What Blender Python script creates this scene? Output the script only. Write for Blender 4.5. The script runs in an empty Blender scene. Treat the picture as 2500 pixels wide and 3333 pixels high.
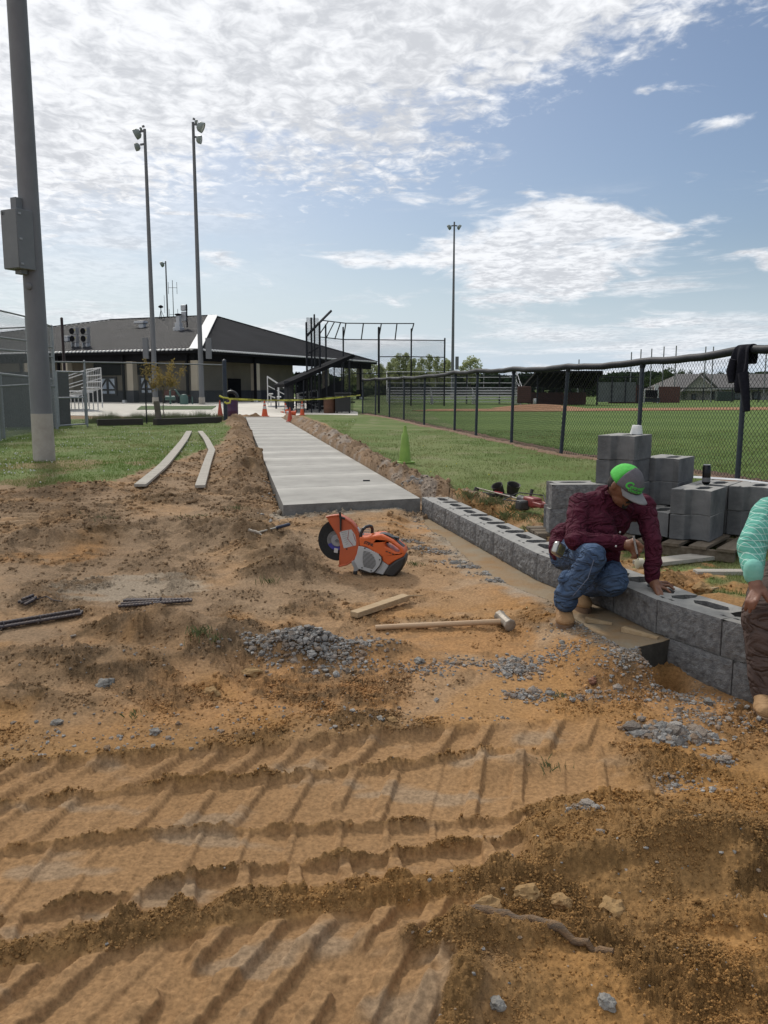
import bpy, bmesh, math, random
import numpy as np
from mathutils import Vector, Matrix, noise as mnoise, geometry as mgeo
R=math.radians; PI=math.pi
random.seed(7); np.random.seed(7)
S=bpy.context.scene; COL=S.collection
# ------------------------------------------------------------------ camera, sky, sun, exposure
HC=1.20; F=2700.; IW=2500.; IH=3333.; HY=1264.
PITCH=math.atan((IH/2-HY)/F)
cd=bpy.data.cameras.new('camera'); cam=bpy.data.objects.new('camera',cd); COL.objects.link(cam)
cam.location=(0,0,HC); cam.rotation_euler=(PI/2-PITCH,0,0)
cd.sensor_fit='VERTICAL'; cd.sensor_height=36; cd.lens=F/IH*36; cd.clip_end=3000; cd.clip_start=.05
S.camera=cam
S.view_settings.view_transform='Standard'; S.view_settings.look='None'
S.view_settings.exposure=0.12; S.view_settings.gamma=1; S.view_settings.use_curve_mapping=False
SUN_EL=42; SUN_AZ=-24          # degrees; azimuth from +Y, negative to the left
SUN_STRENGTH=2.1; SKY_STRENGTH=.085
sd=bpy.data.lights.new('sun','SUN'); sd.energy=SUN_STRENGTH; sd.angle=R(6); sd.color=(1,.95,.87)
sun=bpy.data.objects.new('sun',sd); COL.objects.link(sun)
sdir=Vector((math.sin(R(SUN_AZ))*math.cos(R(SUN_EL)),math.cos(R(SUN_AZ))*math.cos(R(SUN_EL)),math.sin(R(SUN_EL))))
sun.rotation_euler=sdir.to_track_quat('Z','Y').to_euler()
W=bpy.data.worlds.new('World'); S.world=W; W.use_nodes=True
nt=W.node_tree; N=nt.nodes; L=nt.links
for n in list(N): N.remove(n)
def mth(op,a,b=None,c=None,clamp=False,tree=None):
    t=tree or nt
    n=t.nodes.new('ShaderNodeMath'); n.operation=op; n.use_clamp=clamp
    for i,v in enumerate((a,b,c)):
        if v is None: continue
        if hasattr(v,'links'): t.links.new(v,n.inputs[i])
        else: n.inputs[i].default_value=v
    return n.outputs[0]
def ss(v,lo,hi):
    n=N.new('ShaderNodeMapRange'); n.interpolation_type='SMOOTHSTEP'
    if hasattr(v,'links'): L.new(v,n.inputs[0])
    for i,q in ((1,lo),(2,hi)):
        if hasattr(q,'links'): L.new(q,n.inputs[i])
        else: n.inputs[i].default_value=q
    return n.outputs[0]
def nz(vec,scale,detail=4,rough=.5,dist=0.,off=(0,0,0),sc=(1,1,1)):
    m=N.new('ShaderNodeMapping'); m.inputs['Location'].default_value=off; m.inputs['Scale'].default_value=sc
    L.new(vec,m.inputs['Vector'])
    n=N.new('ShaderNodeTexNoise'); L.new(m.outputs[0],n.inputs['Vector'])
    n.inputs['Scale'].default_value=scale; n.inputs['Detail'].default_value=detail
    n.inputs['Roughness'].default_value=rough; n.inputs['Distortion'].default_value=dist
    return n.outputs['Fac']
def mixc(f,a,b):
    n=N.new('ShaderNodeMix'); n.data_type='RGBA'
    if hasattr(f,'links'): L.new(f,n.inputs[0])
    else: n.inputs[0].default_value=f
    for i,v in ((6,a),(7,b)):
        if hasattr(v,'links'): L.new(v,n.inputs[i])
        else: n.inputs[i].default_value=(*v,1)
    return n.outputs[2]
sky=N.new('ShaderNodeTexSky'); sky.sky_type='NISHITA'; sky.sun_disc=False
sky.sun_elevation=R(SUN_EL); sky.sun_rotation=R(SUN_AZ); sky.air_density=1.0; sky.dust_density=1.3; sky.ozone_density=1.4
tc=N.new('ShaderNodeTexCoord'); sp=N.new('ShaderNodeSeparateXYZ'); L.new(tc.outputs['Generated'],sp.inputs[0])
dx,dy,dz=sp.outputs
el=mth('ARCSINE',dz); az=mth('ARCTAN2',dx,dy)
zc=mth('MAXIMUM',mth('ADD',dz,.06),.03)
cb=N.new('ShaderNodeCombineXYZ'); L.new(mth('DIVIDE',dx,zc),cb.inputs[0]); L.new(mth('DIVIDE',dy,zc),cb.inputs[1])
pl=cb.outputs[0]                       # clouds live on a flat layer overhead
ca=N.new('ShaderNodeCombineXYZ'); L.new(az,ca.inputs[0]); L.new(mth('MULTIPLY',el,2.2),ca.inputs[1]); L.new(mth('MULTIPLY',az,.3),ca.inputs[2])
ae=ca.outputs[0]
# high sheet of altocumulus: lower edge rises to the right
azc=mth('MINIMUM',mth('MAXIMUM',az,-1.1),1.0)
edge=mth('ADD',mth('MULTIPLY',azc,.255),mth('ADD',mth('MULTIPLY',mth('MULTIPLY',azc,azc),.12),.262))
n1=nz(pl,.9,5,.6,.4,(3.1,1.2,0)); n2=nz(pl,6.5,6,.70,.35,(0,5,0),(1,.75,1)); n3=nz(ae,3.2,4,.55,.3,(1,2,0))
e2=mth('SUBTRACT',el,edge)
e2=mth('ADD',e2,mth('MULTIPLY',mth('SUBTRACT',n3,.5),.20)); e2=mth('ADD',e2,mth('MULTIPLY',mth('SUBTRACT',n2,.5),.15)); e2=mth('ADD',e2,mth('MULTIPLY',mth('SUBTRACT',nz(pl,15.,3,.6,.5,(2,8,0),(1,.8,1)),.5),.12))
sheet=ss(e2,-.03,.045)
# thin veil left of centre below the sheet
veil=mth('MULTIPLY',ss(mth('SUBTRACT',mth('MULTIPLY',az,-1),mth('MULTIPLY',el,.3)),-.02,.42),ss(el,.06,.2))
veil=mth('MULTIPLY',veil,ss(nz(ae,5.5,5,.6,.5,(4,1,0),(1,1.6,1)),.30,.56))
# low cumulus and streaks towards the horizon
c1=nz(ae,7.5,6,.56,.5,(2.3,7.1,.4),(1,1.7,1))
m1=ss(mth('ADD',mth('POWER',mth('DIVIDE',mth('SUBTRACT',az,.20),.17),2),mth('POWER',mth('DIVIDE',mth('SUBTRACT',el,.155),.058),2)),1.6,.1)
cum=ss(mth('ADD',c1,mth('MULTIPLY',m1,.22)),.565,.72)
c2=nz(ae,3.4,6,.55,.4,(9.3,2.7,.4),(1,3.4,1))
lowm=mth('MULTIPLY',ss(el,.20,.05),1.0)
stre=ss(mth('ADD',c2,mth('MULTIPLY',lowm,.16)),.58,.74)
stre=mth('MULTIPLY',stre,ss(el,.24,.13))
hz=ss(el,.17,-.01)
cover=mth('MAXIMUM',mth('MAXIMUM',sheet,mth('MULTIPLY',veil,.85)),mth('MAXIMUM',mth('MULTIPLY',cum,.95),mth('MULTIPLY',stre,.75)))
shade=nz(pl,5.2,6,.68,.4,(1,1,0),(1,.8,1)); shade2=nz(pl,.9,3,.5,0,(6,1,0))
shade3=nz(pl,15.,3,.6,.5,(2,8,0),(1,.8,1))
sh=mth('ADD',mth('ADD',mth('MULTIPLY',shade,.42),mth('MULTIPLY',shade3,.42)),mth('MULTIPLY',shade2,.34))
cl=mixc(ss(sh,.48,.68),(.60,.62,.66),(.91,.925,.955))
skb=N.new('ShaderNodeMix'); skb.data_type='RGBA'; skb.blend_type='MULTIPLY'; skb.inputs[0].default_value=1
L.new(sky.outputs[0],skb.inputs[6]); skb.inputs[7].default_value=(SKY_STRENGTH*.80,SKY_STRENGTH*.84,SKY_STRENGTH*.89,1)
skyc=mixc(mth('MULTIPLY',hz,.9),skb.outputs[2],(.56,.68,.82))
final=mixc(cover,skyc,cl)
bg=N.new('ShaderNodeBackground'); L.new(final,bg.inputs[0]); bg.inputs[1].default_value=1.0
wo=N.new('ShaderNodeOutputWorld'); L.new(bg.outputs[0],wo.inputs[0])

# ------------------------------------------------------------------ helpers
def ray(x,y):
    u=(x-IW/2)/F; v=(IH/2-y)/F
    return (u, math.cos(PITCH)+v*math.sin(PITCH), -math.sin(PITCH)+v*math.cos(PITCH))
def G(x,y,z=0.):
    d=ray(x,y); t=(z-HC)/d[2]; return Vector((d[0]*t,d[1]*t,z))
def V(x,y,Y):
    d=ray(x,y); t=Y/d[1]; return Vector((d[0]*t,Y,HC+d[2]*t))
def hit(px,P,D):
    """plan point where the sight line of column px meets the line P + s*D"""
    d=ray(px,HY); dx_,dy_=d[0],d[1]
    den=dx_*D[1]-dy_*D[0]; s=(dy_*P[0]-dx_*P[1])/den
    return Vector((P[0]+s*D[0],P[1]+s*D[1],0)),s

MATS={}
def mat(name,c,rough=.7,c2=None,sc=8.,amt=1.,bump=0.,bsc=60.,metal=0.,vc=None,alpha=None,coat=0.,spec=.5,trans=0.,detail=6,stretch=None,glow=None):
    if name in MATS: return MATS[name]
    m=bpy.data.materials.new(name); m.use_nodes=True; t=m.node_tree; n=t.nodes; b=n['Principled BSDF']
    b.inputs['Roughness'].default_value=rough; b.inputs['Metallic'].default_value=metal
    b.inputs['Specular IOR Level'].default_value=spec
    b.inputs['Coat Weight'].default_value=coat; b.inputs['Transmission Weight'].default_value=trans
    tcn=n.new('ShaderNodeTexCoord'); src=tcn.outputs['Object']
    if stretch:
        mp=n.new('ShaderNodeMapping'); mp.inputs['Scale'].default_value=stretch; t.links.new(src,mp.inputs[0]); src=mp.outputs[0]
    if c2 is None: c2=tuple(x*.72 for x in c)
    no=n.new('ShaderNodeTexNoise'); no.inputs['Scale'].default_value=sc; no.inputs['Detail'].default_value=detail; no.inputs['Roughness'].default_value=.62
    t.links.new(src,no.inputs['Vector'])
    mr=n.new('ShaderNodeMapRange'); mr.inputs[1].default_value=.32; mr.inputs[2].default_value=.68; mr.inputs[4].default_value=amt
    t.links.new(no.outputs['Fac'],mr.inputs[0])
    mx=n.new('ShaderNodeMix'); mx.data_type='RGBA'; mx.inputs[6].default_value=(*c,1); mx.inputs[7].default_value=(*c2,1)
    t.links.new(mr.outputs[0],mx.inputs[0]); out=mx.outputs[2]
    if vc:
        at=n.new('ShaderNodeAttribute'); at.attribute_name=vc
        mm=n.new('ShaderNodeMix'); mm.data_type='RGBA'; mm.blend_type='MULTIPLY'; mm.inputs[0].default_value=1
        t.links.new(out,mm.inputs[6]); t.links.new(at.outputs['Color'],mm.inputs[7]); out=mm.outputs[2]
    t.links.new(out,b.inputs['Base Color'])
    if bump:
        n2=n.new('ShaderNodeTexNoise'); n2.inputs['Scale'].default_value=bsc; n2.inputs['Detail'].default_value=5; t.links.new(src,n2.inputs['Vector'])
        bp=n.new('ShaderNodeBump'); bp.inputs['Strength'].default_value=bump; bp.inputs['Distance'].default_value=.01
        t.links.new(n2.outputs['Fac'],bp.inputs['Height']); t.links.new(bp.outputs[0],b.inputs['Normal'])
    MATS[name]=m; return m
def crease(m,scale=7.,dist=.03,strength=.9):
    t=m.node_tree; n=t.nodes; b=n['Principled BSDF']
    tcn=n.new('ShaderNodeTexCoord'); no=n.new('ShaderNodeTexNoise'); no.inputs['Scale'].default_value=scale; no.inputs['Detail'].default_value=2.5; no.inputs['Distortion'].default_value=1.2
    mp=n.new('ShaderNodeMapping'); mp.inputs['Scale'].default_value=(1,1,1.7); t.links.new(tcn.outputs['Object'],mp.inputs[0]); t.links.new(mp.outputs[0],no.inputs['Vector'])
    a=mth('ABSOLUTE',mth('SUBTRACT',no.outputs['Fac'],.5,tree=t),tree=t); a=mth('POWER',mth('MULTIPLY',a,3.,tree=t),.7,tree=t)
    bp=n.new('ShaderNodeBump'); bp.inputs['Strength'].default_value=strength; bp.inputs['Distance'].default_value=dist; t.links.new(a,bp.inputs['Height'])
    if b.inputs['Normal'].links: t.links.new(b.inputs['Normal'].links[0].from_socket,bp.inputs['Normal'])
    t.links.new(bp.outputs[0],b.inputs['Normal']); return m
def leafy(name,c,c2,sc=.9,vc=None,tr=.45):
    m=mat(name,c,.75,c2,sc,1,spec=.15,vc=vc); t=m.node_tree; n=t.nodes; b=n['Principled BSDF']
    src=b.inputs['Base Color'].links[0].from_socket; tl=n.new('ShaderNodeBsdfTranslucent'); t.links.new(src,tl.inputs[0]); mx=n.new('ShaderNodeMixShader'); mx.inputs[0].default_value=tr
    t.links.new(b.outputs[0],mx.inputs[1]); t.links.new(tl.outputs[0],mx.inputs[2]); t.links.new(mx.outputs[0],n['Material Output'].inputs[0]); return m

class MB:
    def __init__(s): s.v=[]; s.f=[]
    def add(s,vs,fs):
        o=len(s.v); s.v+= [tuple(v) for v in vs]; s.f+= [tuple(i+o for i in f) for f in fs]; return s
    def box(s,c,d,M=None):
        x,y,z=d[0]/2,d[1]/2,d[2]/2
        vs=[Vector((a*x,b*y,e*z)) for a in(-1,1) for b in(-1,1) for e in(-1,1)]
        if M is not None: vs=[M@v for v in vs]
        c=Vector(c); return s.add([c+v for v in vs],[(0,1,3,2),(4,6,7,5),(0,4,5,1),(2,3,7,6),(0,2,6,4),(1,5,7,3)])
    def beam(s,a,b,w,h,up=(0,0,1)):
        a=Vector(a); b=Vector(b); d=(b-a); l=d.length; d.normalize(); u=Vector(up)
        sx=d.cross(u)
        if sx.length<1e-4: sx=d.cross(Vector((1,0,0)))
        sx.normalize(); u=sx.cross(d)
        M=Matrix((sx,d,u)).transposed()
        return s.box((a+b)/2,(w,l,h),M)
    def tube(s,pts,r,n=8,cap=True):
        pts=[Vector(p) for p in pts]; m=len(pts)
        if not hasattr(r,'__len__'): r=[r]*m
        ref=None; rings=[]
        for i,p in enumerate(pts):
            d=(pts[min(i+1,m-1)]-pts[max(i-1,0)]).normalized()
            if ref is None:
                ref=Vector((0,0,1)) if abs(d.z)<.9 else Vector((1,0,0))
            a=d.cross(ref).normalized(); b=a.cross(d).normalized(); ref=b
            rings.append([p+(a*math.cos(2*PI*k/n)+b*math.sin(2*PI*k/n))*r[i] for k in range(n)])
        vs=[q for g in rings for q in g]; fs=[]
        for i in range(m-1):
            for k in range(n): fs.append((i*n+k,i*n+(k+1)%n,(i+1)*n+(k+1)%n,(i+1)*n+k))
        if cap: fs.append(tuple(range(n-1,-1,-1))); fs.append(tuple((m-1)*n+k for k in range(n)))
        return s.add(vs,fs)
    def lathe(s,c,prof,n=24,M=None,cap=True):
        c=Vector(c); vs=[];fs=[]
        for (r,z) in prof:
            for k in range(n):
                q=Vector((r*math.cos(2*PI*k/n),r*math.sin(2*PI*k/n),z)); vs.append(c+(M@q if M is not None else q))
        for i in range(len(prof)-1):
            for k in range(n): fs.append((i*n+k,i*n+(k+1)%n,(i+1)*n+(k+1)%n,(i+1)*n+k))
        if cap: fs.append(tuple(range(n-1,-1,-1))); fs.append(tuple((len(prof)-1)*n+k for k in range(n)))
        return s.add(vs,fs)
    def prism(s,poly,t0,t1,M=None,holes=()):
        """poly in (a,b) extruded along c from t0 to t1; M maps (a,b,c) to world"""
        loops=[list(poly)]+[list(h) for h in holes]
        flat=[p for l in loops for p in l]; n=len(flat)
        tri=mgeo.tessellate_polygon([[Vector((p[0],p[1],0)) for p in l] for l in loops])
        vs=[Vector((p[0],p[1],t0)) for p in flat]+[Vector((p[0],p[1],t1)) for p in flat]
        if M is not None: vs=[M@v for v in vs]
        fs=[tuple(t) for t in tri]+[tuple(i+n for i in reversed(t)) for t in tri]
        o=0
        for l in loops:
            k=len(l)
            for i in range(k): fs.append((o+i,o+(i+1)%k,o+(i+1)%k+n,o+i+n))
            o+=k
        return s.add(vs,fs)
    def ball(s,c,r,n=2,jit=0,seed=0,M=None):
        bm=bmesh.new(); bmesh.ops.create_icosphere(bm,subdivisions=n,radius=1)
        rr=random.Random(seed); off=Vector((rr.uniform(-50,50),rr.uniform(-50,50),rr.uniform(-50,50)))
        if not hasattr(r,'__len__'): r=(r,r,r)
        vs=[]
        for v in bm.verts:
            k=1+jit*mnoise.noise(v.co*1.7+off)+jit*.5*mnoise.noise(v.co*4+off) if jit else 1
            q=Vector((v.co.x*r[0],v.co.y*r[1],v.co.z*r[2]))*k
            vs.append(Vector(c)+(M@q if M is not None else q))
        fs=[tuple(v.index for v in f.verts) for f in bm.faces]; bm.free(); return s.add(vs,fs)
    def mesh(s,name,smooth=False):
        me=bpy.data.meshes.new(name); me.from_pydata(s.v,[],s.f); me.validate(); 
        bm=bmesh.new(); bm.from_mesh(me); bmesh.ops.recalc_face_normals(bm,faces=bm.faces); bm.to_mesh(me); bm.free()
        if smooth:
            me.shade_smooth()
            me.set_sharp_from_angle(angle=R(40))
        return me
    def build(s,name,m,parent=None,smooth=False,bevel=0,kind=None):
        o=bpy.data.objects.new(name,s.mesh(name,smooth)); COL.objects.link(o)
        if m: o.data.materials.append(m)
        if bevel:
            b=o.modifiers.new('bevel','BEVEL'); b.width=bevel; b.segments=2; b.limit_method='ANGLE'; b.angle_limit=R(35); o.data.shade_smooth(); 
            o.data.set_sharp_from_angle(angle=R(60))
        if parent: o.parent=parent; 
        if kind: o['kind']=kind
        return o
def obj(name,me,m=None,parent=None,loc=(0,0,0),rot=(0,0,0)):
    o=bpy.data.objects.new(name,me); COL.objects.link(o); o.location=loc; o.rotation_euler=rot
    if m and not me.materials: me.materials.append(m)
    if parent: o.parent=parent
    return o
def tag(o,label,cat,group=None):
    o['label']=label; o['category']=cat
    if group: o['group']=group
    return o
def thing(name,label,cat,loc=(0,0,0),rz=0,group=None):
    o=bpy.data.objects.new(name,None); COL.objects.link(o); o.location=loc; o.rotation_euler=(0,0,rz); o.empty_display_size=.1
    return tag(o,label,cat,group)
def dup(root,loc,rz,label=None):
    r=root.copy(); COL.objects.link(r); r.location=loc; r.rotation_euler=(0,0,rz)
    if label: r['label']=label
    for ch in list(root.children):
        c=ch.copy(); COL.objects.link(c); c.parent=r
        for g in list(ch.children):
            d=g.copy(); COL.objects.link(d); d.parent=c
    return r
def text_mesh(s,size,ext=.001,shear=0,bold=0):
    cu=bpy.data.curves.new('text','FONT'); cu.body=s; cu.size=size; cu.extrude=ext; cu.shear=shear; cu.offset=bold; cu.align_x='CENTER'; cu.align_y='CENTER'
    o=bpy.data.objects.new('text',cu); COL.objects.link(o)
    dg=bpy.context.evaluated_depsgraph_get(); me=bpy.data.meshes.new_from_object(o.evaluated_get(dg))
    bpy.data.objects.remove(o); bpy.data.curves.remove(cu); return me

# numpy gradient noise
def _h(ix,iy,seed):
    h=(ix.astype(np.int64)*374761393+iy.astype(np.int64)*668265263+seed*1442695041)&0xffffffff
    h=((h^(h>>13))*1274126177)&0xffffffff
    return (h^(h>>16))
def perlin(x,y,seed=0):
    ix=np.floor(x); iy=np.floor(y); fx=x-ix; fy=y-iy
    ux=fx*fx*fx*(fx*(fx*6-15)+10); uy=fy*fy*fy*(fy*(fy*6-15)+10)
    def g(a,b):
        t=(_h(ix+a,iy+b,seed)&1023)*(2*PI/1024); return np.cos(t)*(fx-a)+np.sin(t)*(fy-b)
    n0=g(0,0)*(1-ux)+g(1,0)*ux; n1=g(0,1)*(1-ux)+g(1,1)*ux
    return (n0*(1-uy)+n1*uy)*1.4
def fbm(x,y,o=4,seed=0,g=.5):
    s=0;a=1;t=0
    for i in range(o):
        s=s+a*perlin(x*2**i+i*17.3,y*2**i+i*9.1,seed+i); t+=a; a*=g
    return s/t
def sst(v,a,b):
    t=np.clip((v-a)/(b-a),0,1); return t*t*(3-2*t)
def polyline_y(xs,ys,x): return np.interp(x,xs,ys)
def inpoly(x,y,poly):
    c=np.zeros(x.shape,bool); n=len(poly)
    for i in range(n):
        x0,y0=poly[i]; x1,y1=poly[(i+1)%n]
        if y0==y1: continue
        k=((y0>y)!=(y1>y))&(x<(x1-x0)*(y-y0)/(y1-y0)+x0); c^=k
    return c
def segdist(x,y,poly,closed=True):
    d=np.full(x.shape,1e9); n=len(poly)
    for i in range(n if closed else n-1):
        x0,y0=poly[i]; x1,y1=poly[(i+1)%n]; ex,ey=x1-x0,y1-y0
        t=np.clip(((x-x0)*ex+(y-y0)*ey)/(ex*ex+ey*ey+1e-12),0,1)
        d=np.minimum(d,np.hypot(x-x0-t*ex,y-y0-t*ey))
    return d
def sdf(x,y,poly):
    d=segdist(x,y,poly); return np.where(inpoly(x,y,poly),-d,d)
# ------------------------------------------------------------------ plan of the site (metres; camera at the origin looking along +Y)
g2=lambda px,py,z=0.: tuple(G(px,py,z))[:2]
SL=g2(922,1642); SRt=g2(1368,1620); FL=g2(800,1358); FR=g2(915,1358)      # sidewalk corners
SLAB=[SL,SRt,FR,FL]
JT=[(1368.6,1617.9),(1406.6,1638.8),(1444.6,1657),(1487,1679.5),(1536,1704.7),(1596.5,1734.7),(1667.7,1766),(1743,1801.6)]
J=[g2(*p) for p in JT]; K1=g2(1965.7,1900); K2=g2(2133,1953.3); K3=g2(2345.4,2017.4)
# evenly spaced joints along the wall's face, a gentle curve to the right
def arc(a,b,n,bow):
    a=Vector(a);b=Vector(b);d=b-a;nn=Vector((-d.y,d.x)).normalized(); out=[]
    for i in range(n+1):
        t=i/n; out.append(tuple(a+d*t+nn*bow*4*t*(1-t)))
    return out
A0=[J[0]]+[tuple(Vector(J[0]).lerp(Vector(J[7]),i/7)) for i in range(1,8)]
A0[7]=J[7]
B0=arc(J[7],K2,3,.03)
JOINTS=A0+B0[1:]+[K3]
d_=(Vector(K3)-Vector(K2)).normalized(); ang=R(5)
p=Vector(K3)
for i in range(3):
    d_=Vector((d_.x*math.cos(ang)-d_.y*math.sin(ang),d_.x*math.sin(ang)+d_.y*math.cos(ang))); p=p+d_*.462; JOINTS.append(tuple(p))
WALLLINE=JOINTS
# lawn outlines
LAWN_L=[g2(-500,1570),g2(0,1566),g2(120,1580),g2(260,1566),g2(380,1545),g2(470,1520),g2(560,1490),g2(640,1460),g2(700,1440),g2(735,1410),g2(715,1372),(-7.4,33),(-40,33),(-40,11)]
LAWN_R=[(-3.6,37.4),g2(1060,1375),g2(1130,1415),g2(1200,1462),g2(1262,1500),g2(1350,1540),g2(1500,1590),g2(1600,1640,-.03),g2(1690,1680,-.03),g2(1760,1730,-.05),(1.45,6.6),(1.5,6.2),(1.75,5.6),(2.05,5.0),(2.5,4.2),(3.2,3.2),(60,3.2),(60,200),(-3.6,200)]
def wall_off(d):   # wall line offset to the left (towards the dirt) by d
    out=[]
    for i,q in enumerate(WALLLINE):
        a=Vector(WALLLINE[max(i-1,0)]); b=Vector(WALLLINE[min(i+1,len(WALLLINE)-1)]); t=(b-a).normalized()
        nn=Vector((t.y,-t.x)); out.append((q[0]+nn.x*d,q[1]+nn.y*d))
    return out
WO=wall_off(1.0)
side=1 if WO[5][0]<WALLLINE[5][0] else -1
BACK=wall_off(-.33*side)
FOOT_OUT=[g2(1368,1690,-.2),g2(1440,1760,-.2),g2(1520,1825,-.2),g2(1587,1867,-.2),g2(1667,1907,-.2),g2(1786,1952,-.2),g2(1840,1990,-.2),g2(1930,2055,-.2),g2(2038,2113,-.2)]
FOOT_END=g2(2157,2087,-.2)
BEHIND=BACK+[(5,2.9),(12,2.9),(12,8.8),(1.2,9.6)]
# tyre-track ridges in the foreground: y as a function of x
RX={}
for k,v in dict(r0=[(-200,3160),(0,3127),(452,3052),(791,2992),(1250,2931),(1600,2890),(2000,2880),(2500,2860)],
 r1=[(-300,3040),(120,2969),(452,2901),(829,2826),(1250,2788),(1732,2720),(1875,2705),(2500,2640)],
 r2=[(-300,2810),(0,2762),(301,2728),(527,2705),(1250,2683),(1672,2660),(2500,2560)],
 r3=[(-300,2670),(0,2625),(301,2580),(527,2558),(1250,2497),(1551,2467),(2500,2380)],
 r4=[(-300,2540),(75,2490),(980,2430),(1250,2407),(1700,2370),(2500,2300)]).items():
    pts=[G(a,b,-.37) for a,b in v]; RX[k]=([q.x for q in pts],[q.y for q in pts])
def P2(px,py,z=-.3): q=G(px,py,z); return q.x,q.y
MOUNDS=[  # px,py, rx, ry, height, rotation(deg)
 (1735,1715,.22,.20,.10,0),(1650,1650,.35,.25,.05,0),(1480,1600,.3,.5,.09,0),(1560,1640,.2,.3,.05,0),
 (900,1850,.30,.22,.085,0),(800,1800,.34,.30,.075,20),(930,1910,.30,.18,.075,0),(700,1780,.35,.3,.05,0),(560,1770,.5,.25,.04,0),(350,1800,.6,.25,.045,0),(150,1815,.5,.25,.05,0),
 (470,2075,.33,.16,.06,0),(640,2085,.4,.18,.05,0),(330,2150,.5,.15,.045,0),(200,2190,.5,.12,.035,0),(60,2270,.4,.15,.04,0),(760,2120,.25,.14,.04,0),
 (1000,2140,.30,.13,.06,0),(1250,2120,.2,.1,.03,0),(250,1660,.5,.5,.04,0),(60,1625,.6,.4,.05,0),(560,1690,.5,.4,.03,0),(850,1560,.35,.5,.11,0),(820,1595,.3,.35,.09,0),(790,1460,.4,1.1,.1,0),(770,1400,.35,1.6,.1,0),
 (2150,2820,.45,.12,.035,0),(2450,2760,.35,.16,.05,0),(1400,3000,.28,.07,.03,0),(2350,3120,.5,.12,.03,0),(1500,3150,.25,.10,.03,0),(1650,2440,.25,.12,.03,0),(1150,2330,.7,.14,.02,0)]
MW=[(P2(a,b)+(c,d,e,R(f))) for a,b,c,d,e,f in MOUNDS]
RIDGE_R=[g2(930,1362),g2(1000,1385),g2(1075,1425),g2(1150,1470),g2(1230,1520),g2(1310,1560),g2(1400,1590),g2(1500,1630)]
WX=2.1
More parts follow.
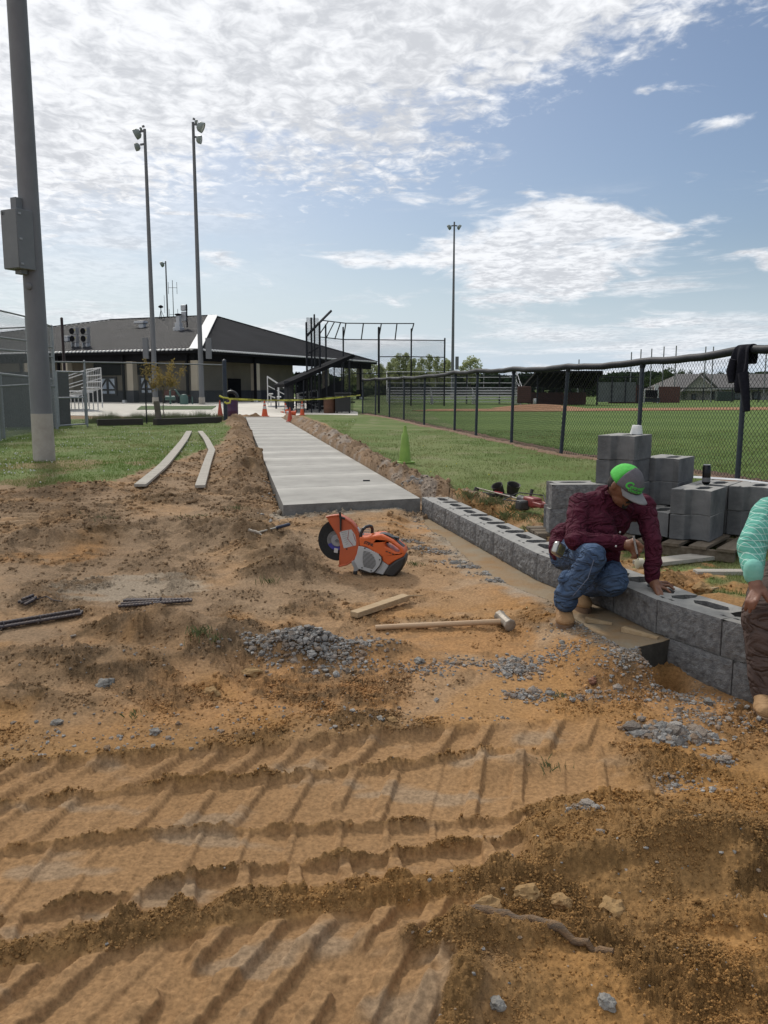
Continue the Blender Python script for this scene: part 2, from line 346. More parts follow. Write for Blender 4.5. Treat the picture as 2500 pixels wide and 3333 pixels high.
def height(x,y,fine=True):
    x=np.asarray(x,float); y=np.asarray(y,float)
    r=np.hypot(x,y)
    zb=np.interp(y,[0,3.4,4.2,5,6.5,7.6,8.6,9.2,10,13,18],[-.37,-.37,-.33,-.27,-.215,-.18,-.12,-.095,-.08,-.04,0.])
    zb=zb-.06*sst(x,1.1,1.9)*sst(y,5.2,4.4)*sst(y,2.5,3.4)
    zb=zb-.10*sst(x,.1,.38)*sst(y,7.4,8.4)*sst(y,9.9,9.5)
    zb=zb-.05*sst(x,0,-4)*sst(y,4,8)*sst(y,14,10)*0
    dL=sdf(x,y,LAWN_L); dR=sdf(x,y,LAWN_R)
    wob=.12*perlin(x*1.3,y*1.3,5)+.07*perlin(x*5,y*5,6)
    wl=sst(dL+wob,.45,-.12); wr=sst(dR+wob,.3,-.1)
    lawn=.012*perlin(x*2,y*2,11)-.09*sst(y,11,6.8)*(x>0)
    z=zb*(1-np.maximum(wl,wr))+lawn*np.maximum(wl,wr)
    bh=inpoly(x,y,BEHIND)
    zbeh=-.09*sst(y,11,6.8)-.05*sst(segdist(x,y,BACK,False),.3,.05)+.03*perlin(x*3,y*3,3)*sst(segdist(x,y,BACK,False),1.,.1)
    z=np.where(bh&(y<9.4),zbeh,z)
    dirt=(1-np.maximum(wl,wr))*(y<40)
    dirt=np.where(bh,np.clip(1.25-segdist(x,y,BACK,False)*1.25+1.1*fbm(x*3,y*3,3,77),0,1),dirt)
    far=sst(r,16,9)
    # mounds
    m=np.zeros_like(z)
    for (cx,cy,rx,ry,h,a) in MW:
        ux=(x-cx); uy=(y-cy)
        q=(ux/rx)**2+(uy/ry)**2
        m+=1.8*h*np.exp(-q*1.1)
    z+=m*(1+.5*perlin(x*6,y*6,21))*np.clip(dirt+.3,0,1)
    # spoil ridge beside the sidewalk, both sides
    dr=segdist(x,y,RIDGE_R,False); right=(x>-6)
    rd=.15*np.exp(-(dr/.28)**2)*(1+.75*perlin(x*3.3,y*3.3,31)+.4*perlin(x*8,y*8,32))*(y>8.7)
    z+=np.maximum(rd,0)
    le=segdist(x,y,[SL,FL],False)
    sl=sdf(x,y,SLAB)
    ld=.09*np.exp(-((le-.42)/.25)**2)*(1+.9*perlin(x*3,y*3,33)+.6*perlin(x*9,y*7,34))*(x<-.9)*(y>10)
    z+=np.maximum(ld,0)*(sl>0)
    z-=.05*np.exp(-(le/.12)**2)*(y>9)
    rough=np.clip(.42+1.1*fbm(x*1.1,y*1.1,3,41)+m*10+.28*sst(x,.3,-.8)*sst(y,4,4.8)+.7*np.exp(-(dr/.5)**2)+.6*np.exp(-((le-.45)/.45)**2)*(y>8.8)+.4*bh,0.10,1)
    # gently terraced compacted clay
    if fine:
        z+=dirt*(.016*fbm(x*1.5,y*2.2,3,51))
        tr=np.zeros_like(z); floor=np.zeros_like(z); crumb=np.zeros_like(z)
        near=(y<4.3)&(y>1.2)&(np.abs(x)<3)
        if near.any():
            xn=x[near]; yn=y[near]
            wv=.010*perlin(xn*4,yn*4,61)+.005*perlin(xn*17,yn*17,62)+.003*perlin(xn*45,yn*45,60)
            yn2=yn+wv
            R0,R1,R2,R3,R4=[np.interp(xn,*RX[k]) for k in('r0','r1','r2','r3','r4')]
            fade=1-.0*xn
            fr=sst(xn,1.25,.75)                # tracks fade to the right
            def ridge(c,w,h,sharp=1.): 
                d=(yn2-c); d=np.where(d<0,d/(w*.38),d/(w*1.5)); return h*np.exp(-np.abs(d)**1.5)
            t=np.zeros_like(xn); fl=np.zeros_like(xn)
            cr=1+.9*fbm(xn*9,yn*9,3,63)
            t+=ridge(R0+.01,.060,.030)*cr*sst(xn,1.3,.7)
            # ledge towards the lower right
            t+=.05*sst(yn2-np.interp(xn,*RX['r0']),-.03,.05)*sst(xn,.35,.75)*sst(yn2-R0,.7,.2)*1.0
            # undulating crust: scalloped edge with period of tread
            sc=.008*np.sin(xn*2*PI/.074)*(.6+.6*perlin(xn*2,yn*0,64))
            t+=ridge(R1+sc,.030,.018)*np.clip(.9+.8*perlin(xn*6,yn*6,65),.5,1.6)*fr
            t+=ridge(R2+sc*.7,.028,.016)*np.clip(.8+.8*perlin(xn*5,yn*5,66),.45,1.6)*fr
            t+=ridge(R3+sc*.6,.030,.018)*np.clip(.8+.8*perlin(xn*5,yn*5,67),.4,1.6)*sst(xn,.9,.3)
            t+=ridge(R4,.05,.014)*(1+.8*perlin(xn*9,yn*9,68))*sst(xn,.7,.1)
            rg=t.copy()
            def lug(ph,sh,a,b,per,w,h,tri=0):
                v=np.clip((yn2-a)/(b-a),0,1); ins=sst(yn2,a-.01,a+.02)*sst(yn2,b+.01,b-.02)
                u=(xn-ph-sh*(yn2-a))/per; k=np.round(u); dd=np.abs(u-k)*per
                jit=.35+.65*(((_h(k,k*0+3,7)&255)/255.)>.18)
                ww=w*(1+tri*(1-v))
                return h*sst(dd,ww,ww*.62)*ins*jit*(1+.35*perlin(xn*24,yn*24,75))*sst(perlin(xn*4.3,yn*4.3,78)+.30*perlin(xn*15,yn*15,79),-.62,-.32), ins
            for (a,b,ph,sh,per,w,h,tri) in ((R0+.04,R1,-.93,-.08,.163,.020,.028,1.6),(R1,R2,-.84,.05,.168,.014,.012,.3),(R2,R3,-1.10,.22,.176,.026,.020,.3),(R3,R4,-1.2,.50,.172,.034,.026,.2)):
                q,i=lug(ph,sh,a,b,per,w,h,tri); t+=q*fr; fl=np.maximum(fl,i*fr)
            # nearest band: broad slanted bars below the berm
            q,i=lug(-1.0,.50,R0-.75,R0-.035,.163,.044,.030,0); f2=sst(xn,.40,.05); t+=q*f2*(1+.3*perlin(xn*9,yn*9,70)); fl=np.maximum(fl,i*f2)
            t0=t.copy()
            # crumbly spoil lines in the near right
            t+=.035*np.exp(-((yn2-(2.12+.15*(xn-.2)))/.05)**2)*sst(xn,-.1,.3)*(1+fbm(xn*8,yn*8,2,71))
            t+=.03*np.exp(-((xn-.12-.25*(yn2-1.6))/.05)**2)*sst(yn2,2.25,2.05)*(1+fbm(xn*8,yn*8,2,72))
            near_clean=sst(yn,4.2,3.6)
            rg=rg+(t-t0)
            tr[near]=t*near_clean; fl=fl*(1-sst(rg,.008,.02)); floor[near]=fl*near_clean; crumb[near]=sst(rg+.006*perlin(xn*9,yn*9,76),.003,.016)*near_clean
            tr[near]-=.02*fl*near_clean; tr[near]+=.010*np.abs(fbm(xn*9,yn*9,4,88,.65))*near_clean
        z+=tr
        # second set of prints, upper left
        s=((x*.35+y*.94)); band=sst(np.abs(x+3.2+.25*(y-8)),.75,.55)*sst(y,6.9,7.3)*sst(y,9.6,9.0)
        z+=band*.022*sst(np.abs(((y+.12*np.abs(x+3.2)+.04*perlin(x*3,y*3,73))/.19)%1-.5),.28,.12)
        ccl=sst(fbm(x*2.3,y*2.3,3,86)+.25*fbm(x*8,y*8,2,87),-.12,.16); lo=np.clip(rough*(.35+.9*ccl)-.85*floor,0.03,1)*dirt; lo=np.maximum(lo,crumb*.62*dirt); lo=np.clip(lo,0,1)
        near8=sst(r,32,14)
        z+=np.abs(fbm(x*4.2,y*6.5,4,92,.6))*.060*rough*dirt*sst(y,4.2,5.5)*near8*sst(fbm(x*.9,y*1.4,2,93)+m*6,-.15,.2)
        fine_n=(np.abs(fbm(x*12,y*12,3,81,.6))*.060+np.abs(fbm(x*38,y*38,3,85,.7))*.042)
        z+=fine_n*lo*near8
        z+=(.0035*fbm(x*26,y*26,3,83)+.004*np.maximum(0,perlin(x*4,y*22,84)))*dirt*near8
        # grass clumpy turf
        z+=(1-dirt)*(.008*fbm(x*9,y*9,2,90))*sst(r,30,12)
    else: lo=dirt; floor=0*dirt
    # footing, slab and blocks need room
    under=sst(sl,.03,-.02); z=z*(1-under)+(-.35)*under
    ff=FOOT_OUT+[FOOT_END]+list(reversed(BACK[:13]))
    fo=sdf(x,y,ff)
    z=np.where(fo<-.03,np.minimum(z,-.26),z)
    edge=sst(fo,.45,.06)*(fo>0)*(y<8.6)*(x<WX)*sst(y,4.0,4.2)*(x<1.40); z=z*(1-edge)+(-.2005+.10*(z+.25)*.3)*edge
    # pit at the step in the footing
    pc=G(2110,2150,-.33); q=np.hypot((x-1.52)/.17,(y-4.36)/.16); z-=.20*np.exp(-q**2*1.4)*sst(fo,.0,.09)*sst(x,1.28,1.46)
    wn=segdist(x,y,BACK,False); wn2=segdist(x,y,WALLLINE,False)
    z=np.where((np.minimum(wn,wn2)<.06)&(y<4.6)&bh,np.minimum(z,-.14),z)
    return z,dirt,lo,floor,m
# ------------------------------------------------------------------ ground: one closed disc of terrain, finer where the picture needs it
def radii():
    r=[.4,.8,1.1,1.3,1.45]; 
    while r[-1]<900:
        q=r[-1]; d=max(.0045,q*q/1000*1.5) if q<4 else .024 if q<12 else q*.0045 if q<45 else q*.03
        if q<1.7: d=.05
        r.append(q+min(d,q*.06))
    return np.array(r)
rr=radii()
a1=np.arange(-31,31.01,.095); a0=np.concatenate([a1,np.arange(34,326,6.)])
ang_=np.radians(a0); nr,na=len(rr),len(ang_)
RR,AA=np.meshgrid(rr,ang_,indexing='ij'); GX=(RR*np.sin(AA)).ravel(); GY=(RR*np.cos(AA)).ravel()
GZ,DIRT,LO,FLOOR,MND=height(GX,GY)
co=np.stack([GX,GY,GZ],1); co=np.vstack([co,[[0,0,-.37]]])
i=np.arange(nr-1)[:,None]*na; j=np.arange(na)[None,:]; j2=(j+1)%na
quads=np.stack([i+j,i+na+j,i+na+j2,i+j2],-1).reshape(-1,4)[:, ::-1]
tris=np.stack([np.full(na,nr*na),np.arange(na),(np.arange(na)+1)%na],1)[:, ::-1]
me=bpy.data.meshes.new('ground'); me.vertices.add(len(co)); me.vertices.foreach_set('co',co.ravel())
nl=quads.size+tris.size; me.loops.add(nl); me.loops.foreach_set('vertex_index',np.concatenate([quads.ravel(),tris.ravel()]).astype(np.int32))
me.polygons.add(len(quads)+len(tris)); 
st=np.concatenate([np.arange(len(quads))*4,len(quads)*4+np.arange(len(tris))*3]).astype(np.int32); me.polygons.foreach_set('loop_start',st)
me.update(calc_edges=True); me.shade_smooth(); print('GROUND tris',2*len(quads))
def mixv(a,b,t): return a*(1-t[:,None])+np.array(b)[None,:]*t[:,None]
def soil_color(x,y,DIRT,LO,FLOOR,MND):
    # soil colours (pigment of the soil itself: clay, topsoil, sand, cement dust)
    col=np.tile(np.array([.330,.208,.112]),(len(x),1))
    big=fbm(x*.55,y*.55,3,101); med=fbm(x*1.8,y*2.6,4,102); fin=fbm(x*9,y*12,3,103)
    col=mixv(col,(.375,.200,.080),sst(big+.35*med+.30*sst(x,-.8,1.4)*sst(y,7,5)-.12*sst(y,4,6)*sst(x,0,-1.5),.0,.30)*.8)       # orange clay
    col=mixv(col,(.370,.262,.165),sst(med-.15*big,.05,.34)*sst(y,3.7,4.6)*.7)                      # pale dry skin
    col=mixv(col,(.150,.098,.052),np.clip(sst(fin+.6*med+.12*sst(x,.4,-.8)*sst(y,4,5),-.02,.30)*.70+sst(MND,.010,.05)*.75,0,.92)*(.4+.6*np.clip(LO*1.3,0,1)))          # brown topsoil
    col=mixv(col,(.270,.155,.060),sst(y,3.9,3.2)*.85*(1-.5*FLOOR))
    col=mixv(col,(.36,.19,.065),sst(fbm(x*1.4,y*1.4,3,130)+.35*sst(x,.0,1.2),.12,.38)*.55*sst(y,6,5))
    col=mixv(col,(.235,.138,.052),sst(LO,.25,.8)*sst(y,4.2,3.6)*.2)
    col=mixv(col,(.300,.178,.085),FLOOR*.85)
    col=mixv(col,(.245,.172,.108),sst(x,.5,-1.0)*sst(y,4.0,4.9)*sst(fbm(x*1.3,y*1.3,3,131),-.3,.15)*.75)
    gs=sst(fbm(x*2.2,y*5,3,106),.12,.35); col=mixv(col,(.29,.235,.17),FLOOR*gs*.45)
    q=G(430,1925,-.26); wet=np.exp(-(((x-q.x)/.75)**2+((y-q.y)/.42)**2)); col=mixv(col,(.33,.27,.20),sst(wet+.6*fbm(x*3,y*8,4,107),.45,.75)*.85)
    # cement dust by the sidewalk front and along the footing
    de=segdist(x,y,[SL,SRt],False)*(1); col=mixv(col,(.30,.27,.22),sst(de+.2*fbm(x*5,y*5,3,108),.22,.02)*.8*(y<9.7))
    dfo=segdist(x,y,FOOT_OUT,False); col=mixv(col,(.30,.27,.22),sst(dfo+.25*fbm(x*6,y*6,3,109),.2,-.05)*.7)
    drr=segdist(x,y,RIDGE_R,False); col=mixv(col,(.25,.175,.115),sst(drr,.6,.2)*(y>8.8)*.8)
    col=mixv(col,(.20,.125,.070),sst(segdist(x,y,[SL,FL],False)+.3*fbm(x*3,y*2,3,140),1.0,.4)*(y>9)*sst(fbm(x*2,y*1.2,3,141),-.2,.2)*.6)
    col=mixv(col,(.36,.32,.28),sst(fbm(x*3,y*1.6,3,112)-drr*.5,.0,.2)*(y>9)*sst(sdf(x,y,SLAB),.8,.3)*(x>-5)*.6)
    bh=inpoly(x,y,BEHIND); col=np.where((bh&(x>0))[:,None],mixv(col,(.30,.175,.075),sst(fbm(x*2,y*2,2,113),-.1,.2)),col)
    gnd=1-DIRT
    gc=np.tile(np.array([.105,.150,.040]),(len(x),1)); 
    gc=mixv(gc,(.150,.180,.065),sst(fbm(x*.5,y*.5,4,120),-.1,.3)); gc=mixv(gc,(.205,.20,.105),sst(fbm(x*1.2,y*.8,4,121),.12,.42)*.7)
    gc=mixv(gc,(.21,.145,.08),sst(fbm(x*1.6,y*1.1,4,122)-sst(sdf(x,y,LAWN_L),-.2,-2.2)*.4,.0,.25)*(x<-3)*(y<14.5)*.75)
    stripe=sst(np.sin((x*.30+y*.95)*2*PI/7.),-.2,.2)*(x>(5.9-.16*y+0*x))*(y>9)
    gc=mixv(gc,(.105,.165,.036),np.clip((x>1.3+.9)*1.,0,1)*(x>6.0-.17*y)*.9); gc=mixv(gc,(.080,.135,.028),stripe*(x>6.0-.17*y)*.6)
    gc=mixv(gc,(.17,.14,.07),sst(fbm(x*2,y*2,3,123),.0,.3)*bh*.55)
    pd=np.hypot(x+5.2,(y-13.2)/1.0); gc=mixv(gc,(.24,.165,.09),sst(pd+.5*fbm(x*1.5,y*1.5,2,124),1.1,.6)*.75)
    gt=sst(gnd+.25*fin,.35,.65); col=col*(1-gt[:,None])+gc*gt[:,None]
    return col
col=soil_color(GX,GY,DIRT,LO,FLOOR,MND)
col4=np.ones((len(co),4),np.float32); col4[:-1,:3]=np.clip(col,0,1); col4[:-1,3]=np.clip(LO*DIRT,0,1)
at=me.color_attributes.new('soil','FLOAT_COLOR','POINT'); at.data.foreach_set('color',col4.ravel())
ground=bpy.data.objects.new('ground',me); COL.objects.link(ground); ground['kind']='structure'
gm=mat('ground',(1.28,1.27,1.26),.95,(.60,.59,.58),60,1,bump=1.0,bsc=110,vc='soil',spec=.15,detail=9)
for n_ in gm.node_tree.nodes:
    if n_.type=='BUMP':
        n_.inputs['Distance'].default_value=.016; at_=[q for q in gm.node_tree.nodes if q.type=='ATTRIBUTE'][0]
        gm.node_tree.links.new(mth('ADD',mth('MULTIPLY',at_.outputs['Alpha'],1.1,tree=gm.node_tree),.10,tree=gm.node_tree),n_.inputs['Strength'])
    if n_.type=='TEX_NOISE': n_.inputs['Detail'].default_value=9; n_.inputs['Roughness'].default_value=.68
me.materials.append(gm)
def gz(x,y):
    z=height(np.array([x,]),np.array([y,]))[0]; return float(z[0])
def on(px,py,z0=-.25,dz=0):
    z=z0
    for _ in range(5):
        q=G(px,py,z); z=.5*z+.5*gz(q.x,q.y)
    q=G(px,py,z); return Vector((q.x,q.y,gz(q.x,q.y)+dz))

# ------------------------------------------------------------------ sidewalk
m_conc=mat('concrete_walk',(.50,.485,.45),.85,(.39,.375,.34),3.5,1,bump=.25,bsc=90,spec=.25)
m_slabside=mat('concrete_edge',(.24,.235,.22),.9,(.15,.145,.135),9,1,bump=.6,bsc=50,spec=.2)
def slabz(p,z): return (p[0],p[1],z)
sw=thing('sidewalk','long freshly poured grey concrete walk running back to the pavilion','sidewalk'); del sw['category']; del sw['label']; sw['kind']='structure'
nseg=18
m_walk=mat('concrete_walk_banded',(1.0,.97,.90),.85,(.80,.775,.72),3.5,1,bump=.25,bsc=90,spec=.25,vc='finish')
def lerp2(a,b,t): return (a[0]+(b[0]-a[0])*t,a[1]+(b[1]-a[1])*t)
rj=random.Random(4)
for k in range(nseg):
    t0=k/nseg; t1=(k+1)/nseg
    L_=(Vector(FL)-Vector(SL)).length; g_=.006/L_
    if k: t0+=g_
    t1-=g_
    rows=10; nx=6; vs=[];fs=[];cl_=[]
    up_=rj.uniform(.25,.55); wd_=rj.uniform(.18,.34)
    for r_ in range(rows+1):
        u=r_/rows; t_=t0+(t1-t0)*u
        for c_ in range(nx+1):
            q=lerp2(lerp2(SL,FL,t_),lerp2(SRt,FR,t_),c_/nx); ed=(r_ in(0,rows)) or (c_ in(0,nx))
            vs.append((q[0],q[1],-.006 if ed else 0)); b_=math.exp(-((u-.93)/wd_)**2)*up_+.5*up_*math.exp(-((u-.03)/.1)**2); e_=.345*(1+1.25*b_*(.8+.4*mnoise.noise(Vector((q[0]*2,q[1]*3,1))))+.10*mnoise.noise(Vector((q[0]*1.2,q[1]*6,4))))
            cl_.append((e_,e_*.99,e_*.97,1))
    for r_ in range(rows):
        for c_ in range(nx): a=r_*(nx+1)+c_; fs.append((a,a+1,a+nx+2,a+nx+1))
    rim=[c_ for c_ in range(nx+1)]+[r_*(nx+1)+nx for r_ in range(1,rows+1)]+[rows*(nx+1)+c_ for c_ in range(nx-1,-1,-1)]+[r_*(nx+1) for r_ in range(rows-1,0,-1)]
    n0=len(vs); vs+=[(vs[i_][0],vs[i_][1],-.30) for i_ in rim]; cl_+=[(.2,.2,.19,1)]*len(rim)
    for i_ in range(len(rim)): fs.append((rim[i_],n0+i_,n0+(i_+1)%len(rim),rim[(i_+1)%len(rim)]))
    me_=bpy.data.meshes.new('concrete_panel'); me_.from_pydata(vs,[],fs); at_=me_.color_attributes.new('finish','FLOAT_COLOR','POINT'); at_.data.foreach_set('color',np.array(cl_,np.float32).ravel())
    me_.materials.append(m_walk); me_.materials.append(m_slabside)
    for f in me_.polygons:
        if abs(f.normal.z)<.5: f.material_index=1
    o=obj('concrete_panel',me_,None,sw)
for k in range(1,nseg):
    a=lerp2(SL,FL,k/nseg); b=lerp2(SRt,FR,k/nseg); MB().beam((a[0],a[1],-.03),(b[0],b[1],-.03),.02,.02).build('joint_filler',m_slabside,sw)
# ------------------------------------------------------------------ patio and other flush sheets
def sheet(name,pts,z,m,kind='structure',th=None):
    mb=MB()
    if th: mb.prism(pts,z-th,z)
    else:
        tri=mgeo.tessellate_polygon([[Vector((p[0],p[1],0)) for p in pts]]); mb.add([(p[0],p[1],z) for p in pts],[tuple(t) for t in tri])
    o=mb.build(name,m); o['kind']=kind; return o
m_patio=mat('patio',(.66,.62,.55),.9,(.54,.505,.44),.8,1,spec=.2)
e0=G(-300,1372,0); 
PAT=[(-16.5,29.5),(-10.5,30.5),(-6.9,34.4),(-6.30,37.3),(-4.0,37.3),(-4.0,39.0),(.6,41.2),(1.2,46),(3,75),(-4,110),(-60,110),(-60,48)]
PAT=[g2(-900,1352),g2(190,1352),g2(420,1357),g2(700,1355),g2(792,1360),(FL[0]-.1,FL[1]-.02),(FR[0]+.1,FR[1]-.02),(-3.6,38.6),g2(1165,1352),g2(1165,1342),(-1.6,44),(-4,60),(-8,110),(-70,110),(-70,35)]
sheet('patio_pavement',PAT,.018,m_patio,th=.12)
isl=sheet('grass_island',[g2(445,1332,.05),g2(690,1331,.05),g2(704,1321,.05),g2(460,1321,.05)],.05,mat('island_grass',(.085,.13,.035),1,(.05,.085,.02),3,1),th=.06)
m_infield=mat('infield',(.34,.19,.11),.95,(.29,.16,.09),.6,1,spec=.1)
sheet('infield_dirt',[(1.5,44.5),(8,43.5),(18,46),(30,47.5),(60,48),(60,56),(28,54),(14,50),(9,49),(3,48)],.03,m_infield,th=.05)
mm=MB(); c=G(1725,1325,0); mm.lathe((c.x,51.,0),[(2.9,.0),(2.1,.10),(1.2,.20),(.5,.24),(.01,.25)],32,cap=False)
o=mm.build('pitching_mound',m_infield,smooth=True); o['kind']='structure'
m_bareline=mat('bare_soil',(.22,.13,.08),.98,(.15,.095,.06),6,1,bump=.8,bsc=30)

# ------------------------------------------------------------------ retaining wall
m_block=mat('split_block_shaded',(.25,.247,.243),.95,(.11,.11,.113),30,1,bump=1,bsc=130,spec=.15,detail=8)  # shade on the wall faces is put into this darker colour
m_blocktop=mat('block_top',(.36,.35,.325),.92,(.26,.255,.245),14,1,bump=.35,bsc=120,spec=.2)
BW,BD,BH=.457,.305,.2
def block_mesh(seed,rough=1.):
    w=BW/2-.0025
    out=[(-w,.014),(w,.014),(w,.115),(.165,.150),(.165,.245),(.195,BD),(-.195,BD),(-.165,.245),(-.165,.150),(-w,.115)]
    hexh=[(-.128,.190),(-.075,.142),(.075,.142),(.128,.190),(.075,.238),(-.075,.238)][::-1]
    pins=[[(s*.185-.028,.075),(s*.185+.012,.067),(s*.185+.028,.080),(s*.185-.012,.090)][::-1] for s in(-1,1)]
    mb=MB(); mb.prism(out,-BH+.002,0,None,[hexh]+pins)
    nx,nz_=26,12; vs=[];fs=[]
    for b in range(nz_+1):
        for a in range(nx+1):
            X=-w+2*w*a/nx; Z=(-BH+.002)+(BH-.002)*b/nz_
            ed=min(a,nx-a,2)/2*min(b,nz_-b,2)/2
            d=.014-rough*ed*(.010+.010*mnoise.noise(Vector((X*13+seed*9,Z*13,seed)))+.006*mnoise.noise(Vector((X*45,Z*45+seed,0))))
            vs.append((X,d,Z))
    for b in range(nz_):
        for a in range(nx):
            i_=b*(nx+1)+a; fs.append((i_,i_+1,i_+nx+2,i_+nx+1))
    mb.add(vs,fs)
    me=bpy.data.meshes.new('wall_block'); me.from_pydata(mb.v,[],mb.f); bm=bmesh.new(); bm.from_mesh(me); bmesh.ops.remove_doubles(bm,verts=bm.verts,dist=.0001); bmesh.ops.recalc_face_normals(bm,faces=bm.faces); bm.to_mesh(me); bm.free()
    me.materials.append(m_block); me.materials.append(m_blocktop)
    for f in me.polygons:
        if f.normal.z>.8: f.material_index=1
    return me
BM=[block_mesh(s) for s in range(5)]
wall=thing('retaining_wall','low grey split face block wall curving forward from the walk end','wall',(0,0,0))
for k in range(len(JOINTS)-1):
    a=Vector(JOINTS[k]); b=Vector(JOINTS[k+1]); d=b-a; o=obj('block',BM[k%5],None,wall); mid=(a+b)/2
    o.location=(mid.x,mid.y,random.uniform(-.002,.002)); o.rotation_euler=(0,0,math.atan2(d.y,d.x)+R(random.uniform(-.5,.5))); o.scale=((d.length-.004)/BW,1,1)
lowJ=[]
dirn=(Vector(JOINTS[11])-Vector(JOINTS[10])).normalized()
st_=Vector(K2)+dirn*.06
pp=[st_]
for k in range(4):
    tgt=Vector(JOINTS[min(11+k,14)]); nx_=Vector(JOINTS[min(12+k,14)]) if 12+k<=14 else tgt+dirn
    q=tgt.lerp(nx_,.17); pp.append(q)
for k in range(len(pp)-1):
    a=pp[k]; b=pp[k+1]; d=b-a; o=obj('block',BM[(k*2+1)%5],None,wall); mid=(a+b)/2
    o.location=(mid.x,mid.y,-BH-.002); o.rotation_euler=(0,0,math.atan2(d.y,d.x)); o.scale=((d.length-.004)/BW,1,1)
# footing under the upper course
fo_pts=FOOT_OUT+[FOOT_END]+[tuple(Vector(q)) for q in reversed(BACK[:11])]
m_foot=mat('footing',(.255,.215,.155),.92,(.25,.155,.075),4,1,bump=.7,bsc=40,spec=.2)
ft=MB().prism(fo_pts,-.60,-.203).build('footing',m_foot); ft.data.materials.append(mat('footing_side_shaded',(.09,.085,.075),.95,(.05,.048,.042),9,1,bump=.8,bsc=30,spec=.1))  # side colour darkened for shade and wet concrete
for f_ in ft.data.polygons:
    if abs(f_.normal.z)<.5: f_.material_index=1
ft['kind']='structure'
# ------------------------------------------------------------------ chain link
m_blk=mat('black_vinyl',(.010,.011,.015),.6,(.018,.02,.026),20,1,spec=.25)
m_bluepost=mat('dark_blue_post',(.022,.030,.050),.5,(.04,.048,.065),14,1,spec=.4)
m_galv=mat('galvanised',(.36,.37,.38),.5,(.27,.28,.30),9,1,metal=.35,spec=.4)
m_galvd=mat('galvanised_wire',(.20,.21,.215),.6,(.14,.15,.155),9,1,spec=.3)
_cl={}
def chain_mesh(Lx,H,pitch=.054,r=.0022,wavy=0.0):
    key=(round(Lx,2),round(H,2),pitch,r)
    if key in _cl: return _cl[key]
    mb=MB(); vs=[];fs=[]
    def seg(a,b,oy):
        d=Vector((b[0]-a[0],0,b[1]-a[1])); l=d.length
        if l<.01: return
        d.normalize(); n=Vector((-d.z,0,d.x)); y=Vector((0,1,0)); o=len(vs)
        for p in(a,b):
            P=Vector((p[0],oy,p[1]))
            for k in range(3):
                t=2*PI*k/3; vs.append(tuple(P+n*r*math.cos(t)+y*r*math.sin(t)))
        for k in range(3): fs.append((o+k,o+(k+1)%3,o+3+(k+1)%3,o+3+k))
    # diamonds taller than wide; wires run corner to corner
    s=1.15
    n=int((Lx+H)/ (pitch*1.2))+2; step=pitch*1.25
    k=-int(H/s/step)-1
    while k*step<Lx:
        x0=k*step                        # rising line z=(x-x0)*s
        xa=max(0,x0); xb=min(Lx,x0+H/s)
        if xb>xa:
            seg((xa,(xa-x0)*s),(xb,(xb-x0)*s),.002)
            seg((Lx-xa,(xa-x0)*s),(Lx-xb,(xb-x0)*s),-.002)
        k+=1
    me=bpy.data.meshes.new('wire_mesh'); me.from_pydata(vs,[],fs); _cl[key]=me; return me
def place_mesh(a,b,z0,z1a,parent,m,pitch=.054,r=.0022,z1b=None,name='wire_mesh'):
    a=Vector(a[:2]);b=Vector(b[:2]); d=b-a; Ln=d.length
    Lr=max(round(Ln*2)/2,.5); Hh=z1a-z0; Hr=round(Hh*4)/4
    me=chain_mesh(Lr,Hr,pitch,r); 
    o=obj(name,me,m,parent); o.location=(a.x,a.y,z0); o.rotation_euler=(0,0,math.atan2(d.y,d.x)); 
    o.scale=(Ln/Lr,1,Hh/Hr); return o
def post(mb_or_none,p,z0,z1,r,m,parent,cap=True,lean=(0,0),name='post',n=10):
    mb=MB(); mb.tube([(p[0],p[1],z0),(p[0]+lean[0],p[1]+lean[1],z1)],r,n)
    if cap: mb.ball((p[0]+lean[0],p[1]+lean[1],z1),r*1.15,1)
    return mb.build(name,m,parent,smooth=True)
# ---- outfield fence to the right, padded top rail
posts=[(1000,1345),(1042,1347),(1086,1349),(1140,1352),(1222,1353),(1267,1359),(1314,1371),(1380,1386),(1479,1404),(1549,1421),(1664,1444),(1823,1479)]
fp=[G(a,b,-.0) for a,b in posts]
fp=[G(1180,1347,0),G(1222,1353,0),G(1267,1360,0),G(1314,1370,0),G(1380,1386,0),G(1479,1404,0),G(1549,1421,0),G(1664,1444,0),G(1823,1479,0)]
dF=(fp[-1]-fp[-3]).normalized()
fp.append(Vector((4.05,13.25,0))); fp.append(Vector((4.62,10.80,-.05))); fp.append(Vector((5.25,8.15,-.08))); fp.append(Vector((5.9,5.4,-.1)))
tops=[1236,1233,1231,1229,1225,1212,1206,1201,1193,1176,1137,None,None]
fen=thing('chain_link_fence','long black chain link fence with padded top rail beside the ball field','fence')
tp=[]
for q,t,px in zip(fp,tops,[1180,1222,1267,1314,1380,1479,1549,1669,1845,2073,2395,0,0]):
    h=V(px,t,q.y).z if t else 1.70
    tp.append(Vector((q.x+(.10 if px in(1845,) else .02),q.y,h)))
for k,(a,b) in enumerate(zip(fp,tp)):
    mb=MB(); mb.tube([(a.x,a.y,-.3),(b.x,b.y,b.z-.02)],.034,10); mb.build('post',m_bluepost,fen,smooth=True)
for k in range(len(fp)-1):
    a,b=fp[k],fp[k+1]
    o=place_mesh(a,b,-.02 if a.y>11 else -.06,min(tp[k].z,tp[k+1].z)-.03,fen,m_blk,r=.0027 if a.y<20 else .0022)
pts=[];
for k in range(len(tp)-1):
    for s in range(8):
        t=s/8; q=tp[k].lerp(tp[k+1],t); q=q+Vector((0,0,-.035*math.sin(PI*t)+.006*math.sin(k*9+s*2.2))); pts.append(q)
pts.append(tp[-1])
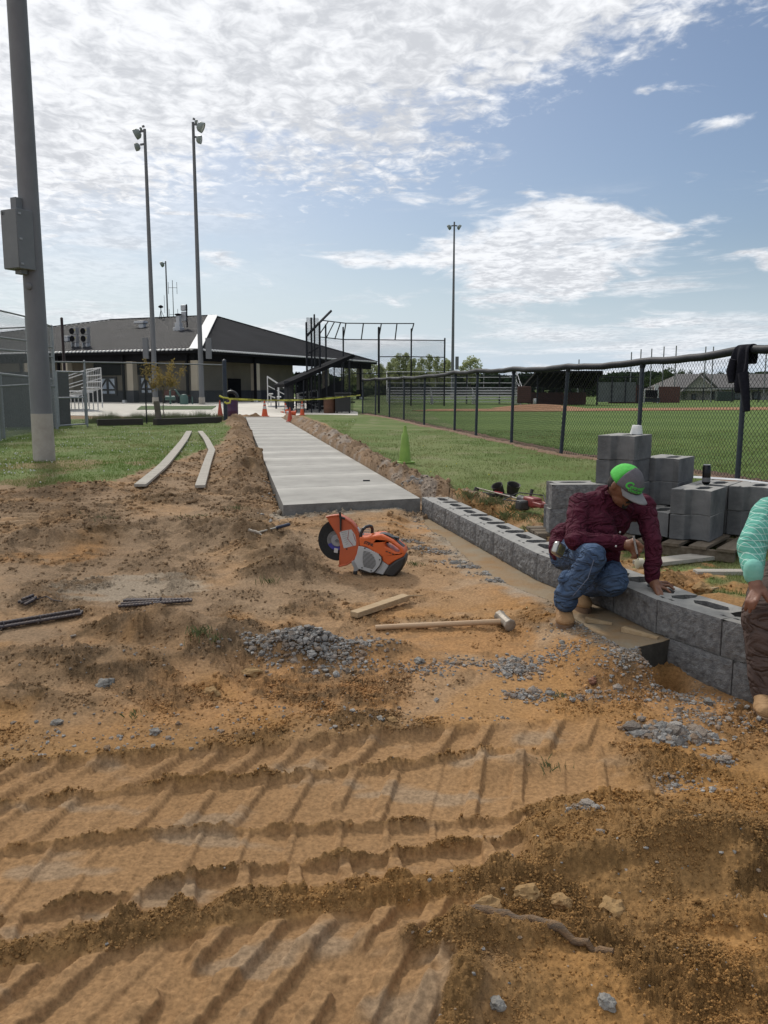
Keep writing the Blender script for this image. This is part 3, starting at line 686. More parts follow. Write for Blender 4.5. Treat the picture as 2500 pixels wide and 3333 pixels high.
mb=MB(); mb.tube(pts,[.056]*len(pts),14); mb.build('padded_rail',m_blk,fen,smooth=True)
for k,b in enumerate(tp): MB().tube([(b.x,b.y,b.z-.10),(b.x,b.y,b.z-.045)],.045,10).build('rail_bracket',m_blk,fen,smooth=True)
# worn strip of bare soil below the fence
strip=[]
for q in fp: strip.append((q.x-.16,q.y))
for q in reversed(fp): strip.append((q.x+.42,q.y))
mb=MB(); vs=[];fs=[]; NN=260
import itertools
def along(ps,t):
    u=t*(len(ps)-1); k=min(int(u),len(ps)-2); return ps[k].lerp(ps[k+1],u-k)
for i_ in range(NN+1):
    q=along(fp,i_/NN); n_=Vector((1,.25,0)).normalized()
    for j_ in range(7):
        o_=-.22+.62*j_/6; w=.07*mnoise.noise(Vector((q.y*2.2,j_*1.3,3)))
        X=q.x+n_.x*(o_+w); Y=q.y+n_.y*o_
        edge=0 if j_ in(0,6) else 1
        vs.append((X,Y,(-.0-.09*float(sst(np.array(Y),11,6.8)))+(-.03 if not edge else .022+.045*mnoise.noise(Vector((X*6,Y*6,1))))))
for i_ in range(NN):
    for j_ in range(6): a=i_*7+j_; fs.append((a,a+1,a+8,a+7))
mb.add(vs,fs); o=mb.build('bare_soil_strip',m_bareline,smooth=True); o['kind']='structure'
# ---- jacket on the fence
def drape(name,m,label,cat):
    t=tp[10]; P0=t+Vector((-.10,0,0)); d=(tp[11]-tp[10]).normalized(); 
    return t
jk=thing('jacket','black jacket hung over the padded fence rail above a post','jacket')
jt=tp[10]; wdir=(tp[10]-tp[9]); wdir.z=0; wdir.normalize()
if wdir.x<0: wdir=-wdir
nrm=Vector((-wdir.y,wdir.x,0)); 
if nrm.y>0: nrm=-nrm     # towards the viewer
def cloth(name,prof,u0,th,seed,parent,m,back=True):
    """profile rows: (s, left, right) with s the arc length over the rail; hangs both sides"""
    vs=[];fs=[]; nu=14
    for (s,l,r_) in prof:
        for a in range(nu+1):
            u=l+(r_-l)*a/nu
            rad=.070
            if s<-.11: off=-rad; z=-(-s-.11)
            elif s<.11: an=(s/.11)*PI/2; off=rad*math.sin(an); z=rad*math.cos(an)-0
            else: off=rad; z=-(s-.11)
            fold=.022*math.sin(u*42+seed+s*3)+.02*mnoise.noise(Vector((u*7,s*6,seed)))
            bul=fold*min(1,abs(s)*6)
            q=jt+wdir*(u+u0+.010*mnoise.noise(Vector((u*3,s*9,seed+4))))+nrm*(off+bul)+Vector((0,0,z))
            vs.append(tuple(q))
    for b in range(len(prof)-1):
        for a in range(nu): i_=b*(nu+1)+a; fs.append((i_,i_+1,i_+nu+2,i_+nu+1))
    mb=MB(); mb.add(vs,fs); o=mb.build(name,m,parent,smooth=True)
    so=o.modifiers.new('thick','SOLIDIFY'); so.thickness=th; so.offset=0
    sb=o.modifiers.new('sub','SUBSURF'); sb.levels=1; sb.render_levels=1
    return o
m_jacket=mat('black_cloth',(.010,.010,.016),.95,(.018,.018,.026),30,1,bump=.4,bsc=300,spec=.15)
rows=[(-.30,-.10,.10),(-.2,-.12,.12),(-.1,-.13,.13),(-.04,-.12,.15),(.04,-.14,.15),(.1,-.16,.15),(.2,-.19,.15),(.3,-.20,.15),(.40,-.20,.14),(.48,-.17,.13),(.54,-.10,.12),(.60,-.07,.10),(.66,-.05,.06)]
cloth('coat_body',rows,0,.02,2.,jk,m_jacket)
mb=MB(); q=jt+nrm*.09
mb.tube([q+wdir*.08+Vector((0,0,-.30)),q+wdir*.12+Vector((0,0,-.45)),q+wdir*.165+Vector((0,0,-.62)),q+wdir*.20+Vector((0,0,-.78))],[.065,.06,.05,.042],12)
mb.tube([q+wdir*-.13+Vector((0,0,-.12)),q+wdir*-.17+Vector((0,0,-.28)),q+wdir*-.14+Vector((0,0,-.42))],[.05,.06,.04],12)
mb.build('sleeve',m_jacket,jk,smooth=True)
# ---- black fence with gate on the left, before the patio
lf=thing('chain_link_fence','black chain link fence with thin top rail between grass and patio on the left','fence')
LP=[G(190,1395,0),G(285,1388,0),G(350,1385,0),G(478,1379,0),G(610,1376,0),G(735,1372,0)]
ht=[V(190,1178,LP[0].y).z,V(285,1179,LP[1].y).z,0,V(478,1182,LP[3].y).z,0,V(735,1188,LP[5].y).z]
A_,B_=LP[1],LP[5]
for k in(3,):
    post(None,LP[k],-.1,1.98,.022,m_blk,lf)
post(None,LP[1],-.1,2.05,.03,m_galv,lf)
post(None,B_,-.1,V(735,1176,B_.y).z,.075,m_bluepost,lf,n=14)
mb=MB(); mb.tube([(LP[0].x,LP[0].y,ht[0]),(A_.x,A_.y,ht[1]),(LP[3].x,LP[3].y,ht[3]),(B_.x,B_.y,ht[5])],.024,8); mb.build('top_rail',m_galvd,lf,smooth=True)
place_mesh(A_,LP[3],.02,1.98,lf,m_galvd,r=.0022); place_mesh(LP[3],B_,.02,1.98,lf,m_galvd,r=.0022)
gt_=thing('gate','open framed galvanised chain link gate beside the left fence corner','gate')
ga,gb=G(193,1394,0),G(281,1388,0)
mb=MB(); z1=V(190,1209,ga.y).z; zm=V(190,1295,ga.y).z
for q in(ga,gb): mb.tube([(q.x,q.y,.05),(q.x,q.y,z1)],.032,8)
for z in(.08,zm,z1): mb.tube([(ga.x,ga.y,z),(gb.x,gb.y,z)],.024,8)
mb.build('gate_frame',m_galv,gt_,smooth=True); place_mesh(ga,gb,.08,z1,gt_,m_galvd)
mb=MB(); mb.box((gb.x,gb.y-.04,zm+.15),(.08,.06,.14)); mb.build('latch',m_galv,gt_)
# landscape timbers at the foot of it
m_timber=mat('dark_timber',(.035,.03,.026),.9,(.06,.05,.04),6,1,bump=.5,stretch=(1,8,8))
for (a,b,lb) in(((318,1386),(464,1383),'long low dark timber edging near the gate'),((505,1384),(716,1376),'dark timber edging overgrown with weeds by the fence corner')):
    p,q=G(*a,0),G(*b,0); o=MB().beam((p.x,p.y,.10),(q.x,q.y,.10),.25,.22).build('timber_edging',m_timber,bevel=.01); tag(o,lb,'edging','timbers along the fence')
# ---- tall net enclosure, far left
cg=thing('batting_cage','tall galvanised net enclosure standing at the left edge','batting cage')
c0=Vector((-9.9,15.2,0)); c1=G(18,1430,0); c1=Vector((-8.9,19.2,0)); c2=G(100,1408,0); c2=Vector((-9.35,22.2,0)); c3=G(186,1396,0)
c0=Vector((-8.4,16.0,0))
cz=[V(0,1003,c1.y).z+.25,V(0,1003,c1.y).z,V(82,1031,c2.y).z,V(183,1062,c3.y).z]
cpts=[c0,c1,c2,c3]
for q,z in zip(cpts[1:],cz[1:]): post(None,q,-.1,z,.045,m_galv,cg)
for za,zb in((0,0),(-.62,-.55),(-.9,-.8),(-1.75,-1.55)):
    mb=MB(); mb.tube([(q.x,q.y,z+za) for q,z in zip(cpts,cz)],.022,8); mb.build('rail',m_galvd,cg,smooth=True)
for k in range(3):
    place_mesh(cpts[k],cpts[k+1],.02,min(cz[k],cz[k+1]),cg,m_galvd,pitch=.06,r=.0022)
b1=c1+Vector((-6,3,0)); b2=c3+Vector((-6,6,0)); b3=c3+Vector((-3.2,2.6,0))
place_mesh(c3,b3,.02,cz[3],cg,m_galvd,pitch=.06,r=.0024); place_mesh(c1+Vector((-3,5,0)),b3,.02,cz[3]+.3,cg,m_galvd,pitch=.06,r=.0024)
post(None,b3,-.1,cz[3]+.2,.045,m_galv,cg)
mb=MB(); mb.tube([(c3.x,c3.y,cz[3]),(b3.x,b3.y,cz[3]+.1)],.024,8); mb.tube([(c1.x-3,c1.y+5,cz[3]+.4),(b3.x,b3.y,cz[3]+.2)],.024,8); mb.build('rail',m_galvd,cg,smooth=True)
ds=thing('chain_link_fence','lower galvanised fence with grey windscreen in front of the net enclosure','fence')
e1=Vector((-8.3,17.5,0)); e2=G(14,1428,0); e3=G(176,1392,0); e2=Vector((e2.x,e2.y,0))
ez=[V(0,1216,e1.y).z,V(10,1216,e2.y).z,V(176,1234,e3.y).z]
for q,z in zip((e1,e2,e3),ez): post(None,q,-.1,z,.035,m_galv,ds)
for k in(0,1):
    a,b=(e1,e2,e3)[k],(e1,e2,e3)[k+1]
    mb=MB(); mb.tube([(a.x,a.y,ez[k]),(b.x,b.y,ez[k+1])],.025,8); mb.build('top_rail',m_galv,ds,smooth=True)
    place_mesh(a,b,.02,ez[k+1],ds,m_galvd,pitch=.05,r=.0024)
m_scr=mat('windscreen',(.07,.072,.075),.9,(.10,.10,.10),3,1)
s0,s1=Vector((-11.5,24.5,0)),Vector((-10.6,27.2,0))
wsn=MB().beam((-14.5,24.0,.85),(-10.1,26.9,.85),.02,1.7).build('windscreen',m_scr); tag(wsn,'grey fabric windscreen behind the wire at the left edge','windscreen')
# thin tall black posts
for (px,yt,yb,zz,lb) in((160,1023,1388,24,'thin tall dark post just right of the big grey pole'),(192,1037,1383,29,'thin tall dark post rising beside the gate')):
    q=G(px+ (28 if px==192 else 6),yb,0); h=V(px,yt,q.y).z
    o=post(None,q,-.1,h,.045,mat('dark_red_steel',(.03,.012,.014),.5),None,name='net_post'); tag(o,lb,'post','tall posts by the gate')
# ---- big near light pole
m_pole=mat('pole_steel',(.185,.19,.20),.6,(.145,.15,.16),3.5,1,bump=.12,bsc=30,spec=.35,metal=.2,stretch=(1,1,.5))
m_pc=mat('pole_concrete',(.42,.385,.34),.92,(.33,.30,.26),6,1,bump=.5,bsc=45)
bp=G(145,1500,0); lp=thing('light_pole','thick near light pole on a pale concrete base at the left edge','light pole',(bp.x,bp.y,0))
mb=MB(); zb=V(140,1346,bp.y).z; mb.tube([(0,0,-.3),(0,0,zb)],[.178,.170],32); mb.build('concrete_base',m_pc,lp,smooth=True)
mb=MB(); mb.tube([(0,0,zb),(0,0,6),(0,0,20)],[.166,.150,.112],32); mb.lathe((0,0,zb),[(.171,0),(.171,.01),(.168,.02)],32,cap=False); mb.build('shaft',m_pole,lp,smooth=True)
mb=MB(); zz=V(120,935,bp.y).z; M=Matrix.Rotation(R(90),3,'X'); mb.lathe((-.02,-.15,zz),[(.055,0),(.055,.03),(.045,.035)],20,M); 
mb.build('handhole_cover',m_pole,lp,smooth=True)
zt=V(60,670,13.3).z; zl=V(60,868,13.3).z; hh=zt-zl
bx=thing('electrical_box','grey electrical cabinet strapped to the big near pole','electrical box',(bp.x-.12,bp.y-.20,zl),R(-28))
m_cab=mat('cabinet_paint',(.17,.18,.19),.55,(.14,.15,.16),3,1,spec=.4)
MB().box((0,0,hh/2),(.36,.30,hh)).build('cabinet',m_cab,bx,bevel=.006)
MB().box((-.0,-.156,hh/2),(.35,.012,hh-.02)).build('door',m_cab,bx,bevel=.003)
for z in(.08,.5,.92): MB().box((.184,-.10,hh*z),(.012,.05,.03)).build('latch',m_galv,bx)
MB().box((-.02,.02,hh+.10),(.13,.12,.20)).build('conduit_box',m_cab,bx,bevel=.004)
MB().box((.02,.0,-.035),(.14,.12,.07)).build('conduit_box',m_cab,bx,bevel=.004)
tm=text_mesh('B1',.07,.001); o=obj('lettering',tm,m_blk,bx,(-.11,-.1635,hh-.06),(R(90),0,0))
# ---- far light poles
m_fpole=mat('far_pole',(.15,.155,.165),.6,(.12,.125,.135),.6,1,spec=.3)
m_lamp=mat('lamp_shade',(.20,.24,.23),.5,(.15,.18,.17),3,1); m_lens=mat('lamp_lens',(.42,.38,.30),.3)
def lightpole(px,ybase,ytop,D,label,r0,r1,heads,box=None,grp='tall sports light poles'):
    heads=[(a_*.78,b_*.8,c_*.70,d_) for a_,b_,c_,d_ in heads]
    b=V(px[0],ybase,D); b.z=0; H=V(px[1],ytop,D).z; t=thing('light_pole',label,'light pole',(b.x,b.y,0),0,grp)
    mb=MB(); mb.tube([(0,0,-.2),(0,0,H)],[r0,r1],16); mb.build('shaft',m_fpole,t,smooth=True)
    for (hx,hz,s,dirx) in heads:
        mb=MB(); M=Matrix.Rotation(R(65*dirx),3,'Y')
        mb.lathe((hx,0,H+hz),[(.02*s,.42*s),(.30*s,.40*s),(.52*s,.18*s),(.56*s,-.22*s),(.50*s,-.24*s)],18,M,cap=False); hd=mb.build('lamp_head',m_lamp,t,smooth=True)
        mb=MB(); mb.lathe((hx,0,H+hz),[(.01,-.20*s),(.5*s,-.20*s)],18,M,cap=False); mb.build('lens',m_lens,hd)
        mb=MB(); mb.beam((0,0,H+hz+.2),(hx*.6,0,H+hz+.15),.12,.12); mb.build('bracket',m_fpole,hd)
    if box: MB().box((box,-.05,4.1),(.38,.3,1.5)).build('service_box',m_fpole,t,bevel=.01)
    MB().tube([(0,0,-.1),(0,0,.55)],r0*1.15,14).build('footing_collar',m_pc,t)
    return t
lightpole((507,470),1322,420,62,'tall grey light pole behind the sapling with two lamps facing left',.20,.10,[(-.72,-.4,.95,1),(-.75,-1.5,.72,1.25),(-.35,.0,.35,1)],box=-.55)
lightpole((658,620),1322,398,62,'tall grey light pole at the roof corner with two lamps facing right',.20,.10,[(.72,-.4,.95,-1),(.55,-1.45,.75,-1.25),(.3,.05,.35,-1)],box=.62)
lightpole((556,544),1300,850,132,'distant light pole rising behind the roof ridge',.17,.10,[(-.75,-.6,1.1,1)],None)
lightpole((1472,1477),1300,722,98,'tall light pole with two lamps standing behind the ball field backstop',.20,.09,[(-.75,-.75,.78,.9),(.75,-.75,.78,-.9)],.5)
an=thing('antenna','thin whip antenna mast standing behind the roof','antenna',(V(566,1050,140).x,140,0))
mb=MB(); hA=V(566,912,140).z; mb.tube([(0,0,0),(0,0,hA)],[.12,.05],6); 
for dz_ in(1.2,5.5): mb.tube([(-.7,0,hA-dz_),(.7,0,hA-dz_)],.035,5)
for s_ in(-.7,.7):
    mb.tube([(s_,0,hA-2.2),(s_,0,hA-.3)],.04,5); mb.tube([(s_,0,hA-6.5),(s_,0,hA-4.6)],.04,5)
mb.build('mast',m_galvd,an)
# ------------------------------------------------------------------ pavilion building with hip roof
m_roof=mat('metal_roof',(.020,.019,.021),.9,(.027,.026,.028),.35,1,spec=.05)
m_rib=mat('roof_rib',(.040,.040,.043),.6,(.055,.055,.06),.3,1,spec=.25)
m_cap=mat('ridge_cap',(.55,.56,.56),.5,(.46,.47,.48),2,1)
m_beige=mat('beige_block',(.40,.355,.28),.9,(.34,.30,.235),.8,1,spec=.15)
m_wallin=mat('beige_block_shaded',(.185,.165,.130),.9,(.150,.135,.108),.8,1,spec=.1)  # same beige block, with the porch shade darkened into its colour
m_dkwall=mat('dark_wainscot',(.035,.038,.045),.8,(.055,.057,.062),1.2,1,spec=.2)
m_fascia=mat('dark_fascia',(.011,.011,.013),.9,(.016,.016,.018),1,1,spec=.03)
m_soffit=mat('soffit',(.20,.185,.15),.85,(.16,.15,.12),1,1)
m_glass=mat('daylit_glass',(.55,.62,.70),.08,(.45,.52,.62),1,1,spec=.8)  # pale blue colour stands for daylight seen through the panes
m_win=mat('window_frame',(.02,.021,.025),.5)
D0=66.; GZB=-.03
Ccorn=V(640,HY,D0); Cx,Cy=Ccorn.x,D0
ZE=V(640,1139,D0).z
rd=Vector((.40,.917,0)).normalized(); ld=Vector((-.917,.40,0)).normalized()
# right eave end on the sight line of column 1225, left eave far beyond the frame
eR,sR=hit(1228,(Cx,Cy),rd); wR=sR
a_=wR/2
eL=Vector((Cx,Cy,0))+ld*50
base=Vector((Cx,Cy,0))+rd*a_; ap,bL=hit(700,(base.x,base.y),ld)
ZR=V(700,1029,ap.y).z
rl,tL=hit(372,(ap.x,ap.y),ld); ZR2=ZR
bt=thing('pavilion_building','long low pavilion building with dark metal hip roof and beige columns','building',(Cx,Cy,0))
C3=Vector((Cx,Cy,0)); loc=lambda p,z: (p[0]-Cx,p[1]-Cy,z)
eR3=C3+rd*wR; eL3=C3+ld*50; eLR=eL3+rd*wR
eLn=50
def poly(name,pts,m,parent=bt):
    mb=MB(); mb.add(pts,[tuple(range(len(pts)))]); return mb.build(name,m,parent)
A3=loc(ap,ZR); B3=loc(rl,ZR)
def roofpanel(name,p0,p1,q1,q0,n):
    """slab of roof between the eave p0-p1 and the upper edge q0-q1"""
    P=[Vector(v) for v in(p0,p1,q1,q0)]; nn=(P[1]-P[0]).cross(P[3]-P[0]).normalized()
    if nn.z<0: nn=-nn
    mb=MB(); vs=[v+nn*.02 for v in P]+[v-nn*.10 for v in P]; mb.add(vs,[(0,1,2,3),(7,6,5,4),(0,4,5,1),(1,5,6,2),(2,6,7,3),(3,7,4,0)])
    o=mb.build(name,m_roof,bt)
    # standing seams run up the slope
    ed=(P[1]-P[0]); Ln=ed.length; u=ed.normalized(); v=nn.cross(u); 
    if v.z<0: v=-v
    # polygon in (u,v)
    pl_=[((q-P[0]).dot(u),(q-P[0]).dot(v)) for q in P]
    rb=MB(); ends=MB(); k=0; x_=.3
    while x_<Ln:
        hs=[]
        for i_ in range(1,4):
            a,b=pl_[i_],pl_[(i_+1)%4]
            if (a[0]-x_)*(b[0]-x_)<0: hs.append(a[1]+(b[1]-a[1])*(x_-a[0])/(b[0]-a[0]))
        h=max(hs) if hs else 0
        if h>.3:
            a=P[0]+u*x_+nn*.045+v*-.05; b=P[0]+u*x_+v*h+nn*.045; rb.beam(a,b,.09,.07,nn)
            e_=P[0]+u*x_+nn*.06+v*.02; ends.beam(e_-v*.14,e_+v*.10,.20,.10,nn)
        x_+=.40
    r_=rb.build('roof_seam',m_rib,bt); r_['kind']='stuff'; e_=ends.build('lit_rib_end',m_cap,bt); e_['kind']='stuff'  # pale pieces paint the light catching the rib ends
    return o
zE=ZE
roofpanel('roof_panel',loc(C3,zE),loc(eL3,zE),B3 if False else loc(rl,ZR),loc(ap,ZR),0)
roofpanel('roof_panel',loc(C3,zE),loc(eR3,zE),loc(ap,ZR),loc(ap,ZR),0) if False else None
P_=[Vector(loc(C3,zE)),Vector(loc(eR3,zE)),Vector(A3)+Vector((.01,.02,0)),Vector(A3)]
roofpanel('roof_panel',*P_,0)
bk=[loc(eR3,zE),loc(eLR,zE),B3,A3]; roofpanel('roof_panel',*[Vector(v) for v in bk],0)
poly('roof_panel',[loc(eL3,zE),loc(eLR,zE),B3],m_roof)
mb=MB(); a,b=Vector(loc(C3,zE))+Vector((0,0,.10)),Vector(A3)+Vector((0,0,.12)); mb.beam(a,b,.95,.05); mb.build('hip_cap',m_cap,bt)
mb=MB(); mb.beam(Vector(A3)+Vector((0,0,.10)),Vector(B3)+Vector((0,0,.10)),.4,.06); mb.beam(Vector(A3)+Vector((0,0,.10)),Vector(loc(eR3,zE+.1)),.4,.05); mb.beam(Vector(B3)+Vector((0,0,.10)),Vector(loc(eL3,zE+.1)),.4,.05); mb.build('ridge_cap',m_rib,bt)
# beam under the eaves, soffit, inner walls
ins=.75
def line(dirv,length,inset,z0,z1,th,name,m,s0=0.,other=None):
    o_=other
    p=C3+o_*inset+dirv*s0; q=C3+o_*inset+dirv*length
    return MB().beam(loc(p,(z0+z1)/2),loc(q,(z0+z1)/2),th,z1-z0).build(name,m,bt)
zb1=zE-.12; zb0=V(640,1172,D0).z
line(ld,49.5,ins,zb0,zb1,.4,'eave_beam',m_fascia,ins-.2,rd); line(rd,wR-.5,ins,zb0,zb1,.4,'eave_beam',m_fascia,ins+.2,ld)
line(ld,50,.08,zE-.22,zE-.03,.14,'gutter',m_fascia,0,rd); line(rd,wR,.08,zE-.22,zE-.03,.14,'gutter',m_fascia,.15,ld)
sf=MB(); sf.prism([tuple((C3+rd*.1+ld*.1)[:2]),tuple((eR3+ld*.1)[:2]),tuple((eLR)[:2]),tuple((eL3+rd*.1)[:2])],zE-.16,zE-.12); sf.v=[(v[0]-Cx,v[1]-Cy,v[2]) for v in sf.v]; sf.build('soffit',m_soffit,bt)
iw=3.4
wz=1.02
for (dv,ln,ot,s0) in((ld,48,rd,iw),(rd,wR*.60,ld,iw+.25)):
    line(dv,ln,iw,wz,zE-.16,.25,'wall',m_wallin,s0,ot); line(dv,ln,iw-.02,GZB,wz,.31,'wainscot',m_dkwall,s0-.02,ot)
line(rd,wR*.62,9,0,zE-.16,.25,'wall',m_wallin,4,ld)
# columns with dark bases and downpipes
def column(px,dv,ot,nm='column',w=.62,dp=True):
    p,_=hit(px,tuple((C3+ot*ins)[:2]),dv); s=(p-C3-ot*ins).dot(dv)
    M=Matrix((dv,ot,Vector((0,0,1)))).transposed()
    MB().box(loc(p,(wz+zb0)/2),(w,.55,zb0-wz),M).build('column',m_beige,bt)
    MB().box(loc(p,(GZB+wz)/2),(w+.10,.65,wz-GZB),M).build('column_base',m_dkwall,bt)
    if dp:
        q=p-ot*(.36)+dv*(w/2+.28)*( 1 if dv is ld else -1)
        c=MB().beam(loc(q,.25),loc(q,zE-.3),.22,.14,dv).build('downpipe',m_fascia,bt)
        MB().box(loc(q-ot*.02,.12),(.26,.26,.25),M).build('downpipe_shoe',m_cap,bt)
for px in(432,222): column(px,ld,rd)
column(640,ld,rd,w=.62)
for px in(832,1060,1172): column(px,rd,ld)
column(100,ld,rd)
# windows and doors in the inner wall
def opening(px0,px1,y0,y1,dv,ot,kind):
    base_=C3+ot*(iw-.16)
    p,_=hit(px0,tuple(base_[:2]),dv); q,_=hit(px1,tuple(base_[:2]),dv)
    z1=V(px0,y0,p.y).z; z0=max(V(px0,y1,p.y).z,.05); c=(p+q)/2; w=(q-p).length
    M=Matrix((dv,ot,Vector((0,0,1)))).transposed(); up=Vector((0,0,1))
    if kind=='door':
        d=MB().box(loc(c,(z0+z1)/2),(w,.06,z1-z0),M).build('door',m_fascia,bt); MB().box(loc(c-ot*.06+dv*-w*.38,(z0+z1)/2),(.08,.08,.2),M).build('handle',m_galv,d); return
    f=MB(); 
    for s in(-1,0,1): f.box(loc(c+dv*s*w/2-ot*.03,(z0+z1)/2),(.20,.14,z1-z0+.2),M)
    for z in(z0,z0+(z1-z0)*.28,z1): f.box(loc(c-ot*.035,z),(w+.2,.12,.16),M)
    o=f.build('window',m_win,bt)
    MB().box(loc(c-ot*.0,(z0+z1)/2),(w,.04,z1-z0),M).build('pane',m_glass,o)
    br=MB(); br.beam(Vector(loc(c-dv*w/2,z0+(z1-z0)*.3))-ot*.06,Vector(loc(c,z1))-ot*.06,.14,.06,ot); br.beam(Vector(loc(c+dv*w/2,z0+(z1-z0)*.3))-ot*.06,Vector(loc(c,z1))-ot*.06,.14,.06,ot); br.build('brace',m_win,o)
    MB().box(loc(c-ot*.0+Vector((0,0,0)),z1+.75),(w+1.2,.06,1.1),M).build('shutter',m_fascia,bt)
opening(326,379,1230,1284,ld,rd,'win'); opening(458,498,1228,1281,ld,rd,'win')
opening(743,784,1232,1316,rd,ld,'door'); opening(962,1000,1212,1316,rd,ld,'door')
# roof equipment
m_ac=mat('unit_grey',(.26,.26,.265),.6,(.20,.20,.205),4,1); m_alu=mat('aluminium_duct',(.48,.49,.50),.45,(.36,.37,.39),1.5,1,metal=.3)
nleft=(Vector((A3))-Vector(loc(C3,zE)))
n_=ld.cross(Vector(A3)-Vector(loc(C3,zE))); n_.normalize(); n_=n_ if n_.z>0 else -n_
def onroof(px,py):
    """point of the left roof slope seen at px,py"""
    d=Vector(ray(px,py)); o=Vector((0,0,HC)); P=Vector((Cx,Cy,zE)); t=(P-o).dot(n_)/d.dot(n_); return o+d*t
facing=math.atan2(ld.y,ld.x)+PI
k_=0
for (px,lb) in((245,'left pair of stacked condenser units on the roof'),(281,'right pair of stacked condenser units on the roof')):
    q=onroof(px,1130); s_=q.y/2700.
    t=thing('condenser_unit',lb,'air conditioner',tuple(q),facing,'roof condensers'); 
    wu=24*s_; hu=24*s_
    for lv in(0,1):
        b=MB().box((0,0,14*s_+hu*(lv+.5)+.02*lv),(wu,wu*.6,hu*.97)).build('housing',m_ac,t,bevel=.02)
        M=Matrix.Rotation(R(90),3,'X'); f=MB(); f.lathe((-wu*.16,-wu*.31,14*s_+hu*(lv+.5)),[(hu*.40,0),(hu*.40,.04),(.02,.05)],24,M,cap=False); f.build('fan',m_fascia,b,smooth=True)
        MB().box((wu*.33,-wu*.31,14*s_+hu*(lv+.62)),(wu*.1,.02,hu*.16)).build('energy_sticker',mat('sticker_yellow',(.55,.48,.10),.6),b)
    for s in(-1,1): MB().box((s*wu*.38,0,3*s_),(wu*.09,wu*.6,22*s_)).build('leg',m_alu,t)
    MB().box((wu*.1,wu*.1,5*s_),(wu*.75,.1,13*s_)).build('leg_panel',m_alu,t)
def roofbox(name,px,py,parts,label,cat):
    q=onroof(px,py); s_=q.y/2700.; t=thing(name,label,cat,tuple(q),facing)
    for (nm,x0,x1,y0,y1,dep,m) in parts:
        MB().box(((x0+x1)/2*s_,0,(y0+y1)/2*s_),((x1-x0)*s_,dep*s_,(y1-y0)*s_)).build(nm,m,t,bevel=.03)
    return t,s_
roofbox('roof_vent',216,1112,[('vent_body',-4,12,-2,13,12,m_alu),('vent_hood',-6,14,13,18,14,m_alu)],'small pale duct box half hidden behind the condensers','vent')
roofbox('roof_vent',460,1068,[('curb',-5,14,-3,14,14,m_alu),('vent_hood',-20,18,14,22,22,m_alu)],'pale hooded vent left of the two tall poles','vent')
t,s_=roofbox('exhaust_stack',582,1076,[('curb',-14,14,-4,10,22,m_alu),('duct',-10,10,10,24,16,m_alu),('duct',-5,8,24,46,12,m_alu)],'shiny exhaust duct stack rising from the roof slope','exhaust')
MB().lathe((0,0,50*s_),[(.22,-.1),(.30,-.05),(.30,.05),(.05,.1)],18).build('stack_cap',m_fascia,t,smooth=True)
MB().box((10*s_,.5,45*s_),(18*s_,10*s_,30*s_)).build('fan_housing',m_alu,t,bevel=.05); MB().box((8*s_,.6,72*s_),(20*s_,12*s_,18*s_)).build('fan_housing',m_alu,t,bevel=.06)
MB().tube([(23*s_,.4,10*s_),(23*s_,.4,82*s_)],.06,6).build('pipe',m_fascia,t)
q=onroof(525,1040); s_=q.y/2700; t=thing('siren','small mushroom shaped siren on a tripod on the roof','siren',tuple(q))
M=MB(); 
for a in range(3): M.tube([(.0,0,30*s_),(12*s_*math.cos(a*2.1+.3),12*s_*math.sin(a*2.1+.3),0)],.025,5)
M.build('tripod',m_fascia,t); MB().tube([(0,0,-.1),(0,0,40*s_)],.04,6).build('pole',m_fascia,t)
MB().lathe((0,0,38*s_),[(.1,-.08),(8*s_,.0),(8*s_,.08),(4*s_,.18),(.05,.22)],18).build('dome',m_fascia,t,smooth=True)
MB().tube([(12*s_,0,20*s_),(12*s_,0,75*s_)],.02,5).build('whip',m_galvd,t)
# ------------------------------------------------------------------ backstop and near dugout
bs=thing('backstop','tall black backstop of posts, rails and wire netting left of centre','backstop')
BP=[((997,1051),1340,46),((1013,1036),1335,50),((1023,1025),1330,54),((1040,1050),1335,44),((1060,1058),1330,52),((1117,1066),1325,56),((1233,1067),1345,40.5),((1339,1071),1318,58),((1448,1102),1320,58)]
bp_=[]
for (px,yt),yb,D in BP:
    q=V(px,yt,D); bp_.append(q); lean=0
    post(None,(q.x,q.y),-.1,q.z,.055,m_blk,bs)
def rail(pts,r=.035): mb=MB(); mb.tube(pts,r,6); mb.build('rail',m_blk,bs)
rail([V(1042,1097,56),V(1118,1105,57),V(1236,1106,57.5),V(1339,1107,58),V(1448,1108,58)])
rail([V(1233,1161,57.5),V(1339,1161,58),V(1448,1163,58)]); rail([V(1150,1216,57.5),V(1339,1217,58),V(1448,1219,58)])
rail([V(1050,1043,53),V(1125,1052,54),V(1240,1053,55),V(1347,1053,55)])
for (a,b,c,d) in((1068,1047,1042,1085),(1088,1049,1062,1100),(1108,1052,1090,1103),(1183,1053,1176,1106),(1292,1055,1286,1106),(1347,1053,1340,1080),(1126,1052,1118,1100),(1241,1055,1235,1090)): rail([V(a,b,54.5),V(c,d,57)],.04)
rail([V(997,1095,46),V(1040,1050,46),V(1078,1012,47)],.07); rail([V(1003,1150,46),V(1040,1128,46)],.04)
a,b=V(1042,HY,56),V(1448,HY,58); place_mesh(a,b,.1,V(1236,1106,57.5).z,bs,m_blk,pitch=.08,r=.006)
a,b=V(1000,HY,46),V(1040,HY,46.4); place_mesh(a,b,.1,5,bs,m_blk,pitch=.06,r=.008)
dg=thing('dugout','black dugout with sloping roof at the end of the walk','dugout')
rz_=V(925,1250,40.5); ra=V(1152,1152,41.5)
mb=MB(); P=[rz_,ra,V(1152,1152,41.5)+Vector((-1.7,9,0)),rz_+Vector((-1.7,9,0))]
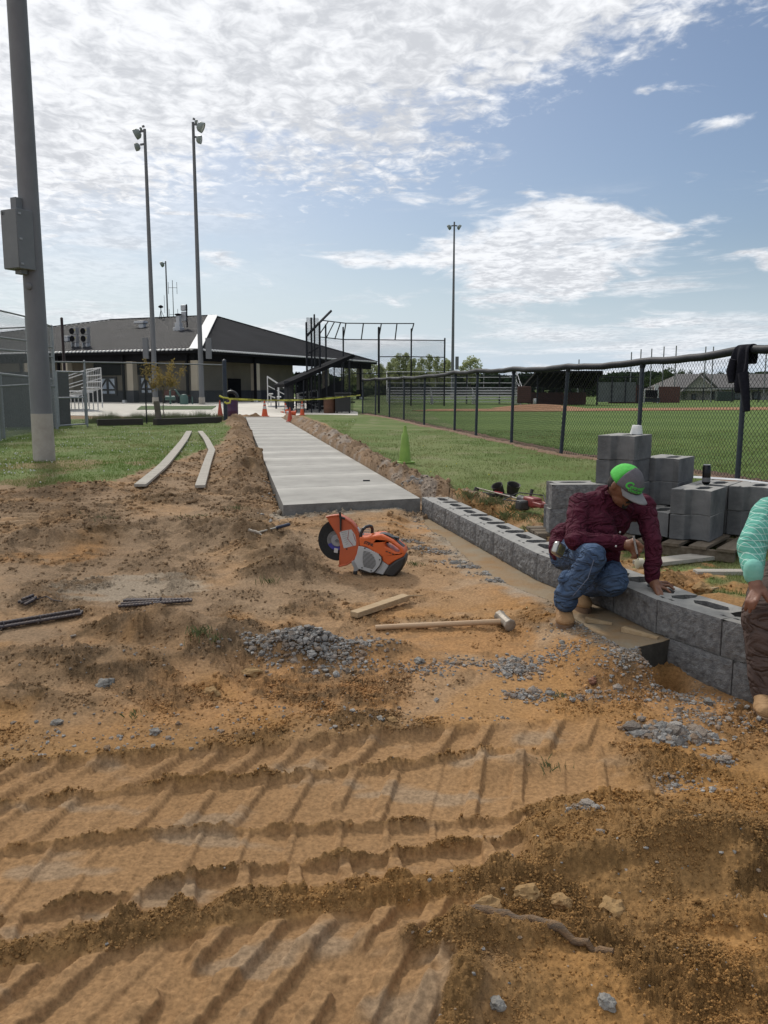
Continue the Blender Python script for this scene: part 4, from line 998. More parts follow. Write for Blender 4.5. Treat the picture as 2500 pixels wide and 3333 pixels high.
n__=(P[1]-P[0]).cross(P[3]-P[0]).normalized(); n__=n__ if n__.z>0 else -n__
vs=[v for v in P]+[v-n__*.17 for v in P]; mb.add(vs,[(0,1,2,3),(7,6,5,4),(0,4,5,1),(1,5,6,2),(2,6,7,3),(3,7,4,0)]); mb.build('roof',m_fascia,dg)
for k in range(9):
    f=(k+.0)/8; q=P[0].lerp(P[1],.05+.88*f); o=MB().beam((q.x,q.y+.1,-.02),(q.x,q.y+.1,q.z-.2),.09 if k in(0,8) else .055,.09,(0,1,0)).build('post',m_blk,dg)
for k in range(4):
    q=P[3].lerp(P[2],.05+.88*k/3); MB().beam((q.x,q.y-.3,-.02),(q.x,q.y-.3,q.z-.2),.1,.1,(0,1,0)).build('post',m_blk,dg)
mb=MB(); q0,q1=G(937,1342,0),G(962,1342,0); 
mb.box(((q0.x+q1.x)/2,41.0,.80),(q1.x-q0.x+.02,.06,1.5)); mb.build('side_panel',m_dkwall,dg)
b0,b1=V(962,HY,41),V(1150,HY,41.8); mm_=place_mesh(b0,b1,.0,2.9,dg,m_blk,pitch=.05,r=.0065); 
# trim netting to the sloping roof
me_=mm_.data.copy(); bm=bmesh.new(); bm.from_mesh(me_); Lx=(b1-b0).length/mm_.scale.x
sl_=(ra.z-rz_.z)/(ra.x-rz_.x); pt=Vector((0,0,(rz_.z-.25+sl_*(b0.x-rz_.x))/mm_.scale.z)); nrm_=Vector((-sl_*mm_.scale.x,0,mm_.scale.z)).normalized()
bmesh.ops.bisect_plane(bm,geom=bm.verts[:]+bm.edges[:]+bm.faces[:],plane_co=pt,plane_no=nrm_,clear_outer=True); bm.to_mesh(me_); bm.free(); mm_.data=me_
m_shade=mat('shade_netting',(.018,.019,.022),.9)
pn=MB()
zt=lambda X: rz_.z-.28+sl_*(X-rz_.x)
x0_,x1_=V(1000,HY,47.5).x,V(1120,HY,47.5).x
pn.add([(x0_,47.5,0),(x1_,47.5,0),(x1_,47.5,zt(x1_-1.2)),(x0_,47.5,zt(x0_-1.2))],[(0,1,2,3)]); o=pn.build('back_panel',m_shade,dg); so=o.modifiers.new('thick','SOLIDIFY'); so.thickness=.04
MB().box((V(1060,HY,46).x,46,.45),(3.2,.4,.08)).build('bench',m_shade,dg)
# ------------------------------------------------------------------ bleachers
m_white=mat('white_aluminium',(.62,.62,.61),.5,(.5,.5,.5),2,1,spec=.4)
def bleacher(loc_,rz,label,wd,rows,rail_h,sp=.75):
    t=thing('bleacher',label,'bleachers',loc_,rz)
    for k in range(rows):
        MB().box((0,sp*k,.45+.2*k+.0),(wd,.28,.06)).build('seat_plank',m_white,t)
        if k<rows-0: MB().box((0,sp*k-.38,.20+.2*k),(wd,.3,.05)).build('foot_plank',m_white,t)
    dpt=sp*(rows-1)
    for sx in(-1,-.33,.33,1):
        x_=sx*(wd/2-.15)
        mb=MB(); mb.beam((x_,-.3,.02),(x_,dpt+.2,.02),.06,.06); mb.beam((x_,-.3,.1),(x_,dpt+.2,.40+.2*(rows-1)),.06,.06)
        for k in range(rows): mb.beam((x_,sp*k,.02),(x_,sp*k,.42+.2*k),.05,.05,(0,1,0))
        mb.build('support_frame',m_white,t)
    hb=.4+.2*(rows-1)
    mb=MB(); 
    for sx in(-1,1):
        x_=sx*wd/2; mb.tube([(x_,-.1,.2),(x_,-.1,1.1)],.03,6); mb.tube([(x_,dpt+.2,.2),(x_,dpt+.2,hb+rail_h)],.03,6); mb.tube([(x_,-.1,1.1),(x_,dpt+.2,hb+rail_h)],.03,6); mb.tube([(x_,-.1,.7),(x_,dpt+.2,hb+rail_h*.5)],.025,6)
        mb.tube([(x_,dpt*.5,.4),(x_,dpt*.5,(1.1+hb+rail_h)/2)],.03,6)
    for z in(1,.66,.33): mb.tube([(-wd/2,dpt+.2,hb+rail_h*z),(wd/2,dpt+.2,hb+rail_h*z)],.03,6)
    for k in range(9): mb.tube([(-wd/2+wd*k/8,dpt+.2,hb),(-wd/2+wd*k/8,dpt+.2,hb+rail_h)],.014,5)
    mb.build('guard_rail',m_white,t); return t
q=G(225,1330,0); bleacher((q.x+.3,q.y-6,0),R(-62),'white aluminium bleacher on the patio behind the left gate',4.6,5,1.05)
q=G(918,1327,0); bleacher((q.x,q.y+2.4,0),R(98),'white aluminium bleacher end on between walk and dugout',3.6,3,1.15,.5)
q=G(985,1338,0); bleacher((q.x+.4,q.y+3,0),R(100),'low white bench frame partly hidden behind the black dugout',1.6,2,.3)
q=G(1500,1318,0); bleacher((V(1480,1300,63).x,63,0),R(0),'grey bleacher across the field behind the backstop',10.2,5,1.3)
# ------------------------------------------------------------------ cones, barrels, tape
m_or=mat('cone_orange',(.62,.105,.035),.55,(.50,.08,.03),7,1,bump=.1,spec=.35); m_ref=mat('cone_collar',(.62,.62,.60),.5,(.40,.36,.34),9,1)
m_lime=mat('cone_lime',(.26,.40,.085),.6,(.20,.31,.07),6,1,spec=.35)
def cone(loc_,h,label,m,collar=True,tilt=None,w=.30,grp='orange cones at the end of the walk'):
    t=thing('traffic_cone',label,'cone',loc_,0,grp)
    r0=w*.37
    pr=lambda z: r0*(1-z)+.018*z
    MB().lathe((0,0,0),[(r0+.01,.02),(r0,.04)]+[(pr(z),.04+z*(h-.04)) for z in(.15,.3,.45,.6,.75,.9,1)]+[(.005,h+.002)],24).build('cone_body',m,t,smooth=True)
    MB().box((0,0,.014),(w,w,.028)).build('base',m,t,bevel=.006)
    if collar:
        MB().lathe((0,0,0),[(pr(.42)+.003,.04+.42*(h-.04)),(pr(.60)+.003,.04+.60*(h-.04))],24,cap=False).build('reflective_collar',m_ref,t,smooth=True)
        MB().lathe((0,0,0),[(pr(.68)+.003,.04+.68*(h-.04)),(pr(.78)+.003,.04+.78*(h-.04))],24,cap=False).build('reflective_collar',m_ref,t,smooth=True)
    if tilt: t.rotation_euler=tilt
    return t
q=G(717,1361,0); cone((q.x,q.y,0),.72,'faded plain orange cone standing left of the fence corner post',mat('cone_faded',(.50,.075,.035),.6,(.42,.06,.03),7,1),False,w=.34)
q=G(862,1357,0); cone((q.x,q.y,.02),.71,'bright orange cone standing alone in the middle of the walk end',m_or,w=.36)
q=G(984,1352,0); cone((q.x,q.y,.0),.64,'orange cone standing right of the fallen one by the dugout',m_or,w=.28)
q=G(935,1350,0); cone((q.x,q.y+.3,.0),.55,'orange cone leaning left at the head of the dirt ridge',m_or,w=.28,tilt=(0,R(-14),0))
q=G(944,1374,0); cone((q.x,q.y,.02),.50,'dull orange cone standing on the dirt ridge nearest the camera',mat('cone_faded',(.5,.075,.035),.6),False,w=.26)
q=G(978,1354,0); cone((q.x-.1,q.y-.9,.14),.66,'orange cone lying on its side along the dirt ridge',m_or,w=.28,tilt=(0,R(-84),R(8)))
q=G(1318,1508,0); z=gz(q.x,q.y)
lc=thing('traffic_cone','tall dented lime green cone standing on the grass right of the walk','cone',(q.x,q.y,z+.0))
hC=V(1318,1385,q.y).z-z
prf=[(.100,.03),(.094,.10),(.080,.22),(.064,.34),(.050,.46),(.034,hC-.12),(.024,hC-.02),(.02,hC),(.004,hC+.002)]
mb=MB(); mb.lathe((0,0,0),prf,28); mb.v=[(v[0]*(1+.12*mnoise.noise(Vector((v[0]*9,v[1]*9,v[2]*5)))),v[1],v[2]) for v in mb.v]; mb.build('cone_body',m_lime,lc,smooth=True)
MB().box((0,0,.015),(.26,.26,.03),Matrix.Rotation(R(20),3,'Z')).build('base',m_lime,lc,bevel=.008)
def barrel(px,yb,D,wpx,hpx,m,label,extra=None,name='trash_barrel'):
    q=V(px,HY,D); s_=D/2700/1.0; r=wpx/2*s_; h=hpx*s_; t=thing(name,label,'barrel',(q.x,q.y,0))
    MB().lathe((0,0,0),[(r*.97,0),(r,.02),(r,h*.33),(r*1.03,h*.34),(r,h*.36),(r,h*.65),(r*1.03,h*.66),(r,h*.68),(r,h-.02),(r*1.03,h),(r*.93,h),(r*.93,h*.6),(.01,h*.6)],28,cap=False).build('drum',m,t,smooth=True); return t,r,h
m_pur=mat('barrel_purple',(.050,.018,.075),.5,(.075,.018,.035),2.2,1); m_rust=mat('barrel_rust',(.11,.045,.022),.75,(.075,.035,.02),3,1); m_bkp=mat('black_plastic',(.015,.015,.016),.5,(.022,.022,.022),5,1)
t,r,h=barrel(752,1352,35.5,42,60,m_pur,'purple trash drum behind the fence corner post with a black ring on top')
tb=MB(); 
for k in range(24):
    pass
mb=MB(); mb.tube([(r*.95*math.cos(a),0,h+r*.9*math.sin(a)*1.0+.02) for a in np.linspace(.0,PI,14)],.07,8); mb.build('ring_handle',m_bkp,t,smooth=True)
t,r,h=barrel(1072,1344,40.2,38,48,m_rust,'rust brown trash drum beside the black bin'); MB().box((0,0,h+.04),(r*1.0,r*.8,.12)).build('bag_rim',m_bkp,t,bevel=.03)
q=V(1116,HY,40.2); bt2=thing('wheeled_bin','large square black trash bin in front of the dugout','bin',(q.x,q.y,0))
MB().prism([(-.36,-.3),(.36,-.3),(.36,.3),(-.36,.3)],.10,.92).build('bin_body',m_bkp,bt2,bevel=.03); MB().box((0,0,.96),(.78,.68,.07)).build('bin_lid',m_bkp,bt2,bevel=.02)
MB().box((.0,-.36,.80),(.07,.01,.07),Matrix.Rotation(R(45),3,'Y')).build('emblem',m_ref,bt2)
for s in(-1,1): MB().lathe((s*.3,.2,.09),[(.09,-.03),(.09,.03)],14,Matrix.Rotation(R(90),3,'Y')).build('wheel',m_bkp,bt2)
m_tape=mat('caution_yellow',(.72,.66,.10),.5)
a=V(742,1298,30.4); b=V(1173,1286,37.8); tp_=thing('caution_tape','yellow caution tape stretched across the end of the walk','tape')
vs=[];fs=[]; n=60
for k in range(n+1):
    t_=k/n; q=a.lerp(b,t_); q.z-=.13*math.sin(PI*t_); tw=.9 if .0<t_<1 else 0; hh_=.037*(.75+.25*math.sin(t_*19))
    vs+= [(q.x,q.y+.01*math.sin(t_*25),q.z-hh_),(q.x,q.y-.01*math.sin(t_*25),q.z+hh_)]
for k in range(n): fs.append((2*k,2*k+2,2*k+3,2*k+1))
mb=MB(); mb.add(vs,fs); o=mb.build('tape_band',m_tape,tp_); so=o.modifiers.new('thick','SOLIDIFY'); so.thickness=.004
tme=text_mesh('CAUTION',.062,.001)
tme.materials.append(m_blk)
for k in range(11):
    t_=.05+k*.09; q=a.lerp(b,t_); q.z-=.13*math.sin(PI*t_)
    o=obj('lettering',tme,None,tp_,(q.x,q.y-.012,q.z),(R(90),0,math.atan2(b.y-a.y,b.x-a.x)))
mb=MB(); q=V(735,1300,30.35)
mb.tube([V(714,1288,30.2),V(726,1294,30.2),V(742,1296,30.2),V(750,1302,30.3),V(748,1311,30.3),V(738,1313,30.3),V(732,1309,30.2)],.035,6); mb.build('tied_end',m_tape,tp_,smooth=True)
# ------------------------------------------------------------------ across the field
fd=thing('dugout','far dugout across the field with raised dark roof and low brick wall','dugout')
m_brick=mat('brick_red',(.105,.045,.034),.9,(.085,.042,.034),6,1)
f0,f1=V(1703,1258,63),V(1925,1266,63); h0,h1=V(1743,1212,60),V(1962,1212,60)
mb=MB(); P=[f0,f1,h1,h0]; vs=P+[v+Vector((0,0,.12)) for v in P]; mb.add(vs,[(0,1,2,3),(7,6,5,4),(0,4,5,1),(1,5,6,2),(2,6,7,3),(3,7,4,0)]); mb.build('roof',m_fascia,fd)
for k in range(12):
    q=h0.lerp(h1,k/11); q2=f0.lerp(f1,k/11); MB().beam(q-Vector((0,0,.03)),q2-Vector((0,0,.03)),.06,.10).build('rafter',mat('rafter_dark',(.045,.04,.034),.8),fd)
for k in range(5):
    q=f0.lerp(f1,.08+.8*k/4); MB().beam((q.x,q.y-.3,0),(q.x,q.y-.3,q.z),.1,.1,(0,1,0)).build('post',m_blk,fd)
for q in(h0.lerp(h1,.05),h0.lerp(h1,.95)): MB().beam((q.x,q.y+.4,0),(q.x,q.y+.4,q.z-.2),.1,.1,(0,1,0)).build('post',m_blk,fd)
MB().box(((f0.x+f1.x)/2,62.6,.45),(f1.x-f0.x-1.0,.25,.9)).build('low_wall',m_brick,fd)
place_mesh(Vector((f0.x,62.0,0)),Vector((f1.x,62.0,0)),.0,1.4,fd,m_blk,pitch=.09,r=.004)
q=V(1704,1310,60); t=thing('equipment_cart','rust red bin with white wheels left of the far dugout','cart',(q.x,q.y,0))
MB().prism([(-.5,-.3),(.5,-.3),(.42,.3),(-.42,.3)],.15,1.35).build('bin_body',m_brick,t,bevel=.08)
for s in(-.75,.8): MB().lathe((s,0,.25),[(.24,-.08),(.24,.08)],14,Matrix.Rotation(R(90),3,'Y')).build('wheel',m_white,t)
# far backstop netting poles above the fence line
ORD=['first','second','third','fourth','fifth','sixth','seventh','eighth','ninth']
for k,(px,yt) in enumerate(((1885,1170),(2056,1146),(2087,1137),(2122,1135),(2162,1128),(2202,1125),(2298,1128),(2323,1128),(2496,1130))):
    q=V(px,yt,74); o=MB().tube([(q.x,q.y,0),(q.x,q.y,q.z)],.05,6).build('net_pole',m_galvd); tag(o,ORD[k]+' thin netting pole from the left above the far fence line','pole','netting poles across the field')
far=thing('chain_link_fence','distant black fence with mid rail along the far side of the field','fence')
ya=[V(1480,1224,66),V(1705,1222,66)]; q0,q1=V(1480,HY,66),V(1700,HY,66)
for px in(1520,1627): q=V(px,1221,66); post(None,(q.x,66),0,q.z,.06,m_blk,far)
MB().tube([(V(1448,HY,66).x,66,2.15),(V(1760,HY,66).x,66,2.2)],.035,6).build('rail',m_blk,far)
zr=V(2200,1263,72).z
MB().tube([(V(2060,HY,72).x,72,zr),(V(2750,HY,72).x,72,zr)],.05,6).build('rail',m_blk,far)
for px in(2095,2197,2290,2385,2470,2600): q=V(px,HY,72); post(None,(q.x,72),0,zr,.05,m_blk,far)
place_mesh(V(2060,HY,72),V(2700,HY,72),0,zr,far,m_blk,pitch=.2,r=.004)
# cage, scoreboard, brick wall pieces
q=V(1980,HY,68); t=thing('equipment_cage','dark mesh equipment cage right of the far dugout','cage',(q.x,68,0))
for dx_ in(-.9,0.3,1.4,2.4): MB().beam((dx_,0,0),(dx_,0,2.1),.08,.08,(0,1,0)).build('post',m_blk,t)
MB().box((.75,.2,.9),(3.1,.05,1.6)).build('panel',mat('grey_panel',(.13,.14,.14),.8,(.09,.10,.10),2,1),t); MB().tube([(-.9,0,2.1),(2.4,0,2.1)],.05,6).build('rail',m_blk,t)
q=V(2033,HY,69); o=MB().box((q.x,69,.75),(2.6,.3,1.5)).build('brick_wall',m_brick); tag(o,'low rust red wall between the cage and the scoreboard','wall')
q=V(2122,HY,69); t=thing('scoreboard','small black scoreboard on white posts across the field','scoreboard',(q.x,69,0))
MB().box((0,0,.75),(.95,.15,.62)).build('display',m_fascia,t,bevel=.02)
for s in(-.55,.55): MB().beam((s,0.1,0),(s,.1,1.1),.10,.08,(0,1,0)).build('post',m_white,t)
MB().box((.45,.3,1.25),(.3,.2,.5)).build('cap_panel',m_white,t)
MB().box((.1,.2,.25),(1.3,.3,.35)).build('base_panel',m_dkwall,t)
q=V(2170,HY,71); o=MB().box((q.x,71,.65),(2.2,.3,1.4)).build('brick_wall',m_brick); tag(o,'low rust red wall between the scoreboard and the far house','wall')
hb_=thing('clubhouse','pale stucco clubhouse with grey gabled roof beyond the field','building'); Dh=88
def hx(px): return V(px,HY,Dh).x
zw=V(2300,1266,Dh).z; zr_=V(2300,1219,Dh).z
m_st=mat('pale_stucco',(.42,.40,.36),.9,(.36,.34,.30),1,1); m_sh=mat('grey_shingle',(.10,.095,.095),.9,(.14,.135,.13),.8,1)
MB().box(((hx(2200)+hx(2800))/2,Dh+5,zw/2),(hx(2800)-hx(2200),10,zw)).build('wall',m_st,hb_)
P=[Vector((hx(2196),Dh-1,zw-.1)),Vector((hx(2820),Dh-1,zw-.1)),Vector((hx(2820),Dh+5,zr_)),Vector((hx(2250),Dh+5,zr_))]
mb=MB(); vs=P+[v+Vector((0,0,.15)) for v in P]; mb.add(vs,[(0,1,2,3),(7,6,5,4),(0,4,5,1),(1,5,6,2),(2,6,7,3),(3,7,4,0)]); mb.build('roof',m_sh,hb_)
MB().add([(hx(2196),Dh+11,zw-.1),(hx(2196),Dh-1,zw-.1),(hx(2250),Dh+5,zr_)],[(0,1,2)]).build('roof_end',m_sh,hb_)
gp=MB(); gp.add([(hx(2206),Dh-1.6,zw-.2),(hx(2316),Dh-1.6,zw-.2),(hx(2258),Dh-1.6,zr_-.15)],[(0,1,2)]); g_=gp.build('gable',m_st,hb_); so=g_.modifiers.new('t','SOLIDIFY'); so.thickness=.2
mb=MB(); mb.beam((hx(2196),Dh-2,zw-.3),(hx(2258),Dh-2,zr_+.1),.5,.14,(0,0,1)); mb.beam((hx(2258),Dh-2,zr_+.1),(hx(2322),Dh-2,zw-.3),.5,.14); mb.build('gable_board',m_sh,hb_)
for (a,b,c,d) in((2252,2266,1283,1318),(2318,2342,1275,1300),(2385,2425,1278,1318),(2450,2475,1275,1300)):
    z1=V(a,c,Dh).z; z0=max(.05,V(a,d,Dh).z); w=MB().box(((hx(a)+hx(b))/2,Dh-.06,(z0+z1)/2),(hx(b)-hx(a),.14,z1-z0)).build('window',m_win,hb_); MB().box(((hx(a)+hx(b))/2,Dh-.15,(z0+z1)/2),((hx(b)-hx(a))*.7,.04,(z1-z0)*.8)).build('pane',mat('dim_glass',(.10,.12,.13),.15),w)
q=V(2360,HY,80); t=thing('hedge_box','dark green utility box and pale rail before the far clubhouse','box',(q.x,80,0)); MB().box((0,0,.45),(1.6,.6,.9)).build('cabinet',mat('dark_green_paint',(.03,.05,.04),.7),t,bevel=.03); MB().tube([(-1.6,0,1.15),(1.2,0,1.15)],.05,6).build('rail',m_white,t)
# small things by the pavilion
q=G(605,1322,0); t=thing('water_hydrant','green backflow valve assembly on the grass island','hydrant',(V(580,HY,61).x,61,.05))
mg=mat('green_valve',(.06,.13,.11),.6); MB().lathe((.4,0,0),[(.30,0),(.30,.55),(.2,.7),(.02,.74)],16).build('valve_body',mg,t,smooth=True)
M=MB(); M.tube([(-.6,0,0),(-.6,0,1.0),(-.2,0,1.05),(.1,0,.6)],.07,8); M.tube([(-.95,0,.45),(-.25,0,.45)],.16,8); M.tube([(1.0,0,0),(1.0,0,.55)],.05,6); M.build('pipework',mg,t,smooth=True)
for (px,pw,lb) in((548,44,'dark reddish bench standing against the pavilion wall'),(597,46,'long low brown bench between the pavilion columns')):
    q=V(px,HY,67.5 if px<570 else 66.3); w=pw/2700*67; t=thing('bench',lb,'bench',(q.x,q.y,0),R(-20)); mbn=mat('bench_brown',(.10,.035,.025),.7)
    MB().box((0,0,.5 if px<570 else .62),(w,.35,.07)).build('seat',mbn,t)
    if px<570: MB().box((0,.15,.85),(w,.06,.45)).build('backrest',mbn,t)
    for s in(-.8,.8): MB().box((s*w/2,0,.25),(.08,.3,.5)).build('leg',m_blk,t)
# wooden post and sapling before the far fence
q=G(522,1382,0); o=MB().beam((q.x-.02,q.y,-.1),(q.x-.10,q.y,.78),.17,.15,(0,1,0)).build('wooden_post',mat('weathered_post',(.16,.135,.11),.9,(.10,.085,.07),5,1,bump=.4),bevel=.01); tag(o,'weathered square wooden post beside the sapling','post')

# ------------------------------------------------------------------ trees
m_bark=mat('bark',(.13,.11,.09),.95,(.08,.065,.05),6,1)
leafm=[leafy('leaf_spring',(.40,.43,.22),(.27,.31,.14)),leafy('leaf_dark',(.035,.058,.026),(.022,.040,.018),tr=.3),leafy('leaf_mid',(.085,.125,.045),(.05,.085,.03),tr=.35),leafy('leaf_autumn',(.34,.25,.085),(.22,.165,.055),5)]
def crown_mesh(seed,n,shape,leaf,gap=.5):
    rr_=np.random.RandomState(seed); nl_=30
    cs=[];
    for k in range(nl_):
        a=rr_.uniform(0,2*PI); h=(k+rr_.uniform(0,1))/nl_
        if shape=='cone': rad=.45*(1-h)*rr_.uniform(.3,1); s=.16+.2*(1-h)
        elif shape=='tall': rad=.38*math.sin(PI*min(1,h*.85+.12))*rr_.uniform(.2,1); s=rr_.uniform(.09,.15)
        else: rad=.42*math.sin(PI*min(1,h*.75+.2))*rr_.uniform(.3,1); s=rr_.uniform(.11,.2)
        cs.append((rad*math.cos(a),rad*math.sin(a),h*.9+.02,s))
    vs=np.zeros((n*4,3)); 
    for k in range(n):
        c=cs[rr_.randint(nl_)]; d=rr_.normal(size=3); d/=np.linalg.norm(d); rad=c[3]*rr_.uniform(.25,1)**.5
        p=np.array(c[:3])+d*rad*np.array([1,1,.8]); u=rr_.normal(size=3); u/=np.linalg.norm(u); v=np.cross(u,rr_.normal(size=3)); v/=np.linalg.norm(v); s=leaf*rr_.uniform(.5,1.3)
        vs[k*4:k*4+4]=[p-u*s,p-v*s*.6,p+u*s,p+v*s*.6]
    me=bpy.data.meshes.new('crown'); me.from_pydata(vs.tolist(),[],[(4*k,4*k+1,4*k+2,4*k+3) for k in range(n)]); return me
def limbs_mesh(seed,shape):
    rr_=random.Random(seed); mb=MB(); mb.tube([(0,0,-.25),(.01,0,.3),(0,.01,.75)],[.022,.016,.006],7)
    for k in range(9):
        a=rr_.uniform(0,2*PI); z=rr_.uniform(.0,.55); l=rr_.uniform(.2,.4); mb.tube([(0,0,z),(l*.5*math.cos(a),l*.5*math.sin(a),z+l*.5),(l*math.cos(a),l*math.sin(a),z+l*.9)],[.010,.006,.002],5)
    return mb.mesh('trunk')
CR={s:[crown_mesh(10+k+i_*7,n,s,lf) for k in range(3)] for i_,(s,n,lf) in enumerate((('tall',2600,.026),('round',2600,.032),('cone',1200,.030)))}
LM=[limbs_mesh(k,'') for k in range(3)]
def tree(px,ytop,D,wpx,kind,mi,label,grp,zb=0,k=0,trunk=.15):
    q=V(px,ytop,D); H=q.z-zb; w=wpx/2700*D*1.15; t=thing('tree',label,'tree',(q.x,q.y,zb),random.uniform(0,6),grp)
    me=CR[kind][k%3]; o=bpy.data.objects.new('crown',me); COL.objects.link(o); o.parent=t; 
    if not me.materials: me.materials.append(leafm[mi])
    o.material_slots[0].link='OBJECT'; o.material_slots[0].material=leafm[mi]
    o.scale=(w,w,H*(1-trunk)); o.location=(0,0,H*trunk)
    l=bpy.data.objects.new('trunk',LM[k%3]); COL.objects.link(l); l.parent=t; 
    if not LM[k%3].materials: LM[k%3].materials.append(m_bark)
    l.scale=(w*1.1,w*1.1,H*(1-trunk)); l.location=(0,0,H*trunk); return t
rt=random.Random(3)
k=0
for px,yt,w in((1130,1190,60),(1165,1172,70),(1205,1168,62),(1245,1195,50),(1265,1180,45),(1300,1142,60),(1322,1140,58),(1350,1165,55),(1372,1158,50),(1400,1150,55),(1425,1158,50),(1450,1160,46),(1462,1170,40),(1190,1195,55),(1280,1160,50),(1335,1175,60),(1240,1185,60)):
    tree(px,yt+rt.uniform(-4,4),150+rt.uniform(-8,14),w*1.25,'tall',0,'pale green leafing tree behind the backstop','pale trees behind the backstop',k=k,trunk=.2); k+=1
tree(1533,1160,150,92,'round',0,'lone round pale green tree just right of the light pole',None,k=1,trunk=.32)
for px,yt,w in((1165,1252,90),(1215,1248,80),(1265,1250,90),(1320,1245,90),(1380,1248,90),(1440,1250,80),(1480,1235,60),(1510,1255,70),(1560,1262,80),(1600,1268,70),(1640,1266,80),(1690,1262,70),(1500,1225,45)):
    tree(px,yt,140+rt.uniform(-4,8),w,'round',1,'dark green low tree in the far wood behind the field','dark trees behind the field',k=k,trunk=.02); k+=1
for px,yt,w,kd,mi in((1945,1232,60,'round',1),(1985,1216,70,'round',1),(2010,1212,60,'cone',1),(2045,1208,70,'round',1),(2075,1222,60,'round',2),(2110,1228,60,'round',2),(2140,1225,60,'round',2),(2178,1198,80,'round',2),(2215,1205,60,'round',2),(2248,1203,40,'cone',1),(2290,1210,60,'round',2),(2340,1212,70,'round',1),(2385,1215,60,'round',2),(2430,1213,60,'round',1),(2480,1212,70,'round',2),(2530,1212,70,'round',1),(1900,1240,70,'round',1)):
    tree(px,yt,118+rt.uniform(-4,8),w,kd,mi,'green tree in the belt beyond the far dugout and clubhouse','trees beyond the clubhouse',k=k,trunk=.02); k+=1
tree(2227,1272,82,36,'cone',1,'small dark conifer shrub before the pale clubhouse',None,k=2,trunk=.0)
tree(1010,1240,150,120,'round',2,'bushy green tree half hidden behind the pavilion end','trees past the pavilion end',k=3,trunk=.05); tree(1190,1255,120,90,'round',2,'lower bushy green tree nearest the backstop posts','trees past the pavilion end',k=4,trunk=.05)
# far-off wood that closes the view
def wood(name,x0,x1,D,zt,seed,mi,n):
    rr_=np.random.RandomState(seed); vs=np.zeros((n*4,3)); X=rr_.uniform(x0,x1,n); 
    top=zt*(.75+.5*fbm(X*.05,X*0+seed,4,seed)); Z=top*rr_.uniform(0,1,n)**.6; Y=D+rr_.uniform(-5,5,n)
    P=np.stack([X,Y,Z],1); u=rr_.normal(size=(n,3)); u/=np.linalg.norm(u,axis=1)[:,None]; v=np.cross(u,rr_.normal(size=(n,3))); v/=np.linalg.norm(v,axis=1)[:,None]; s=rr_.uniform(.35,.9,n)[:,None]
    vs=np.stack([P-u*s,P-v*s*.6,P+u*s,P+v*s*.6],1).reshape(-1,3)
    me=bpy.data.meshes.new(name); me.from_pydata(vs.tolist(),[],[(4*k,4*k+1,4*k+2,4*k+3) for k in range(n)]); o=obj(name,me,leafm[mi]); o['kind']='stuff'; tag(o,'dense dark wood along the horizon','wood'); return o
wood('far_wood',-110,150,185,5.5,5,1,26000)
# sapling with its yellowing leaves
q=G(531,1382,0); sp_=thing('sapling','thin young tree with sparse yellow brown leaves behind the black fence','tree',(q.x,q.y,0))
mb=MB(); mb.tube([(0.1,0,-.1),(0.02,0,.5),(.05,.02,1.15),(.10,0,1.35)],[.018,.016,.013,.008],8); rs=random.Random(5); tips=[]
for k in range(16):
    a=rs.uniform(0,2*PI); l=rs.uniform(.35,.75); z=rs.uniform(1.0,1.4); e=Vector((.05+l*math.cos(a),l*.7*math.sin(a),z+rs.uniform(.1,.75))); m_=Vector((.05+l*.45*math.cos(a),l*.3*math.sin(a),z+rs.uniform(.1,.3))); mb.tube([(.05,.02,z-.1),m_,e],[.007,.005,.002],5); tips+=[(m_,e)]
mb.build('trunk',m_bark,sp_,smooth=True)
lv=MB()
for k in range(1500):
    a,b=rs.choice(tips); p_=a.lerp(b,rs.uniform(.2,1.15))+Vector((rs.gauss(0,.06),rs.gauss(0,.06),rs.gauss(0,.06))); u=Vector((rs.gauss(0,1),rs.gauss(0,1),rs.gauss(0,1))).normalized(); v=u.cross(Vector((rs.gauss(0,1),rs.gauss(0,1),rs.gauss(0,1)))).normalized(); s=.030
    lv.add([p_-u*s,p_-v*s*.6,p_+u*s,p_+v*s*.6],[(0,1,2,3)])
o=lv.build('leaves',leafm[3],sp_); o['kind']='stuff'
# ------------------------------------------------------------------ blocks stacked on a pallet
def split_mesh(seed): return BM[seed%5]
GB=-.09
Ob=Vector((2.02,6.95)); E1=Vector((.25,-.186)); E2=Vector((.281,.373))
stack=[
 (0,0,0,'grey block on the pallet under the tallest column'),(1,0,0,'grey block on the pallet just left of the can block column'),(2,0,0,'grey block on the pallet directly below the nearest smooth block'),
 (0,1,0,'grey block at the back left of the pallet'),(1,1,0,'grey block at the back of the pallet, middle'),(2,1,0,'grey block on the pallet second from the right end'),(3,1,0,'grey block on the pallet at its right end'),
 (0,0,1,'grey block in the third row from the top of the tallest column'),(2,0,1,'smooth grey block with rounded corner in front of the can'),(2,1,1,'grey block carrying the black can'),(3,1,1,'grey block beside the white sheeting at the right end'),(.75,.88,1,'grey block in the second layer behind the tallest column'),
 (0,0,2,'grey block directly below the top block of the stack'),(.75,.88,2,'grey block standing one layer below the top, at its right'),(0,0,3,'topmost grey block of the stack carrying a white cup')]
m_sblock=mat('stack_block_shaded',(.20,.203,.205),.9,(.085,.088,.092),4,1,bump=.5,bsc=90,spec=.18)  # dirty sides, also darkened in colour because they face the shade
